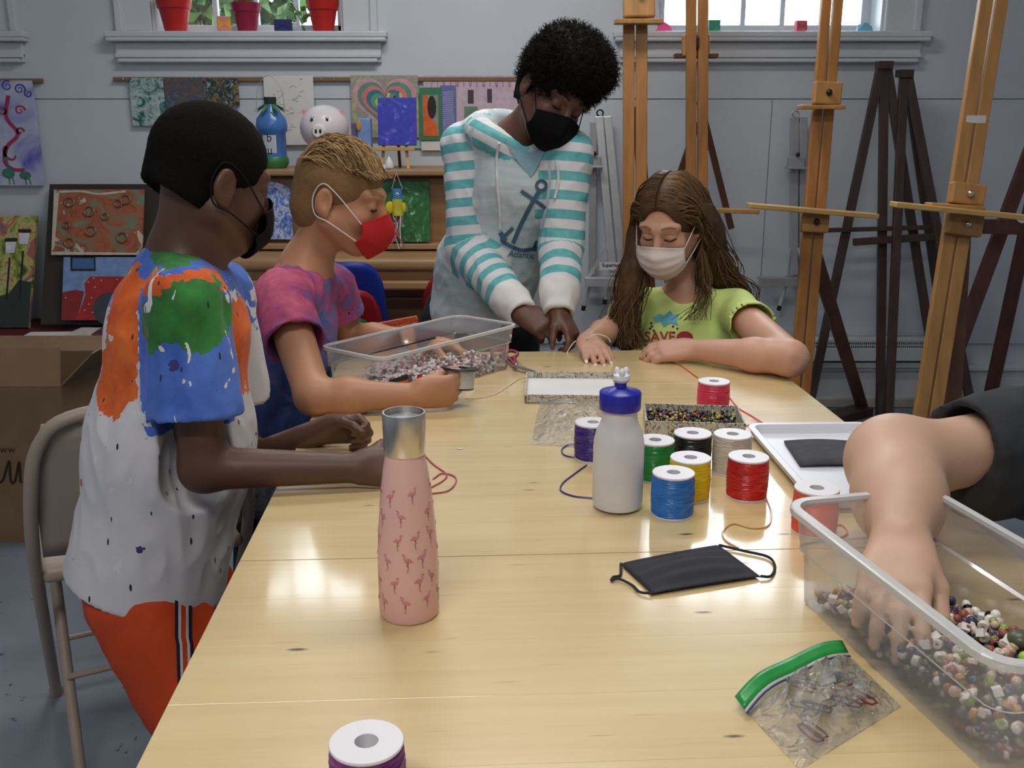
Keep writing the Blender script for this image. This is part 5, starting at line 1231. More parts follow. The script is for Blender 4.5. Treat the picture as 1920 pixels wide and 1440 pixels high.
pts = [B2(x, y, .006 + max(.002, .004 + .016 * (x / l2 + .5) + .008 * math.sin(9 * x)) * z) for x, y, z in zip(rg.uniform(-l2 / 2 + .03, l2 / 2 - .03, 1300), rg.uniform(-w2 / 2 + .03, w2 / 2 - .03, 1300), rg.uniform(0, 1, 1300))]
beadstuff('letter_bead_layer', pts, .0048, BEADW, t, 6, 4)
for (x0_, x1_, z0_, z1_, mm_, nm_) in ((-.46, -.3, .06, .5, flat('label_grey2', (110, 108, 112)), 'label'), (-.455, -.33, .3, .42, flat('label_orange', (235, 120, 40)), 'label_band'), (-.455, -.33, .44, .52, flat('label_dark', (50, 48, 56)), 'label_band'), (-.3, -.22, .06, .3, PAPER, 'barcode_label'), (-.27, -.235, .26, .46, flat('label_red', (205, 50, 45)), 'label_band')):
    f_ = .0012 if nm_ == 'label' else .0022; yy = lambda z: -w2 / 2 + .0185 - .006 * z - f_
    obj(nm_, M().add([B2(x0_ * l2 + .01, yy(z0_), z0_ * hb2), B2(x1_ * l2 + .01, yy(z0_), z0_ * hb2), B2(x1_ * l2 + .01, yy(z1_), z1_ * hb2), B2(x0_ * l2 + .01, yy(z1_), z1_ * hb2)], [(0, 1, 2, 3)]), mm_, t)
bcm = M()
for k in range(12):
    x_ = (-.295 + .0058 * k) * l2 + .01; bcm.add([B2(x_, -w2 / 2 + .0158, .012), B2(x_ + .0011 * (1 + k % 3) * .6, -w2 / 2 + .0158, .012), B2(x_ + .0011 * (1 + k % 3) * .6, -w2 / 2 + .0152, .026), B2(x_, -w2 / 2 + .0152, .026)], [(0, 1, 2, 3)])
obj('barcode', bcm, INK, t)
# orange box lid behind the bin
q = P(720, 603, 2.42); t = tag(obj('box_lid', M().bar(P(655, 622, 2.40), P(782, 598, 2.47), .012, .016).add([P(660, 626, 2.39), P(782, 604, 2.46), P(782, 632, 2.44), P(670, 650, 2.37)], [(0, 1, 2, 3)]), paintmat('orange_print', [(.4, srgb(190, 80, 40)), (.5, srgb(170, 60, 40)), (.6, srgb(205, 130, 90))], 40, 1)), 'orange printed game box lid standing behind the far bin', 'box lid')
# scissors
t = thing('scissors', on_t(960, 690), 'grey scissors with dark red handles right of the far bin', 'scissors')
BLD = mat('blade_steel', (.35, .33, .33), .35, .1, 20, metal=.8); HRD = mat('handle_maroon', srgb(140, 34, 56), .4)
piv = tp(968, 686, .012)
obj('blade', M().bar(piv - (tp(1014, 700, .004) - piv) * .1, tp(1014, 700, .004), .014, .003, w2=.003), BLD, t); obj('blade', M().bar(piv, tp(1004, 702, .003), .012, .003, w2=.003), BLD, t)
for u, v in ((955, 665), (937, 660)):
    c_ = tp(u, v, .018); pts = [c_ + .019 * math.cos(a) * A(1, .2, .1) + .012 * math.sin(a) * A(-.2, 1, .5) for a in np.linspace(0, 6.28, 17)[:-1]]
    obj('handle', M().tube(pts, .0042, 8, closed=True).tube([c_ + A(.012, -.012, -.004), piv], .0045, 8), HRD, t)
obj('pivot_screw', M().ball(piv + A(0, 0, .003), .003, 8, 6), BRASS, t)
# odds and ends on the table
tag(obj('charm', M().ball(tp(676, 790, .005), (.006, .005, .005), 10, 6).ball(tp(681, 796, .004), (.004, .004, .004), 10, 6).tube([tp(672, 784, .004), tp(684, 800, .003)], .0012, 5), mat('charm_white', srgb(220, 205, 190), .4)), 'tiny white and brown charm by the boy\'s hands', 'charm')
tag(obj('plastic_bit', M().ball(tp(1339, 686, .002), (.006, .003, .0018), 8, 5), mat('yellow_bit', srgb(235, 205, 50), .4)), 'tiny yellow plastic bit near the girl\'s forearm', 'plastic bit')
tag(obj('plastic_bit', M().ball(tp(862, 841, .001), (.007, .003, .0008), 8, 5), PAPER), 'tiny white scrap on the table middle', 'plastic bit')
# ============================================================ people
def skin(name, c, var=.08):
    m, nt, b = newmat(name); co = coords(nt)
    n1 = N(nt, 'TexNoise', Vector=co, Scale=9.0, Detail=4.0); n2 = N(nt, 'TexNoise', Vector=co, Scale=240.0, Detail=2.0)
    lo = tuple(x * (1 - var) for x in c); hi = tuple(min(1, x * (1 + var)) for x in c); hi = (hi[0], hi[1] * .97, hi[2] * .95)
    _set(nt, b.inputs['Base Color'], ramp(nt, n1, [(.3, lo), (.7, hi)])); b.inputs['Roughness'].default_value = .48
    b.inputs['Subsurface Weight'].default_value = .18; b.inputs['Subsurface Radius'].default_value = (.010, .004, .002); b.inputs['Subsurface Scale'].default_value = .5
    bump(nt, b, n2, .06, .001); return m
SKA, SKC = skin('skin_dark_brown', srgb(92, 62, 48)), skin('skin_brown', srgb(104, 72, 58))
SKB, SKD, SKE = skin('skin_tanned', srgb(190, 137, 104)), skin('skin_light', srgb(212, 164, 140)), skin('skin_fair', srgb(210, 172, 148))
def hairmat(name, lo, hi, rough=.45):
    m, nt, b = newmat(name); r = attr(nt, 'rnd')
    n1 = N(nt, 'TexNoise', Vector=coords(nt), Scale=30.0, Detail=3.0)
    _set(nt, b.inputs['Base Color'], ramp(nt, mathn(nt, 'ADD', mathn(nt, 'MULTIPLY', r, .6), mathn(nt, 'MULTIPLY', n1, .4)), [(.2, lo), (.85, hi)])); b.inputs['Roughness'].default_value = rough; b.inputs['Specular IOR Level'].default_value = .12
    bump(nt, b, N(nt, 'TexNoise', Vector=coords(nt), Scale=420.0, Detail=2.0), .5, .003); return m
def hframe(c, f, up=(0, 0, 1), s=1.0):
    y = unit(f); x = unit(np.cross(y, up)); z = np.cross(x, y); R = np.stack([x, y, z], 1)
    return (lambda *p: np.asarray(c) + R @ (A(*p) * s)), R
def head(S, c, f, s, up=(0, 0, 1), neck=None, neckr=.05, ears=True):
    h, R = hframe(c, f, up, s)
    S.ell(h(0, -.012, .03), A(.071, .09, .078) * s, R, .02)
    S.ell(h(0, .028, -.03), A(.056, .062, .08) * s, R, .03)
    S.ell(h(0, .056, -.088), A(.03, .028, .022) * s, R, .03)
    for sx in (-1, 1):
        S.cone(h(sx * .055, .0, -.055), h(sx * .018, .062, -.09), .018 * s, .018 * s, .03)
        S.ell(h(sx * .034, .06, -.032), A(.025, .022, .024) * s, R, .02)
        S.cone(h(sx * .012, .083, .02), h(sx * .045, .068, .02), .011 * s, .01 * s, .016)
        S.ell(h(sx * .03, .098, .002), A(.018, .016, .011) * s, R, .012, 'd')
        S.ell(h(sx * .03, .074, -.001), A(.016, .0135, .0125) * s, R, .004)
        if ears:
            S.ell(h(sx * .077, -.012, -.012), A(.0085, .02, .031) * s, R, .006)
            S.ell(h(sx * .085, -.006, -.008), A(.007, .011, .019) * s, R, .004, 'd')
            S.ell(h(sx * .076, -.004, -.036), A(.007, .009, .01) * s, R, .005)
    S.cone(h(0, .086, .008), h(0, .106, -.03), .0075 * s, .0115 * s, .012)
    for sx in (-1, 1): S.ell(h(sx * .011, .098, -.036), A(.008, .01, .007) * s, R, .006)
    S.cone(h(-.015, .088, -.058), h(.015, .088, -.058), .0065 * s, None, .008); S.cone(h(-.013, .088, -.068), h(.013, .088, -.068), .007 * s, None, .008)
    if neck is not None: S.cone(h(0, -.025, -.055), neck, neckr * .92, neckr, .03)
    return h, R
def hand(S, w, d, n, right, s=1.0, curl=(20, 30, 20), spread=5.0, thumb=(.7, .6, .35), tc=25, per=None, fr=1.0):
    """palm, four fingers of different lengths and a thumb from the side of the palm; returns fingertips"""
    d = unit(d); n = np.asarray(n, float); n = unit(n - d * (n @ d)); sd = np.cross(d, n) * (1 if right else -1); tips = []
    offs = (.028, .0095, -.0095, -.027); lens = (.071, .079, .073, .057); kl = (.083, .087, .083, .075)
    S.ell(w + d * .045 * s, A(.036, .045, .014) * s, np.stack([sd, d, n], 1), .02)
    for i in range(4):
        kn = w + d * kl[i] * s + sd * offs[i] * s; S.cone(w + sd * offs[i] * .5 * s + d * .01, kn, .0135 * s, .0112 * s, .014)
        cu = per[i] if per else curl; a = math.radians(spread * (1.5 - i) * .8); dd = unit(d * math.cos(a) + sd * math.sin(a)); ang = 0.0; p = kn
        for j, (frac, ra, rb_) in enumerate(((.45, .0098, .0088), (.31, .0088, .008), (.24, .008, .0068))):
            ang += math.radians(cu[j]); v = dd * math.cos(ang) + n * math.sin(ang); q = p + v * lens[i] * frac * s
            S.cone(p, q, ra * s * fr, rb_ * s * fr, .005); p = q
        tips.append((p, v, unit(np.cross(v, sd)) * (1 if right else -1)))
    b0 = w + d * .022 * s + sd * .02 * s + n * .004 * s; b1 = b0 + unit(sd * thumb[0] + d * thumb[1] + n * thumb[2]) * .042 * s
    v = unit(sd * thumb[0] * .35 + d * thumb[1] * 1.3 + n * (thumb[2] + .25)); b2 = b1 + v * .034 * s; v2 = unit(v - sd * math.sin(math.radians(tc))); b3 = b2 + v2 * .026 * s
    S.cone(b0, b1, .0165 * s, .0118 * s, .014); S.cone(b1, b2, .0112 * s, .0098 * s, .005); S.cone(b2, b3, .0098 * s, .0075 * s, .004)
    tips.append((b3, v2, n)); return tips
def strands(name, paths, r, m, parent, rnd=None, k=3):
    """hair locks: thin tapering tubes"""
    V = []; F = []; rn = []; n = 0
    for i, pth in enumerate(paths):
        p = np.asarray(pth); L = len(p); d = np.gradient(p, axis=0); d /= np.linalg.norm(d, axis=1)[:, None] + 1e-9
        x = np.cross(d, A(.3, .9, .2)); x /= np.linalg.norm(x, axis=1)[:, None] + 1e-9; y = np.cross(d, x); rr = r * np.linspace(1, .35, L)[:, None]
        for j in range(k): V.append(p + rr * (math.cos(2 * math.pi * j / k) * x + math.sin(2 * math.pi * j / k) * y))
        a = np.arange(L - 1)
        for j in range(k): l = (j + 1) % k; F.append(np.stack([n + j * L + a, n + l * L + a, n + l * L + a + 1, n + j * L + a + 1], 1))
        n += k * L; rn.append(np.full(k * L, RNG.random() if rnd is None else rnd[i]))
    return sobj(name, (np.vstack(V), np.vstack(F)), m, parent, {'rnd': np.concatenate(rn)})
def cap(h, R, s, grow, front, res=.004, extra=None, pad=.16):
    """hair volume over the skull, kept off the face"""
    c = h(0, 0, 0); S = SDF(c - pad, c + pad, res)
    S.ell(h(0, -.012, .03), (A(.071, .09, .078) + grow) * s, R, .01)
    S.ell(h(0, -.05, -.03), (A(.056, .05, .06) + grow) * s, R, .02)
    if extra: extra(S)
    for e in front: S.ell(h(*e[0]), A(*e[1]) * s, R, .008, 'd')
    return S
def facemask(name, h, R, s, m, parent, zt=(-.008, -.034), zb=(-.118, -.078), ridge=0.0, pleat=0.0, w=1.12, em=None, bulge=.0, ear=(.078, -.008)):
    def fn(a, b):
        x = 2 * a - 1; e = abs(x); ph = x * w; zt_ = zt[0] + (zt[1] - zt[0]) * e ** 1.3; zb_ = zb[0] + (zb[1] - zb[0]) * e ** 1.6; z = zb_ + (zt_ - zb_) * b
        fwd = .072 + .012 * math.sin(math.pi * min(1, b * 1.05)) + (.010 * math.exp(-(x / .28) ** 2) * math.exp(-((b - .72) / .25) ** 2)) + ridge * math.exp(-(x / .12) ** 2) * math.sin(math.pi * b) + bulge * math.cos(x * 1.4)
        if b < .3: fwd -= .018 * (1 - b / .3) * (1 - .3 * e)
        fwd += pleat * (abs(((b * 4) % 1) - .5) - .25) * (1 - e ** 4)
        return h(.074 * math.sin(ph) * (1 + .02 * math.sin(b * 3)), .035 + fwd * math.cos(ph * .98) ** .8 if abs(ph * .98) < 1.55 else .035, z)
    o = obj(name, M().grid(fn, 36, 28), m, parent, solid=.0014)
    for sx, a in ((-1, 0), (1, 1)):
        t0, b0 = fn(a, .93), fn(a, .08); er = lambda y, z: h(sx * ear[0], y, z)
        obj('ear_loop', M().tube(spline([t0, h(sx * .081, .012, .012), er(-.022, .024), er(-.036, -.008), er(-.024, -.042), h(sx * .08, .008, -.05), b0], 6), .0014 * s, 5), em or m, o)
    return o, fn
def pxdecal(name, parts, tree, m, parent, off=.0015, label=None, sub=None):
    """print on cloth: flat shapes given in picture pixels are laid on the cloth surface"""
    V, F = merge2d(parts) if isinstance(parts, list) else parts; o = Vector((0, 0, CZ)); out = []; ok = []
    for u, v in V:
        d = Vector(unit(_dir(u, v))); q = tree.ray_cast(o, d); ok.append(q[0] is not None); out.append(np.array(q[0] - d * off) if q[0] is not None else np.zeros(3))
    F = [f for f in F if all(ok[i] for i in f) and max(np.linalg.norm(out[f[0]] - out[i]) for i in f) < .12]
    if not F: return None
    return obj(name, M().add(np.array(out), F, True), m, parent, label=label)
def pxpoint(tree, u, v, off=.003):
    d = Vector(unit(_dir(u, v))); q = tree.ray_cast(Vector((0, 0, CZ)), d); return None if q[0] is None else np.array(q[0] - d * off)
def folds(VF, amp, sc, seed, stretch=(1, 1, 1), mask=None):
    V, F = VF; amp = amp * (mask(V) if mask else 1.0); n = vnormals(V, F); p = V * np.array(stretch) / sc; w = pnoise(p + .6 * pnoise(p * .7, seed + 5)[:, None], seed)
    w = w + .45 * (1 - np.abs(pnoise(p * 1.7 + 11, seed + 1)) * 2.2)
    return V + n * (amp * w)[:, None], F
def poly2grid(pts, n=6):
    """fan-subdivided polygon in 2-D"""
    c = np.mean(pts, 0); V = [c]; F = []; k = len(pts)
    for r in range(1, n + 1): V += [c + (np.asarray(p, float) - c) * r / n for p in pts]
    F += [(0, 1 + i, 1 + (i + 1) % k) for i in range(k)]
    for r in range(n - 1): F += [(1 + r * k + i, 1 + (r + 1) * k + i, 1 + (r + 1) * k + (i + 1) % k, 1 + r * k + (i + 1) % k) for i in range(k)]
    return np.array(V), F
def tp3(u, v, z): return T(u, v, z)

# ------------------------------------------------------------ A: boy standing at left, splatter shirt
def person_a():
    neck = P(345, 492, 1.56); shR = P(352, 572, 1.44); shL = P(408, 552, 1.70); elR = P(383, 897, 1.42); wrR = P(668, 893, 1.445); elL = P(455, 872, 1.72); wrL = P(608, 836, 1.64)
    chest = P(338, 640, 1.56); mid = P(322, 830, 1.55); hem = P(284, 1074, 1.53); pel = P(288, 1085, 1.53)
    elR[2] = max(elR[2], TZ + .04); wrR[2] = max(wrR[2], TZ + .032); wrL[2] = max(wrL[2], TZ + .032)
    t = thing('person', A(pel[0], pel[1], 0), 'boy in paint-splatter shirt and orange shorts standing at the left of the table', 'person')
    S = SDF((-.86, 1.25, 0), (-.06, 1.92, 1.36), .0042)
    ax = unit(shR - shL); fwd = unit(np.cross((0, 0, 1), ax)); fwd = fwd * np.sign(fwd[0])
    hc = P(396, 330, 1.57); h, R = head(S, hc, (.70, .66, -.30), .96, up=(.1, 0, 1), neck=neck, neckr=.047)
    S.cone(neck, chest, .05, .075, .05); S.cone(chest, pel, .08, .085, .05, sq=(ax, 1.3)); S.cone(neck + A(0, 0, -.02), shR, .04, .042, .03); S.cone(neck + A(0, 0, -.02), shL, .04, .042, .03)
    S.chain([shR, elR], [.043, .034], .02); S.chain([elR, wrR], [.034, .023], .02); S.chain([shL, elL], [.043, .034], .02); S.chain([elL, wrL], [.033, .023], .02)
    hand(S, wrR, (1, .1, -.02), (.2, .8, -.5), True, .78, (35, 45, 30), 3)
    hand(S, wrL, (.95, -.05, .06), (.25, -.85, -.35), False, .8, per=[(50, 70, 30), (55, 75, 35), (60, 75, 35), (62, 75, 35)], spread=3, thumb=(.5, .8, .5))
    for sx, k0 in ((.07, -.02), (-.07, .0)):
        hip = pel + ax * sx; kn = A(pel[0] + .13 + k0, pel[1] + ax[1] * sx * 1.2, .30); an = A(pel[0] + .06 + k0, kn[1], .07)
        S.chain([hip, kn, an], [.075, .05, .035], .03); S.cone(an + A(-.02, 0, -.035), an + A(.11, .02, -.045), .034, .03, .02)
    S.plane((0, 0, .008), (0, 0, -1))
    VF = S.mesh(2); sobj('body', VF, SKA, t); del S
    # shirt
    S = SDF((-.86, 1.25, .42), (-.2, 1.9, 1.2), .0042); dn = unit(hem - mid)
    S.cone(neck + A(-.012, 0, -.012), chest + A(0, 0, .03), .055, .094, .04, sq=(ax, 1.15)); S.cone(chest + A(0, 0, .03), mid, .098, .122, .05, sq=(ax, 1.22)); S.cone(mid, hem + dn * .12 + A(-.01, 0, 0), .122, .135, .05, sq=(ax, 1.2))
    S.cone(neck + A(0, 0, -.035), shR + A(0, 0, .004), .052, .055, .03); S.cone(neck + A(0, 0, -.035), shL, .052, .055, .03)
    eR = shR + (elR - shR) * .66; eL = shL + (elL - shL) * .6
    S.cone(shR, eR + (elR - shR) * .2, .058, .075, .02, cut=[(eR, elR - shR)]); S.cone(shL, eL + (elL - shL) * .2, .058, .07, .02, cut=[(eL, elL - shL)])
    S.cone(eR - unit(elR - shR) * .022, eR + unit(elR - shR) * .1, .056, .064, .004, 'd'); S.cone(neck, hc, .052, .06, .012, 'd')
    S.plane(hem + A(.0, 0, -.012), unit(dn + A(-.12, 0, 0))); S.cone(hem - dn * .02, hem + dn * .2, .108, .118, .004, 'd', sq=(ax, 1.18))
    VF = folds(S.mesh(1), .006, .08, 3, (1.2, 1.2, .55), lambda v: np.clip(((hem - v) @ dn) / .07, .05, 1)); V = VF[0]
    # paint fields (the print of the shirt)
    def blob(px, r, Y): c = P(*px, Y); return 1 - np.linalg.norm((V - c) / np.asarray(r), axis=1)
    upper = (V[:, 2] - P(300, 640, 1.45)[2]) / .12
    slv = 1 - np.abs(np.linalg.norm(np.cross(V - shR, unit(elR - shR)), axis=1)) / .088; slv = np.where((V - shR) @ unit(elR - shR) < -.02, -1, slv); slv = np.where((V[:, 1] > 1.53) | ((V - shR) @ unit(elR - shR) > np.linalg.norm(eR - shR) + .03), -1, slv)
    sobj('tee_shirt', VF, splatmat(), t, {'upper': upper, 'slv': slv, 'org': np.maximum(np.maximum(blob((250, 610), (.034, .2, .11), 1.5), blob((350, 540), (.11, .12, .024), 1.40)), np.maximum(blob((236, 700), (.045, .2, .055), 1.5), blob((458, 640), (.03, .2, .11), 1.5))), 'grn': np.maximum(blob((350, 590), (.07, .1, .055), 1.38), np.maximum(blob((300, 480), (.05, .1, .018), 1.45), blob((285, 610), (.03, .1, .04), 1.4)))})
    # shorts
    S = SDF((-.86, 1.25, .2), (-.2, 1.9, .66), .0048)
    for sx, k0 in ((.07, -.02), (-.07, .0)):
        hip = pel + ax * sx + A(0, 0, .02); kn = A(pel[0] + .13 + k0, pel[1] + ax[1] * sx * 1.2, .30); e = hip + (kn - hip) * 1.02
        S.cone(hip + A(0, 0, -.03), e, .088, .085, .04, cut=[(e, kn - hip)])
    S.cone(pel + A(0, 0, .04), pel, .088, .092, .04, sq=(ax, 1.2))
    VF = folds(S.mesh(1), .005, .08, 8, (1, 1, .5)); sh = sobj('shorts', VF, mat('orange_knit', srgb(206, 70, 22), .7, .08, 8, bmp=.1, bscale=300), t)
    tr = bvh(VF)
    for u, w, m in ((331, 6, flat('stripe_navy', (24, 24, 44))), (337, 5, flat('stripe_white', (205, 200, 205))), (351, 5, flat('stripe_white', (205, 200, 205))), (357, 6, flat('stripe_navy', (24, 24, 44)))):
        pts = [(u + (5 if k > .5 else 0) * k, 1112 + 180 * k) for k in np.linspace(0, 1, 14)]; pxdecal('side_stripe', strip2d(pts, w), tr, m, sh, .002)
    # hair and mask
    HC = hairmat('hair_black_short', (.005, .0042, .004), (.011, .0095, .009), 1.0)
    S = cap(h, R, .96, .007, [((0, .115, -.05), (.1, .085, .085)), ((.085, .03, -.055), (.045, .06, .05)), ((-.085, .03, -.055), (.045, .06, .05)), ((0, -.088, -.112), (.1, .1, .08))])
    V, F = S.mesh(1); V = V + vnormals(V, F) * (.0012 * pnoise(V / .006, 4))[:, None]; sobj('hair', (V, F), HC, t, {'rnd': np.full(len(V), .4)})
    facemask('face_mask', h, R, .96, mat('mask_black_print', srgb(24, 22, 28), .8, .1, 30, spec=.15), t)
person_a_mat = None
def splatmat():
    m, nt, b = newmat('splatter_print'); co = coords(nt)
    nz = N(nt, 'TexNoise', Vector=co, Scale=13.0, Detail=6.0, Roughness=.65); nf = N(nt, 'TexNoise', Vector=co, Scale=60.0, Detail=3.0); sp = N(nt, 'TexVoronoi', Vector=co, Scale=26.0)
    vc = nt.nodes[-1]
    wob = mathn(nt, 'MULTIPLY', mathn(nt, 'SUBTRACT', nz, .5), 2.6); wob = mathn(nt, 'ADD', wob, mathn(nt, 'MULTIPLY', mathn(nt, 'SUBTRACT', nf, .5), .9))
    step = lambda a, k=1.0, o=0.0: mathn(nt, 'GREATER_THAN', mathn(nt, 'ADD', a, mathn(nt, 'MULTIPLY', wob, k)), o)
    WH, BL, OR, GR = srgb(214, 212, 218), ramp(nt, nz, [(.3, srgb(52, 92, 190)), (.7, srgb(90, 130, 220))]), ramp(nt, nz, [(.35, srgb(205, 80, 20)), (.6, srgb(235, 112, 40)), (.75, srgb(220, 140, 40))]), ramp(nt, nz, [(.3, srgb(28, 92, 40)), (.7, srgb(62, 150, 66))])
    c = mixc(nt, step(attr(nt, 'upper'), 1.6), WH, BL)
    c = mixc(nt, step(attr(nt, 'org'), .45), c, OR)
    c = mixc(nt, step(attr(nt, 'slv'), .12, .12), c, BL)
    c = mixc(nt, step(attr(nt, 'grn'), .55), c, GR)
    # white flecks on the colour, coloured drips on the white
    fl = mathn(nt, 'GREATER_THAN', N(nt, 'TexNoise', Vector=coords(nt, 'Object', scale=(1, 1, .6)), Scale=22.0, Detail=5.0, Distortion=1.0), .66)
    c = mixc(nt, fl, c, srgb(222, 222, 226))
    vd = nt.nodes.new('ShaderNodeTexVoronoi'); nt.links.new(co, vd.inputs['Vector']); vd.inputs['Scale'].default_value = 21.0
    pick = sep(nt, vd.outputs['Color']); dot = mathn(nt, 'LESS_THAN', vd.outputs['Distance'], mathn(nt, 'MULTIPLY', mathn(nt, 'MULTIPLY', pick[2], nf), .42))
    dot = mathn(nt, 'MULTIPLY', dot, mathn(nt, 'GREATER_THAN', pick[0], .45))
    c = mixc(nt, dot, c, ramp(nt, pick[1], [(0, srgb(215, 80, 50)), (.3, srgb(60, 60, 60)), (.55, srgb(180, 165, 40)), (.75, srgb(60, 60, 130))], 'CONSTANT'))
    vs_ = nt.nodes.new('ShaderNodeTexVoronoi'); nt.links.new(coords(nt, 'Object', scale=(1, 1, .35), rot=(.3, .5, 0)), vs_.inputs['Vector']); vs_.inputs['Scale'].default_value = 60.0
    fine = mathn(nt, 'MULTIPLY', mathn(nt, 'LESS_THAN', vs_.outputs['Distance'], .13), mathn(nt, 'GREATER_THAN', sep(nt, vs_.outputs['Color'])[0], .62)); c = mixc(nt, fine, c, srgb(48, 50, 60))
    _set(nt, b.inputs['Base Color'], c); b.inputs['Roughness'].default_value = .8; b.inputs['Sheen Weight'].default_value = .1
    bump(nt, b, N(nt, 'TexNoise', Vector=co, Scale=700.0), .12, .001); return m
person_a()

# ------------------------------------------------------------ B: blond boy seated, tie-dye shirt
def person_b():
    neck = P(572, 505, 2.2); shR = P(528, 560, 2.07); shL = P(618, 540, 2.33); elR = T(588, 744, TZ + .034); wrR = T(778, 742, TZ + .033); elL = P(652, 672, 2.36); wrL = P(800, 668, 2.28)
    for q, z in ((elR, .035), (wrR, .034), (elL, .04), (wrL, .05)): q[2] = max(q[2], TZ + z)
    pel = A(P(500, 800, 2.15)[0] - .02, 2.18, .52); chest = P(540, 610, 2.2)
    t = thing('person', A(pel[0], pel[1], 0), 'blond boy in tie-dye shirt and red mask seated at the table', 'person')
    S = SDF((-.88, 1.72, 0), (.02, 2.56, 1.28), .0042); ax = unit(shR - shL)
    hc = P(640, 366, 2.2); h, R = head(S, hc, (.955, -.13, -.26), 1.02, neck=neck, neckr=.047)
    S.cone(neck, chest, .05, .07, .05); S.cone(chest, pel, .08, .09, .05, sq=(ax, 1.35)); S.cone(neck + A(0, 0, -.02), shR, .04, .044, .03); S.cone(neck + A(0, 0, -.02), shL, .04, .044, .03)
    S.chain([shR, elR], [.045, .036], .02); S.chain([elR, elR + (wrR - elR) * .35, wrR], [.033, .034, .023], .02); S.chain([shL, elL], [.045, .036], .02); S.chain([elL, elL + (wrL - elL) * .35, wrL], [.035, .036, .024], .02)
    hand(S, wrR, (.97, .12, .1), (.15, .9, .1), True, .84, per=[(42, 50, 28), (46, 55, 30), (50, 58, 32), (52, 60, 32)], spread=2, thumb=(.3, .9, .55), tc=0)
    hand(S, wrL, (.95, -.2, -.12), (0, -.3, -1), False, .82, (25, 30, 20), 4)
    for sx in (.085, -.085):
        hip = pel + ax * sx; kn = hip + A(.36, .0, .0); an = A(kn[0] + .02, kn[1], .08); S.chain([hip, kn, an], [.08, .055, .036], .03); S.cone(an + A(-.03, 0, -.04), an + A(.12, 0, -.05), .034, .03, .02)
    S.plane((0, 0, .008), (0, 0, -1)); VF = S.mesh(2); sobj('body', VF, SKB, t); tr = bvh(VF); del S
    # face: brow and lashes on the visible side
    fr = lambda x, z: (h(x, .2, z), R[:, 0], R[:, 2], -R[:, 1])
    BR = mat('brow_blond', srgb(150, 110, 72), .7); LA = mat('lash_dark', srgb(60, 40, 32), .7)
    for sx in (1, -1):
        decal('eyebrow', strip2d([(sx * (.014 + .034 * k), .024 + .006 * math.sin(2.4 * k)) for k in np.linspace(0, 1, 8)], .007), (h(0, .2, 0), R[:, 0], R[:, 2], -R[:, 1]), tr, BR, t)
        decal('eyelash', strip2d([(sx * (.017 + .026 * k), -.007 - .003 * math.sin(3.1 * k)) for k in np.linspace(0, 1, 8)], .0035), (h(0, .2, 0), R[:, 0], R[:, 2], -R[:, 1]), tr, LA, t)
    # shirt
    S = SDF((-.88, 1.88, .44), (-.14, 2.56, 1.08), .0042)
    S.cone(neck + A(-.01, 0, -.015), chest, .056, .098, .05, sq=(ax, 1.15)); S.cone(chest, pel, .1, .118, .05, sq=(ax, 1.3)); S.cone(neck + A(0, 0, -.035), shR, .05, .056, .03); S.cone(neck + A(0, 0, -.035), shL, .05, .056, .03)
    eR = shR + (elR - shR) * .47; eL = shL + (elL - shL) * .6
    for s0, e0, el, rr in ((shR, eR, elR, .068), (shL, eL, elL, .064)):
        S.cone(s0, e0 + (el - s0) * .2, .055, rr, .02, cut=[(e0, el - s0)]); S.cone(e0 - unit(el - s0) * .02, e0 + unit(el - s0) * .1, .055, .06, .004, 'd')
    S.cone(neck, hc, .05, .06, .012, 'd'); S.plane(A(0, 0, .475), (0, 0, -1))
    VF = folds(S.mesh(1), .006, .07, 5, (1, 1, .7)); V = VF[0]; pk = (V[:, 2] - P(520, 600, 2.1)[2]) / .16 + .55 * (np.linalg.norm(np.cross(V - shR, unit(elR - shR)), axis=1) < .075) * (V[:, 1] < 2.12)
    m, nt, b = newmat('tie_dye'); co = coords(nt); nz = N(nt, 'TexNoise', Vector=co, Scale=8.0, Detail=5.0, Distortion=1.6); n2 = N(nt, 'TexNoise', Vector=co, Scale=26.0, Detail=4.0, Distortion=2.0)
    f = mathn(nt, 'ADD', mathn(nt, 'MULTIPLY', attr(nt, 'pk'), .15), mathn(nt, 'ADD', mathn(nt, 'MULTIPLY', nz, .78), mathn(nt, 'MULTIPLY', n2, .25)))
    _set(nt, b.inputs['Base Color'], ramp(nt, f, [(.2, srgb(42, 66, 120)), (.38, srgb(70, 96, 165)), (.47, srgb(110, 110, 170)), (.55, srgb(150, 84, 140)), (.66, srgb(205, 88, 130)), (.85, srgb(226, 122, 150))])); b.inputs['Roughness'].default_value = .8
    bump(nt, b, N(nt, 'TexNoise', Vector=co, Scale=600.0), .12, .001)
    sobj('tee_shirt', VF, m, t, {'pk': pk})
    # shorts
    S = SDF((-.88, 1.9, .36), (-.14, 2.5, .66), .006); S.cone(pel + A(0, 0, .03), pel, .11, .115, .04, sq=(ax, 1.3))
    for sx in (.085, -.085): hip = pel + ax * sx; S.cone(hip, hip + A(.4, 0, 0), .1, .085, .04, cut=[(hip + A(.33, 0, 0), (1, 0, 0))])
    sobj('shorts', folds(S.mesh(1), .005, .06, 9), paintmat('grey_camo', [(.35, srgb(80, 84, 100)), (.5, srgb(130, 134, 150)), (.6, srgb(62, 68, 92))], 14, 1.0), t)
    # hair: clipped sides, longer swept top
    HS = hairmat('hair_blond_clipped', srgb(128, 98, 68), srgb(156, 122, 86), .7); HL = hairmat('hair_blond', srgb(112, 86, 58), srgb(196, 162, 114), .45)
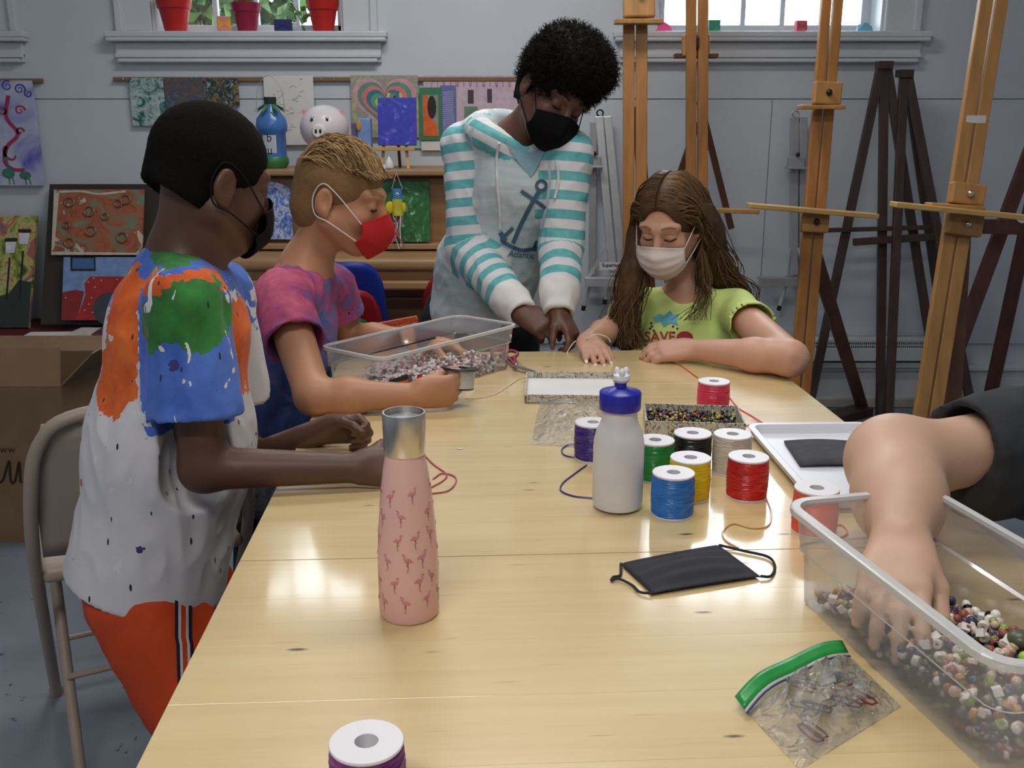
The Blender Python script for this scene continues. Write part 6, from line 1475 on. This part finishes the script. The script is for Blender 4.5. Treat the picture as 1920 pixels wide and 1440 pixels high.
    S = cap(h, R, 1.02, .0065, [((0, .115, -.04), (.1, .075, .088)), ((.085, .048, -.06), (.05, .062, .055)), ((-.085, .048, -.06), (.05, .062, .055)), ((.085, -.012, -.018), (.022, .02, .034)), ((0, -.05, -.155), (.1, .1, .052))])
    V, F = S.mesh(1); V = V + vnormals(V, F) * (.001 * pnoise(V / .005, 4))[:, None]; hs = sobj('hair', (V, F), HS, t, {'rnd': np.full(len(V), .4)})
    rg = np.random.default_rng(3); paths = []
    for k in range(1100):
        x0 = np.clip(rg.normal() * .03, -.062, .062); y0 = rg.uniform(-.09, .045); zz = .03 + .083 * math.sqrt(max(.05, 1 - (x0 / .078) ** 2 - ((y0 + .012) / .1) ** 2)); p0 = A(x0, y0, zz); L = rg.uniform(.035, .055); zn = rg.normal() * .0025; lift = rg.uniform(.004, .013)
        pts = []
        for j in range(6):
            q = j / 5; yy = y0 + L * q; xx = x0 * (1 + .12 * q) + .008 * q; zt_ = .03 + .0845 * math.sqrt(max(.12, 1 - (xx / .0775) ** 2 - (min(yy + .012, .09) / .0965) ** 2)); pts.append(h(xx, yy, zt_ + lift * math.sin(math.pi * min(1, q * .9)) + zn * q))
        paths.append(pts)
    strands('hair_top', paths, .0019, HL, hs)
    RM = mat('mask_red', srgb(190, 24, 32), .8, .06, 20, bmp=.08, bscale=400)
    facemask('face_mask', h, R, 1.02, RM, t, ridge=.006, em=mat('white_elastic', srgb(225, 220, 215), .8))
    return t, wrR
tB, wB = person_b()
# reel held in the blond boy's hand, and its cord
q = wB + A(.085, .05, .022); t = thing('cord_reel', q - A(0, 0, .03), 'black rimmed reel of clear cord held in the blond boy\'s hand', 'reel')
R_ = rotx(-.12) @ roty(.08)
obj('flange', M().lathe([(.014, .018), (.037, .018), (.038, .0195), (.037, .021), (.014, .021)], q, 32, R=R_, close=True), BLACK, t)
obj('flange', M().lathe([(.014, -.021), (.03, -.021), (.03, -.018), (.014, -.018)], q, 32, R=R_, close=True), BLACK, t)
obj('wound_cord', M().lathe([(.012, -.018), (.03, -.018), (.03, .018), (.012, .018)], q, 32, R=R_, close=True), mat('clear_cord', srgb(190, 188, 190), .3), t)
obj('sticker', M().box(q + R_ @ A(-.008, -.028, .0215), (.02, .006, .0006), R_).box(q + R_ @ A(.006, .026, .0215), (.026, .007, .0006), R_), PAPER, t)
CRW = cordmat('cord_white', (232, 222, 200))
cord('cord_tail', [tp(872, 748, .004), tp(900, 746), tp(930, 738), tp(955, 722), tp(975, 710), tp(1002, 704)], CRW, 'thin white cord running from the blond boy\'s hand across the table')
cord('cord_tail', [tp(712, 824, .006), tp(730, 824, .003), tp(770, 828), tp(810, 868), tp(836, 888), tp(832, 900), tp(808, 914)], cordmat('cord_rose', (190, 90, 110)), 'rose cord looping from the boy\'s hands behind the pink bottle')
cord('cord_tail', [tp(806, 926), tp(840, 920), tp(855, 903), tp(850, 892), tp(828, 888), tp(812, 898)], MATS['cord_rose'], 'rose cord loop end right of the pink bottle')

# ------------------------------------------------------------ C: teenager standing, striped hoodie
def person_c():
    neck = P(962, 268, 2.76); shR = P(872, 276, 2.80); shL = P(1066, 290, 2.66); elR = P(880, 470, 2.74); wrR = P(975, 585, 2.50); elL = P(1052, 468, 2.62); wrL = P(1048, 582, 2.47)
    chest = P(968, 350, 2.75); belly = P(915, 500, 2.83); hem = P(898, 580, 2.86); pel = P(900, 610, 2.87)
    t = thing('person', A(pel[0], pel[1] + .05, 0), 'teenager in striped hoodie and black mask leaning over the far table end', 'person')
    S = SDF((-.42, 2.22, 0), (.50, 3.06, 1.68), .0044); ax = unit(shR - shL)
    hc = P(1042, 172, 2.66); h, R = head(S, hc, (.30, -.78, -.48), 1.06, up=(.5, -.1, 1), neck=neck, neckr=.05)
    S.cone(neck, chest, .055, .08, .05); S.cone(chest, pel, .085, .1, .05, sq=(ax, 1.3))
    S.chain([shR, elR, wrR], [.045, .038, .026], .02); S.chain([shL, elL, wrL], [.045, .038, .026], .02)
    pt = P(1084, 648, 2.40)
    hand(S, wrR, pt - wrR + A(0, 0, .0), (.35, .55, -.75), True, .92, per=[(18, 40, 22), (26, 48, 28), (34, 52, 30), (40, 56, 32)], spread=3, thumb=(.5, .85, .35), tc=5)
    hand(S, wrL, pt - wrL, (-.75, .45, -.2), False, .9, per=[(14, 34, 20), (30, 50, 28), (40, 56, 30), (46, 60, 32)], spread=3, thumb=(.5, .85, .45), tc=5)
    for sx in (.085, -.085):
        hip = pel + ax * sx; kn = A(hip[0] + .02, hip[1] + .02, .5); an = A(kn[0], kn[1] + .05, .08); S.chain([hip, kn, an], [.085, .058, .042], .03); S.cone(an + A(0, .02, -.04), an + A(.02, -.13, -.05), .036, .032, .02)
    S.plane((0, 0, .008), (0, 0, -1)); VF = S.mesh(2); sobj('body', VF, SKC, t); tr = bvh(VF); del S
    LA = MATS['lash_dark']; fr = (h(0, .2, 0), R[:, 0], R[:, 2], -R[:, 1])
    for sx in (1, -1):
        decal('eyebrow', strip2d([(sx * (.014 + .034 * k), .024 + .006 * math.sin(2.4 * k)) for k in np.linspace(0, 1, 8)], .008), fr, tr, INK, t); decal('eyelash', strip2d([(sx * (.017 + .026 * k), -.008 - .003 * math.sin(3.1 * k)) for k in np.linspace(0, 1, 8)], .004), fr, tr, INK, t)
    # trousers
    S = SDF((-.42, 2.6, .04), (.3, 3.06, .92), .006)
    for sx in (.085, -.085): hip = pel + ax * sx; kn = A(hip[0] + .02, hip[1] + .02, .5); an = A(kn[0], kn[1] + .05, .1); S.chain([hip, kn, an], [.1, .075, .06], .03)
    S.cone(pel + A(0, 0, .05), pel, .115, .118, .04, sq=(ax, 1.25)); sobj('trousers', folds(S.mesh(1), .004, .07, 2), flat('black_trouser', (26, 25, 30)), t); del S
    # hoodie
    S = SDF((-.46, 2.32, .62), (.36, 3.08, 1.46), .0042)
    S.cone(neck + A(-.005, .01, -.03), chest, .075, .105, .05, sq=(ax, 1.1)); S.cone(chest, belly, .112, .125, .05, sq=(ax, 1.16)); S.cone(belly, hem, .13, .135, .04, sq=(ax, 1.12))
    S.cone(neck + A(0, 0, -.045), shR, .06, .06, .04); S.cone(neck + A(0, 0, -.045), shL, .06, .06, .04)
    dR, dL = unit(wrR - elR), unit(wrL - elL)
    S.cone(shR, elR, .064, .058, .025); S.cone(elR, wrR - dR * .05, .058, .052, .02); S.cone(wrR - dR * .06, wrR + dR * .05, .044, .037, .012, cut=[(wrR + dR * .012, dR)])
    S.cone(shL, elL, .062, .056, .025); S.cone(elL, wrL - dL * .05, .056, .05, .02); S.cone(wrL - dL * .06, wrL + dL * .05, .044, .037, .012, cut=[(wrL + dL * .012, dL)])
    for w_, d_ in ((wrR, dR), (wrL, dL)): S.cone(w_ - d_ * .01, w_ + d_ * .1, .029, .03, .003, 'd')
    # hood lying round the neck
    hp = [neck + A(.075, -.06, -.055), neck + A(-.03, -.075, .0), neck + A(-.095, -.01, .035), neck + A(-.06, .085, .05), neck + A(.04, .1, .04), neck + A(.105, .02, .0), neck + A(.1, -.05, -.06)]
    hp = spline(hp, 4); S.chain(hp, [.022 + .012 * math.sin(math.pi * i / (len(hp) - 1)) for i in range(len(hp))], .02)
    S.cone(neck + A(.006, -.01, -.02), hc, .058, .066, .015, 'd');
    S.plane(hem + A(0, 0, -.045), (0, 0, -1))
    VF = folds(S.mesh(1), .0045, .065, 7, (1, 1, .8)); V, F = VF
    def arm(s0, e0, w0):
        d1, d2 = unit(e0 - s0), unit(w0 - e0); l1, l2 = np.linalg.norm(e0 - s0), np.linalg.norm(w0 - e0)
        t1 = np.clip((V - s0) @ d1, -.06, l1); r1 = np.linalg.norm(V - s0 - t1[:, None] * d1, axis=1); t2 = np.clip((V - e0) @ d2, 0, l2 + .05); r2 = np.linalg.norm(V - e0 - t2[:, None] * d2, axis=1)
        return np.minimum(r1, r2), np.where(r1 < r2, t1, l1 + t2), l1 + l2
    rR, tR, LR = arm(shR, elR, wrR); rL, tL, LL = arm(shL, elL, wrL); useR = rR < rL; r = np.minimum(rR, rL); tt = np.where(useR, tR, tL); ll = np.where(useR, LR, LL)
    hr_ = np.min(np.stack([np.linalg.norm(V - p, axis=1) for p in hp]), 0)
    sl = np.where(r < .078, 1.0, 0.0); cuff = (tt > ll - .072) & (r < .06); hood = (hr_ < .042) & (sl < .5)
    torso_band = 1 - np.clip((V[:, 2] - hem[2] - .035) / .02, 0, 1)
    kind = np.where(cuff, 3.0, np.where(sl > .5, 1.0, np.where(hood, 2.0, 0.0))); stripe = np.where(kind == 2, hr_ * 0 + (V[:, 2] * 1.0 + V[:, 0] * .5), tt)
    m, nt, b = newmat('striped_hoodie'); co = coords(nt)
    st = mathn(nt, 'FRACT', mathn(nt, 'DIVIDE', attr(nt, 'stripe'), .049)); band = mathn(nt, 'LESS_THAN', st, .5); kd = attr(nt, 'kind')
    TE, WHT = ramp(nt, N(nt, 'TexNoise', Vector=co, Scale=40.0, Detail=3.0), [(.3, srgb(92, 176, 182)), (.7, srgb(120, 196, 200))]), srgb(226, 226, 232)
    isarm = mathn(nt, 'MULTIPLY', mathn(nt, 'GREATER_THAN', kd, .5), mathn(nt, 'LESS_THAN', kd, 2.5))
    tz = sep(nt, co)[2]; tb = mathn(nt, 'LESS_THAN', mathn(nt, 'FRACT', mathn(nt, 'DIVIDE', tz, .042)), .5)
    torso = mixc(nt, mathn(nt, 'MULTIPLY', tb, .5), ramp(nt, N(nt, 'TexNoise', Vector=coords(nt, 'Object', scale=(1, 1, 7)), Scale=9.0, Detail=4.0), [(.3, srgb(186, 200, 206)), (.7, srgb(214, 222, 226))]), srgb(184, 206, 210))
    torso = mixc(nt, attr(nt, 'hemw'), torso, srgb(222, 224, 230))
    c = mixc(nt, isarm, torso, mixc(nt, band, WHT, TE)); c = mixc(nt, mathn(nt, 'GREATER_THAN', kd, 2.5), c, srgb(232, 230, 230))
    _set(nt, b.inputs['Base Color'], c); b.inputs['Roughness'].default_value = .85; bump(nt, b, N(nt, 'TexNoise', Vector=co, Scale=500.0), .15, .001)
    ho = sobj('hoodie', VF, m, t, {'kind': kind, 'stripe': stripe, 'hemw': np.clip(1.6 - (V[:, 2] - hem[2] + .045) / .06, 0, 1)}); tr = bvh(VF)
    AN = flat('anchor_slate', (70, 100, 120))
    cv = lambda pts, n=6: spline([A(*p) for p in pts], n)
    pxdecal('anchor_print', [ring2d((1015, 348), 9, 6), strip2d(cv([(1011, 358), (995, 386), (975, 425), (962, 456)]), 8), strip2d(cv([(977, 358), (1000, 374), (1023, 391)]), 7), strip2d(cv([(962, 428), (945, 444), (942, 452), (958, 462), (978, 469), (1004, 467)], 8), 7), strip2d([(938, 436), (948, 452)], 9), strip2d([(1008, 452), (1001, 470)], 8)], tr, AN, ho, .003)
    Vt, Ft = text_mesh('Atlantic', 16, .2); Vt = Vt @ np.array([[1, .08], [.3, -1]]) + np.array([978, 478]); pxdecal('script_print', (Vt, [f[::-1] for f in Ft]), tr, AN, ho, .003)
    pxdecal('zip', strip2d(cv([(1030, 300), (1030, 350), (1022, 400), (1008, 460)]), 5), tr, flat('zip_pale', (190, 200, 206)), ho, .002)
    ts = pxdecal('tee_shirt', poly2grid([(946, 262), (962, 275), (985, 285), (1010, 282), (1024, 276), (1012, 305), (996, 332), (978, 312), (958, 286)], 6), tr, flat('tee_pale_blue', (140, 178, 196)), t, .004, 'pale blue tee shirt showing at the neck')
    for pts in (((936, 268), (931, 300), (933, 350), (937, 400), (938, 430)), ((1044, 300), (1047, 340), (1040, 372))):
        q = [pxpoint(tr, u, v, .006) for u, v in pts]; q = [x for x in q if x is not None]
        if len(q) > 2: obj('drawstring', M().tube(spline(q, 5), .004, 7), flat('cord_white_cotton', (222, 222, 224)), ho)
    # hair: afro
    HC = hairmat('hair_black_curls', (.005, .0045, .0045), (.02, .017, .016), .7); ha = h(0, 0, 0)
    def ex(S): S.ell(h(.0, -.005, .082), A(.1, .1, .08) * 1.06, R, .03); S.ell(h(0, -.03, .03), A(.092, .09, .08) * 1.06, R, .03); S.ell(h(0, .06, .1), A(.075, .05, .045) * 1.06, R, .03)
    S = cap(h, R, 1.06, .014, [((0, .125, -.04), (.1, .082, .098)), ((.09, .05, -.055), (.05, .07, .075)), ((-.09, .05, -.055), (.05, .07, .075)), ((0, -.06, -.13), (.12, .12, .06)), ((.085, -.01, -.03), (.022, .03, .05)), ((-.085, -.01, -.03), (.022, .03, .05))], extra=ex, pad=.22)
    V, F = S.mesh(1); nn = vnormals(V, F); V2 = V + nn * (.005 * pnoise(V / .016, 4) + .003 * pnoise(V / .007, 6))[:, None]; hr = sobj('hair', (V2, F), HC, t, {'rnd': np.full(len(V), .3)})
    rg = np.random.default_rng(9); up = (V - ha) @ R[:, 2]; idx = np.where(up > -.03)[0]; idx = rg.choice(idx, 4200); paths = []
    for i in idx:
        p, n = V2[i], unit(nn[i] + .35 * rg.normal(size=3)); a = unit(np.cross(n, rg.normal(size=3))); b_ = np.cross(n, a); L = rg.uniform(.008, .02); ph = rg.uniform(0, 6)
        paths.append([p + n * L * q + .0032 * (math.cos(ph + 6 * q) * a + math.sin(ph + 6 * q) * b_) for q in np.linspace(0, 1, 7)])
    strands('curls', paths, .0011, HC, hr)
    facemask('face_mask', h, R, 1.06, mat('mask_black', srgb(13, 12, 14), .8, .1, 30, spec=.12), t, ridge=.003)
    return pt
ptC = person_c()

# ------------------------------------------------------------ D: girl seated, lime tee
def person_d():
    neck = P(1288, 548, 2.64); shR = P(1198, 572, 2.68); shL = P(1378, 580, 2.58); elR = P(1146, 618, 2.56); wrR = T(1098, 640, TZ + .055); elL = T(1482, 672, TZ + .045); wrL = T(1300, 655, TZ + .032)
    wrR = P(1100, 640, 2.375)
    chest = P(1288, 630, 2.64); pel = A(P(1300, 760, 2.7)[0], 2.74, .5)
    t = thing('person', A(pel[0], pel[1], 0), 'girl in lime tee and white mask seated at the far right table corner', 'person')
    S = SDF((.1, 2.08, 0), (.84, 2.92, 1.22), .0042); ax = unit(shR - shL)
    hc = P(1254, 414, 2.58); h, R = head(S, hc, (-.42, -.80, -.40), 1.0, neck=neck, neckr=.042)
    S.cone(neck, chest, .045, .07, .05); S.cone(chest, pel, .078, .095, .05, sq=(ax, 1.3)); S.cone(neck + A(0, 0, -.02), shR, .034, .04, .03); S.cone(neck + A(0, 0, -.02), shL, .034, .04, .03)
    S.chain([shR, elR], [.041, .034], .02); S.chain([elR, elR + (wrR - elR) * .4, wrR], [.034, .033, .023], .02); S.chain([shL, elL], [.043, .038], .02); S.chain([elL, elL + (wrL - elL) * .35, wrL], [.037, .037, .024], .02)
    tips = hand(S, wrR, T(1133, 678, TZ + .02) - wrR, (.05, .25, -1), True, .86, per=[(14, 16, 8), (12, 18, 10), (12, 18, 10), (12, 18, 10)], spread=4, thumb=(.6, .75, .3))
    hand(S, wrL, (-.96, .06, -.06), (.1, .5, -.85), False, .86, (18, 28, 18), 3)
    for sx in (.08, -.08):
        hip = pel + ax * sx; kn = hip + A(0, -.34, 0); an = A(kn[0], kn[1] - .02, .08); S.chain([hip, kn, an], [.08, .055, .036], .03); S.cone(an + A(0, .03, -.04), an + A(0, -.12, -.05), .033, .03, .02)
    S.plane((0, 0, .008), (0, 0, -1)); VF = S.mesh(2); sobj('body', VF, SKD, t); tr = bvh(VF); del S
    NL = mat('nail_white', srgb(240, 232, 230), .25)
    for p, v, up in tips[:4]:
        up = -up if up[2] < 0 else up; s_ = unit(np.cross(v, up)); obj('fingernail', M().ball(p + up * .0052 + v * .001, (.0042, .006, .0016), 12, 6, np.stack([s_, v, np.cross(s_, v)], 1)), NL, t)
    fr = (h(0, .2, 0), R[:, 0], R[:, 2], -R[:, 1]); BR = mat('brow_brown', srgb(140, 98, 74), .7); LA = MATS['lash_dark']
    for sx in (1, -1):
        decal('eyebrow', strip2d([(sx * (.013 + .036 * k), .025 + .005 * math.sin(2.6 * k) - .006 * k) for k in np.linspace(0, 1, 9)], [.005, .006, .006, .006, .0055, .005, .004, .003, .002]), fr, tr, BR, t)
        decal('eyelash', strip2d([(sx * (.016 + .029 * k), -.006 - .0045 * math.sin(3.1 * k)) for k in np.linspace(0, 1, 9)], .0042), fr, tr, LA, t)
        decal('eyelid_crease', strip2d([(sx * (.018 + .025 * k), .005 + .004 * math.sin(3.1 * k)) for k in np.linspace(0, 1, 9)], .0015), fr, tr, BR, t)
    # tee
    S = SDF((.1, 2.2, .44), (.84, 2.92, 1.02), .0042)
    S.cone(neck + A(0, .0, -.025), chest, .05, .096, .05, sq=(ax, 1.12)); S.cone(chest, pel, .098, .112, .05, sq=(ax, 1.25)); S.cone(neck + A(0, 0, -.035), shR, .044, .05, .03); S.cone(neck + A(0, 0, -.035), shL, .044, .052, .03)
    for s0, el, q, rr in ((shR, elR, .55, .056), (shL, elL, .36, .064)):
        e0 = s0 + (el - s0) * q; S.cone(s0, e0 + (el - s0) * .3, .05, rr, .02, cut=[(e0, el - s0)]); S.cone(e0 - unit(el - s0) * .015, e0 + unit(el - s0) * .12, rr - .011, rr - .003, .004, 'd')
    S.cone(neck + A(0, -.01, 0), hc, .05, .06, .012, 'd'); S.plane(A(0, 0, .47), (0, 0, -1))
    VF = folds(S.mesh(1), .003, .07, 12, (1, 1, .8)); sh = sobj('tee_shirt', VF, mat('lime_jersey', srgb(220, 240, 146), .8, .05, 10, bmp=.1, bscale=500), t); tr = bvh(VF)
    V2, F2 = text_mesh('SAVE', 26, .6); V2 = V2 * np.array([1, -1]) + np.array([1237, 632]); RD = flat('print_red', (196, 70, 62)); pxdecal('save_print', (V2, [f[::-1] for f in F2]), tr, RD, sh, .002)
    V2, F2 = text_mesh('THE', 17, .4); V2 = V2 * np.array([1, -1]) + np.array([1238, 652]); pxdecal('the_print', (V2, [f[::-1] for f in F2]), tr, RD, sh, .002)
    pxdecal('blue_print', [poly2grid([(1224, 596), (1236, 588), (1246, 592), (1256, 582), (1262, 590), (1274, 588), (1268, 600), (1272, 610), (1256, 606), (1244, 614), (1240, 604), (1228, 604)], 4)], tr, flat('print_sky', (110, 190, 215)), sh, .002)
    pxdecal('dark_print', [disc2d((u, v), 2.2, 6) for u, v in ((1221, 606), (1219, 616), (1226, 620), (1262, 612), (1270, 616), (1264, 624), (1222, 612))], tr, INK, sh, .002)
    pxdecal('apple_print', [disc2d((1284, 634), 16, 18, 13)], tr, flat('print_crimson', (170, 40, 50)), sh, .002)
    # jeans
    S = SDF((.1, 2.2, .04), (.84, 2.92, .66), .007); S.cone(pel + A(0, 0, .03), pel, .11, .112, .04, sq=(ax, 1.25))
    for sx in (.08, -.08): hip = pel + ax * sx; kn = hip + A(0, -.34, 0); S.chain([hip, kn, A(kn[0], kn[1] - .02, .1)], [.098, .07, .055], .03)
    sobj('jeans', folds(S.mesh(1), .004, .06, 9), mat('denim', srgb(60, 76, 110), .8, .2, 30), t)
    # long hair
    HD = hairmat('hair_brown_long', srgb(58, 42, 30), srgb(138, 106, 76), .38)
    S = cap(h, R, 1.0, .010, [((-.002, .125, -.02), (.07, .085, .112)), ((0, .12, -.12), (.12, .1, .07))], pad=.2)
    V, F = S.mesh(1); hr = sobj('hair', (V, F), HD, t, {'rnd': np.full(len(V), .25)})
    # lock volumes under the strands
    def lock(pts, rad): 
        c = np.array(pts); S = SDF(c.min(0) - .08, c.max(0) + .08, .005); sp_ = spline(pts, 4); rr = np.interp(np.linspace(0, 1, len(sp_)), np.linspace(0, 1, len(rad)), rad); S.chain(sp_, list(rr), .02); V, F = S.mesh(1)
        V = V + vnormals(V, F) * (.003 * pnoise(V * A(1, 1, .15) / .012, 3))[:, None]; sobj('hair_lock', (V, F), HD, hr, {'rnd': np.full(len(V), .2)})
    lock([h(.062, .0, .03), h(.078, .0, -.03), P(1184, 520, 2.57), P(1170, 590, 2.55), P(1174, 650, 2.535)], [.022, .028, .028, .025, .018])
    lock([h(-.055, -.02, .03), h(-.085, -.04, -.03), P(1340, 500, 2.64), P(1366, 545, 2.685), P(1385, 640, 2.76)], [.03, .036, .04, .042, .03])
    lock([h(0, -.085, .0), h(0, -.1, -.08), P(1300, 540, 2.74), P(1320, 640, 2.79)], [.05, .06, .07, .05])
    rg = np.random.default_rng(17); paths = []
    def scalp(x, y): return .03 + .089 * math.sqrt(max(.03, 1 - (x / .081) ** 2 - ((y + .012) / .1) ** 2))
    for k in range(1500):
        right = rg.random() < .5; sg = 1 if right else -1; y0 = rg.uniform(-.1, .072); f_ = (y0 + .1) / .172
        p = [h(sg * .004, y0, scalp(.004, y0) + .002)]
        x1 = sg * .045; p.append(h(x1, y0 - .008, scalp(.045, y0) + .004 + .003 * rg.random())); p.append(h(sg * (.083 + .006 * rg.random()), y0 * .62 - .012, .026 + .012 * rg.normal()))
        if right:
            j = A(rg.normal() * .016, rg.normal() * .018, 0); p += [h(.092 + .008 * rg.normal(), .012 * (f_ - .5) * 3 - .005, -.045), P(1184 + 12 * rg.normal(), 530, 2.565) + j * .5, P(1170 + 10 * rg.normal(), 595, 2.535) + j * .5, P(1175 + 11 * rg.normal(), 640 + 14 * rg.random(), 2.52) + j * .6]
        else:
            fr_ = rg.random(); j = A(rg.normal() * .012, rg.normal() * .02, 0)
            if fr_ < .14: p += [h(-.088, .01, -.05), P(1318 + 8 * rg.normal(), 520, 2.56) + j * .4, P(1322 + 8 * rg.normal(), 552, 2.545) + j * .3, P(1300 + 22 * rg.normal(), 600, 2.515) + j * .3][: 3 if rg.random() < .7 else 4]
            else: p += [h(-.1 + .006 * rg.normal(), -.035 + .02 * rg.normal(), -.045), P(1342 + 14 * rg.normal(), 495, 2.63) + j, P(1366 + 16 * rg.normal(), 540, 2.665) + j, P(1390 + 18 * rg.normal(), 590, 2.73) + j, P(1392 + 18 * rg.normal(), 640, 2.76) + j]
        paths.append(np.array(spline(p, 4)) + 0)
    strands('hair_strands', paths, .0023, HD, hr)
    WM = mat('mask_white', srgb(232, 220, 216), .85, .03, 30, bmp=.06, bscale=300); facemask('face_mask', h, R, 1.0, WM, t, pleat=.006, zt=(-.012, -.03), zb=(-.122, -.082), bulge=.004, w=1.05)
    return wrR, tips
wD, tipsD = person_d()
# bracelet cord being tied
c_ = wD + A(.012, -.02, 0)
cord('bracelet_cord', [ptC + A(-.035, -.06, -.075), ptC + A(-.032, -.03, -.02), ptC + A(-.01, -.012, .012), ptC + A(.0, 0, .006), P(1100, 636, 2.33), P(1118, 627, 2.33), P(1138, 632, 2.33), P(1145, 642, 2.33)], CRW, 'pale cord being tied round the girl\'s wrist', .0016)
cord('bracelet_cord', [ptC, P(1090, 652, 2.34), P(1098, 664, 2.34), P(1112, 672, 2.33)], CRW, 'short pale cord end below the tied bracelet', .0014)

# ------------------------------------------------------------ E: adult reaching into the bin from the right
def person_e():
    el = P(1682, 868, 1.235); wr = P(1690, 1012, 1.045); sh = P(2075, 800, 1.33); kn = P(1668, 1150, .93)
    t = thing('person', A(1.12, 1.42, 0), 'adult in black sleeve reaching a bare forearm into the bead bin', 'person')
    S = SDF((.28, .8, .3), (1.42, 1.75, 1.72), .0046)
    S.chain([sh, el], [.052, .047], .02); S.ell(el + A(-.012, .0, .006), (.046, .05, .046), None, .03); S.chain([el, el + (wr - el) * .5, wr], [.05, .046, .032], .05)
    hand(S, wr, kn - wr, (-.1, -.25, -1), True, 1.02, per=[(6, 18, 12), (8, 20, 12), (10, 22, 14), (12, 24, 14)], spread=4, thumb=(.55, .8, .3))
    neck = A(1.06, 1.42, 1.30); chest = A(1.1, 1.44, 1.12); pel = A(1.14, 1.48, .55)
    head(S, A(1.0, 1.38, 1.47), (-.8, -.35, -.45), 1.08, neck=neck, neckr=.058); S.cone(neck, chest, .06, .1, .05); S.cone(chest, pel, .11, .12, .06); sL = A(1.16, 1.62, 1.2); S.cone(neck, sL, .05, .055, .04); S.chain([sL, A(1.18, 1.68, .92), A(.98, 1.6, .8)], [.052, .042, .03], .02); S.cone(neck, sh, .05, .055, .04)
    VF = S.mesh(2); sobj('body', VF, SKE, t); del S
    S = SDF((.4, .95, .45), (1.48, 1.8, 1.42), .006); S.cone(chest, pel, .145, .16, .06, sq=((0, 1, 0), 1.15)); S.cone(neck + A(0, 0, -.05), sh, .075, .075, .05); S.cone(neck + A(0, 0, -.05), sL, .075, .075, .05); e0 = P(1775, 880, 1.25); e0 = sh + (el - sh) * .70
    S.cone(sh, e0 + (el - sh) * .2, .085, .07, .04, cut=[(e0, el - sh)]); S.cone(e0 - unit(el - sh) * .02, e0 + unit(el - sh) * .12, .058, .062, .004, 'd'); S.cone(sL, A(1.18, 1.66, 1.0), .08, .07, .04); S.cone(sh + A(0, 0, -.06), e0 + A(.05, .0, -.05), .07, .04, .06, cut=[(e0, el - sh)])
    S.plane(pel, (0, 0, -1)); S.cone(neck, neck + A(0, 0, .3), .062, .07, .01, 'd')
    sobj('black_top', folds(S.mesh(1), .006, .09, 6), mat('black_jersey', srgb(44, 46, 50), .85, .12, 20, bmp=.1, bscale=400), t)
    h, R = hframe(A(1.0, 1.38, 1.47), (-.8, -.35, -.45), s=1.08); S = cap(h, R, 1.08, .014, [((0, .115, -.05), (.085, .08, .095))]); V, F = S.mesh(1); sobj('hair', (V, F), hairmat('hair_brown_adult', srgb(60, 42, 30), srgb(90, 66, 48)), t, {'rnd': np.full(len(V), .4)})
    S = SDF((.8, 1.2, .0), (1.4, 1.75, .7), .008); S.cone(pel, pel + A(0, 0, -.02), .15, .15, .05)
    for sy in (-.09, .09): S.chain([pel + A(0, sy, -.05), pel + A(-.02, sy, -.3), pel + A(0, sy, -.5)], [.1, .08, .06], .04)
    sobj('trousers', S.mesh(1), flat('dark_trouser', (40, 42, 52)), t)
person_e()
# chairs the seated children sit on
def stool(x, y, label):
    t = thing('stool', (x, y, 0), label, 'stool', 'black stools'); z = .40
    obj('seat', M().lathe([(0, z - .025), (.14, z - .025), (.15, z - .015), (.148, z), (0, z)], (x, y, 0), 32), BLACK, t)
    for k in range(4): a = k * math.pi / 2 + .785; obj('leg', M().tube([(x + .1 * math.cos(a), y + .1 * math.sin(a), z - .025), (x + .15 * math.cos(a), y + .15 * math.sin(a), 0)], .011, 8), BLACK, t)
    obj('foot_ring', M().tube([(x + .13 * math.cos(a), y + .13 * math.sin(a), .15) for a in np.linspace(0, 6.283, 21)[:-1]], .007, 6, closed=True), BLACK, t)
stool(-.60, 2.18, 'black stool under the seated blond boy'); stool(.49, 2.74, 'black stool under the seated girl')
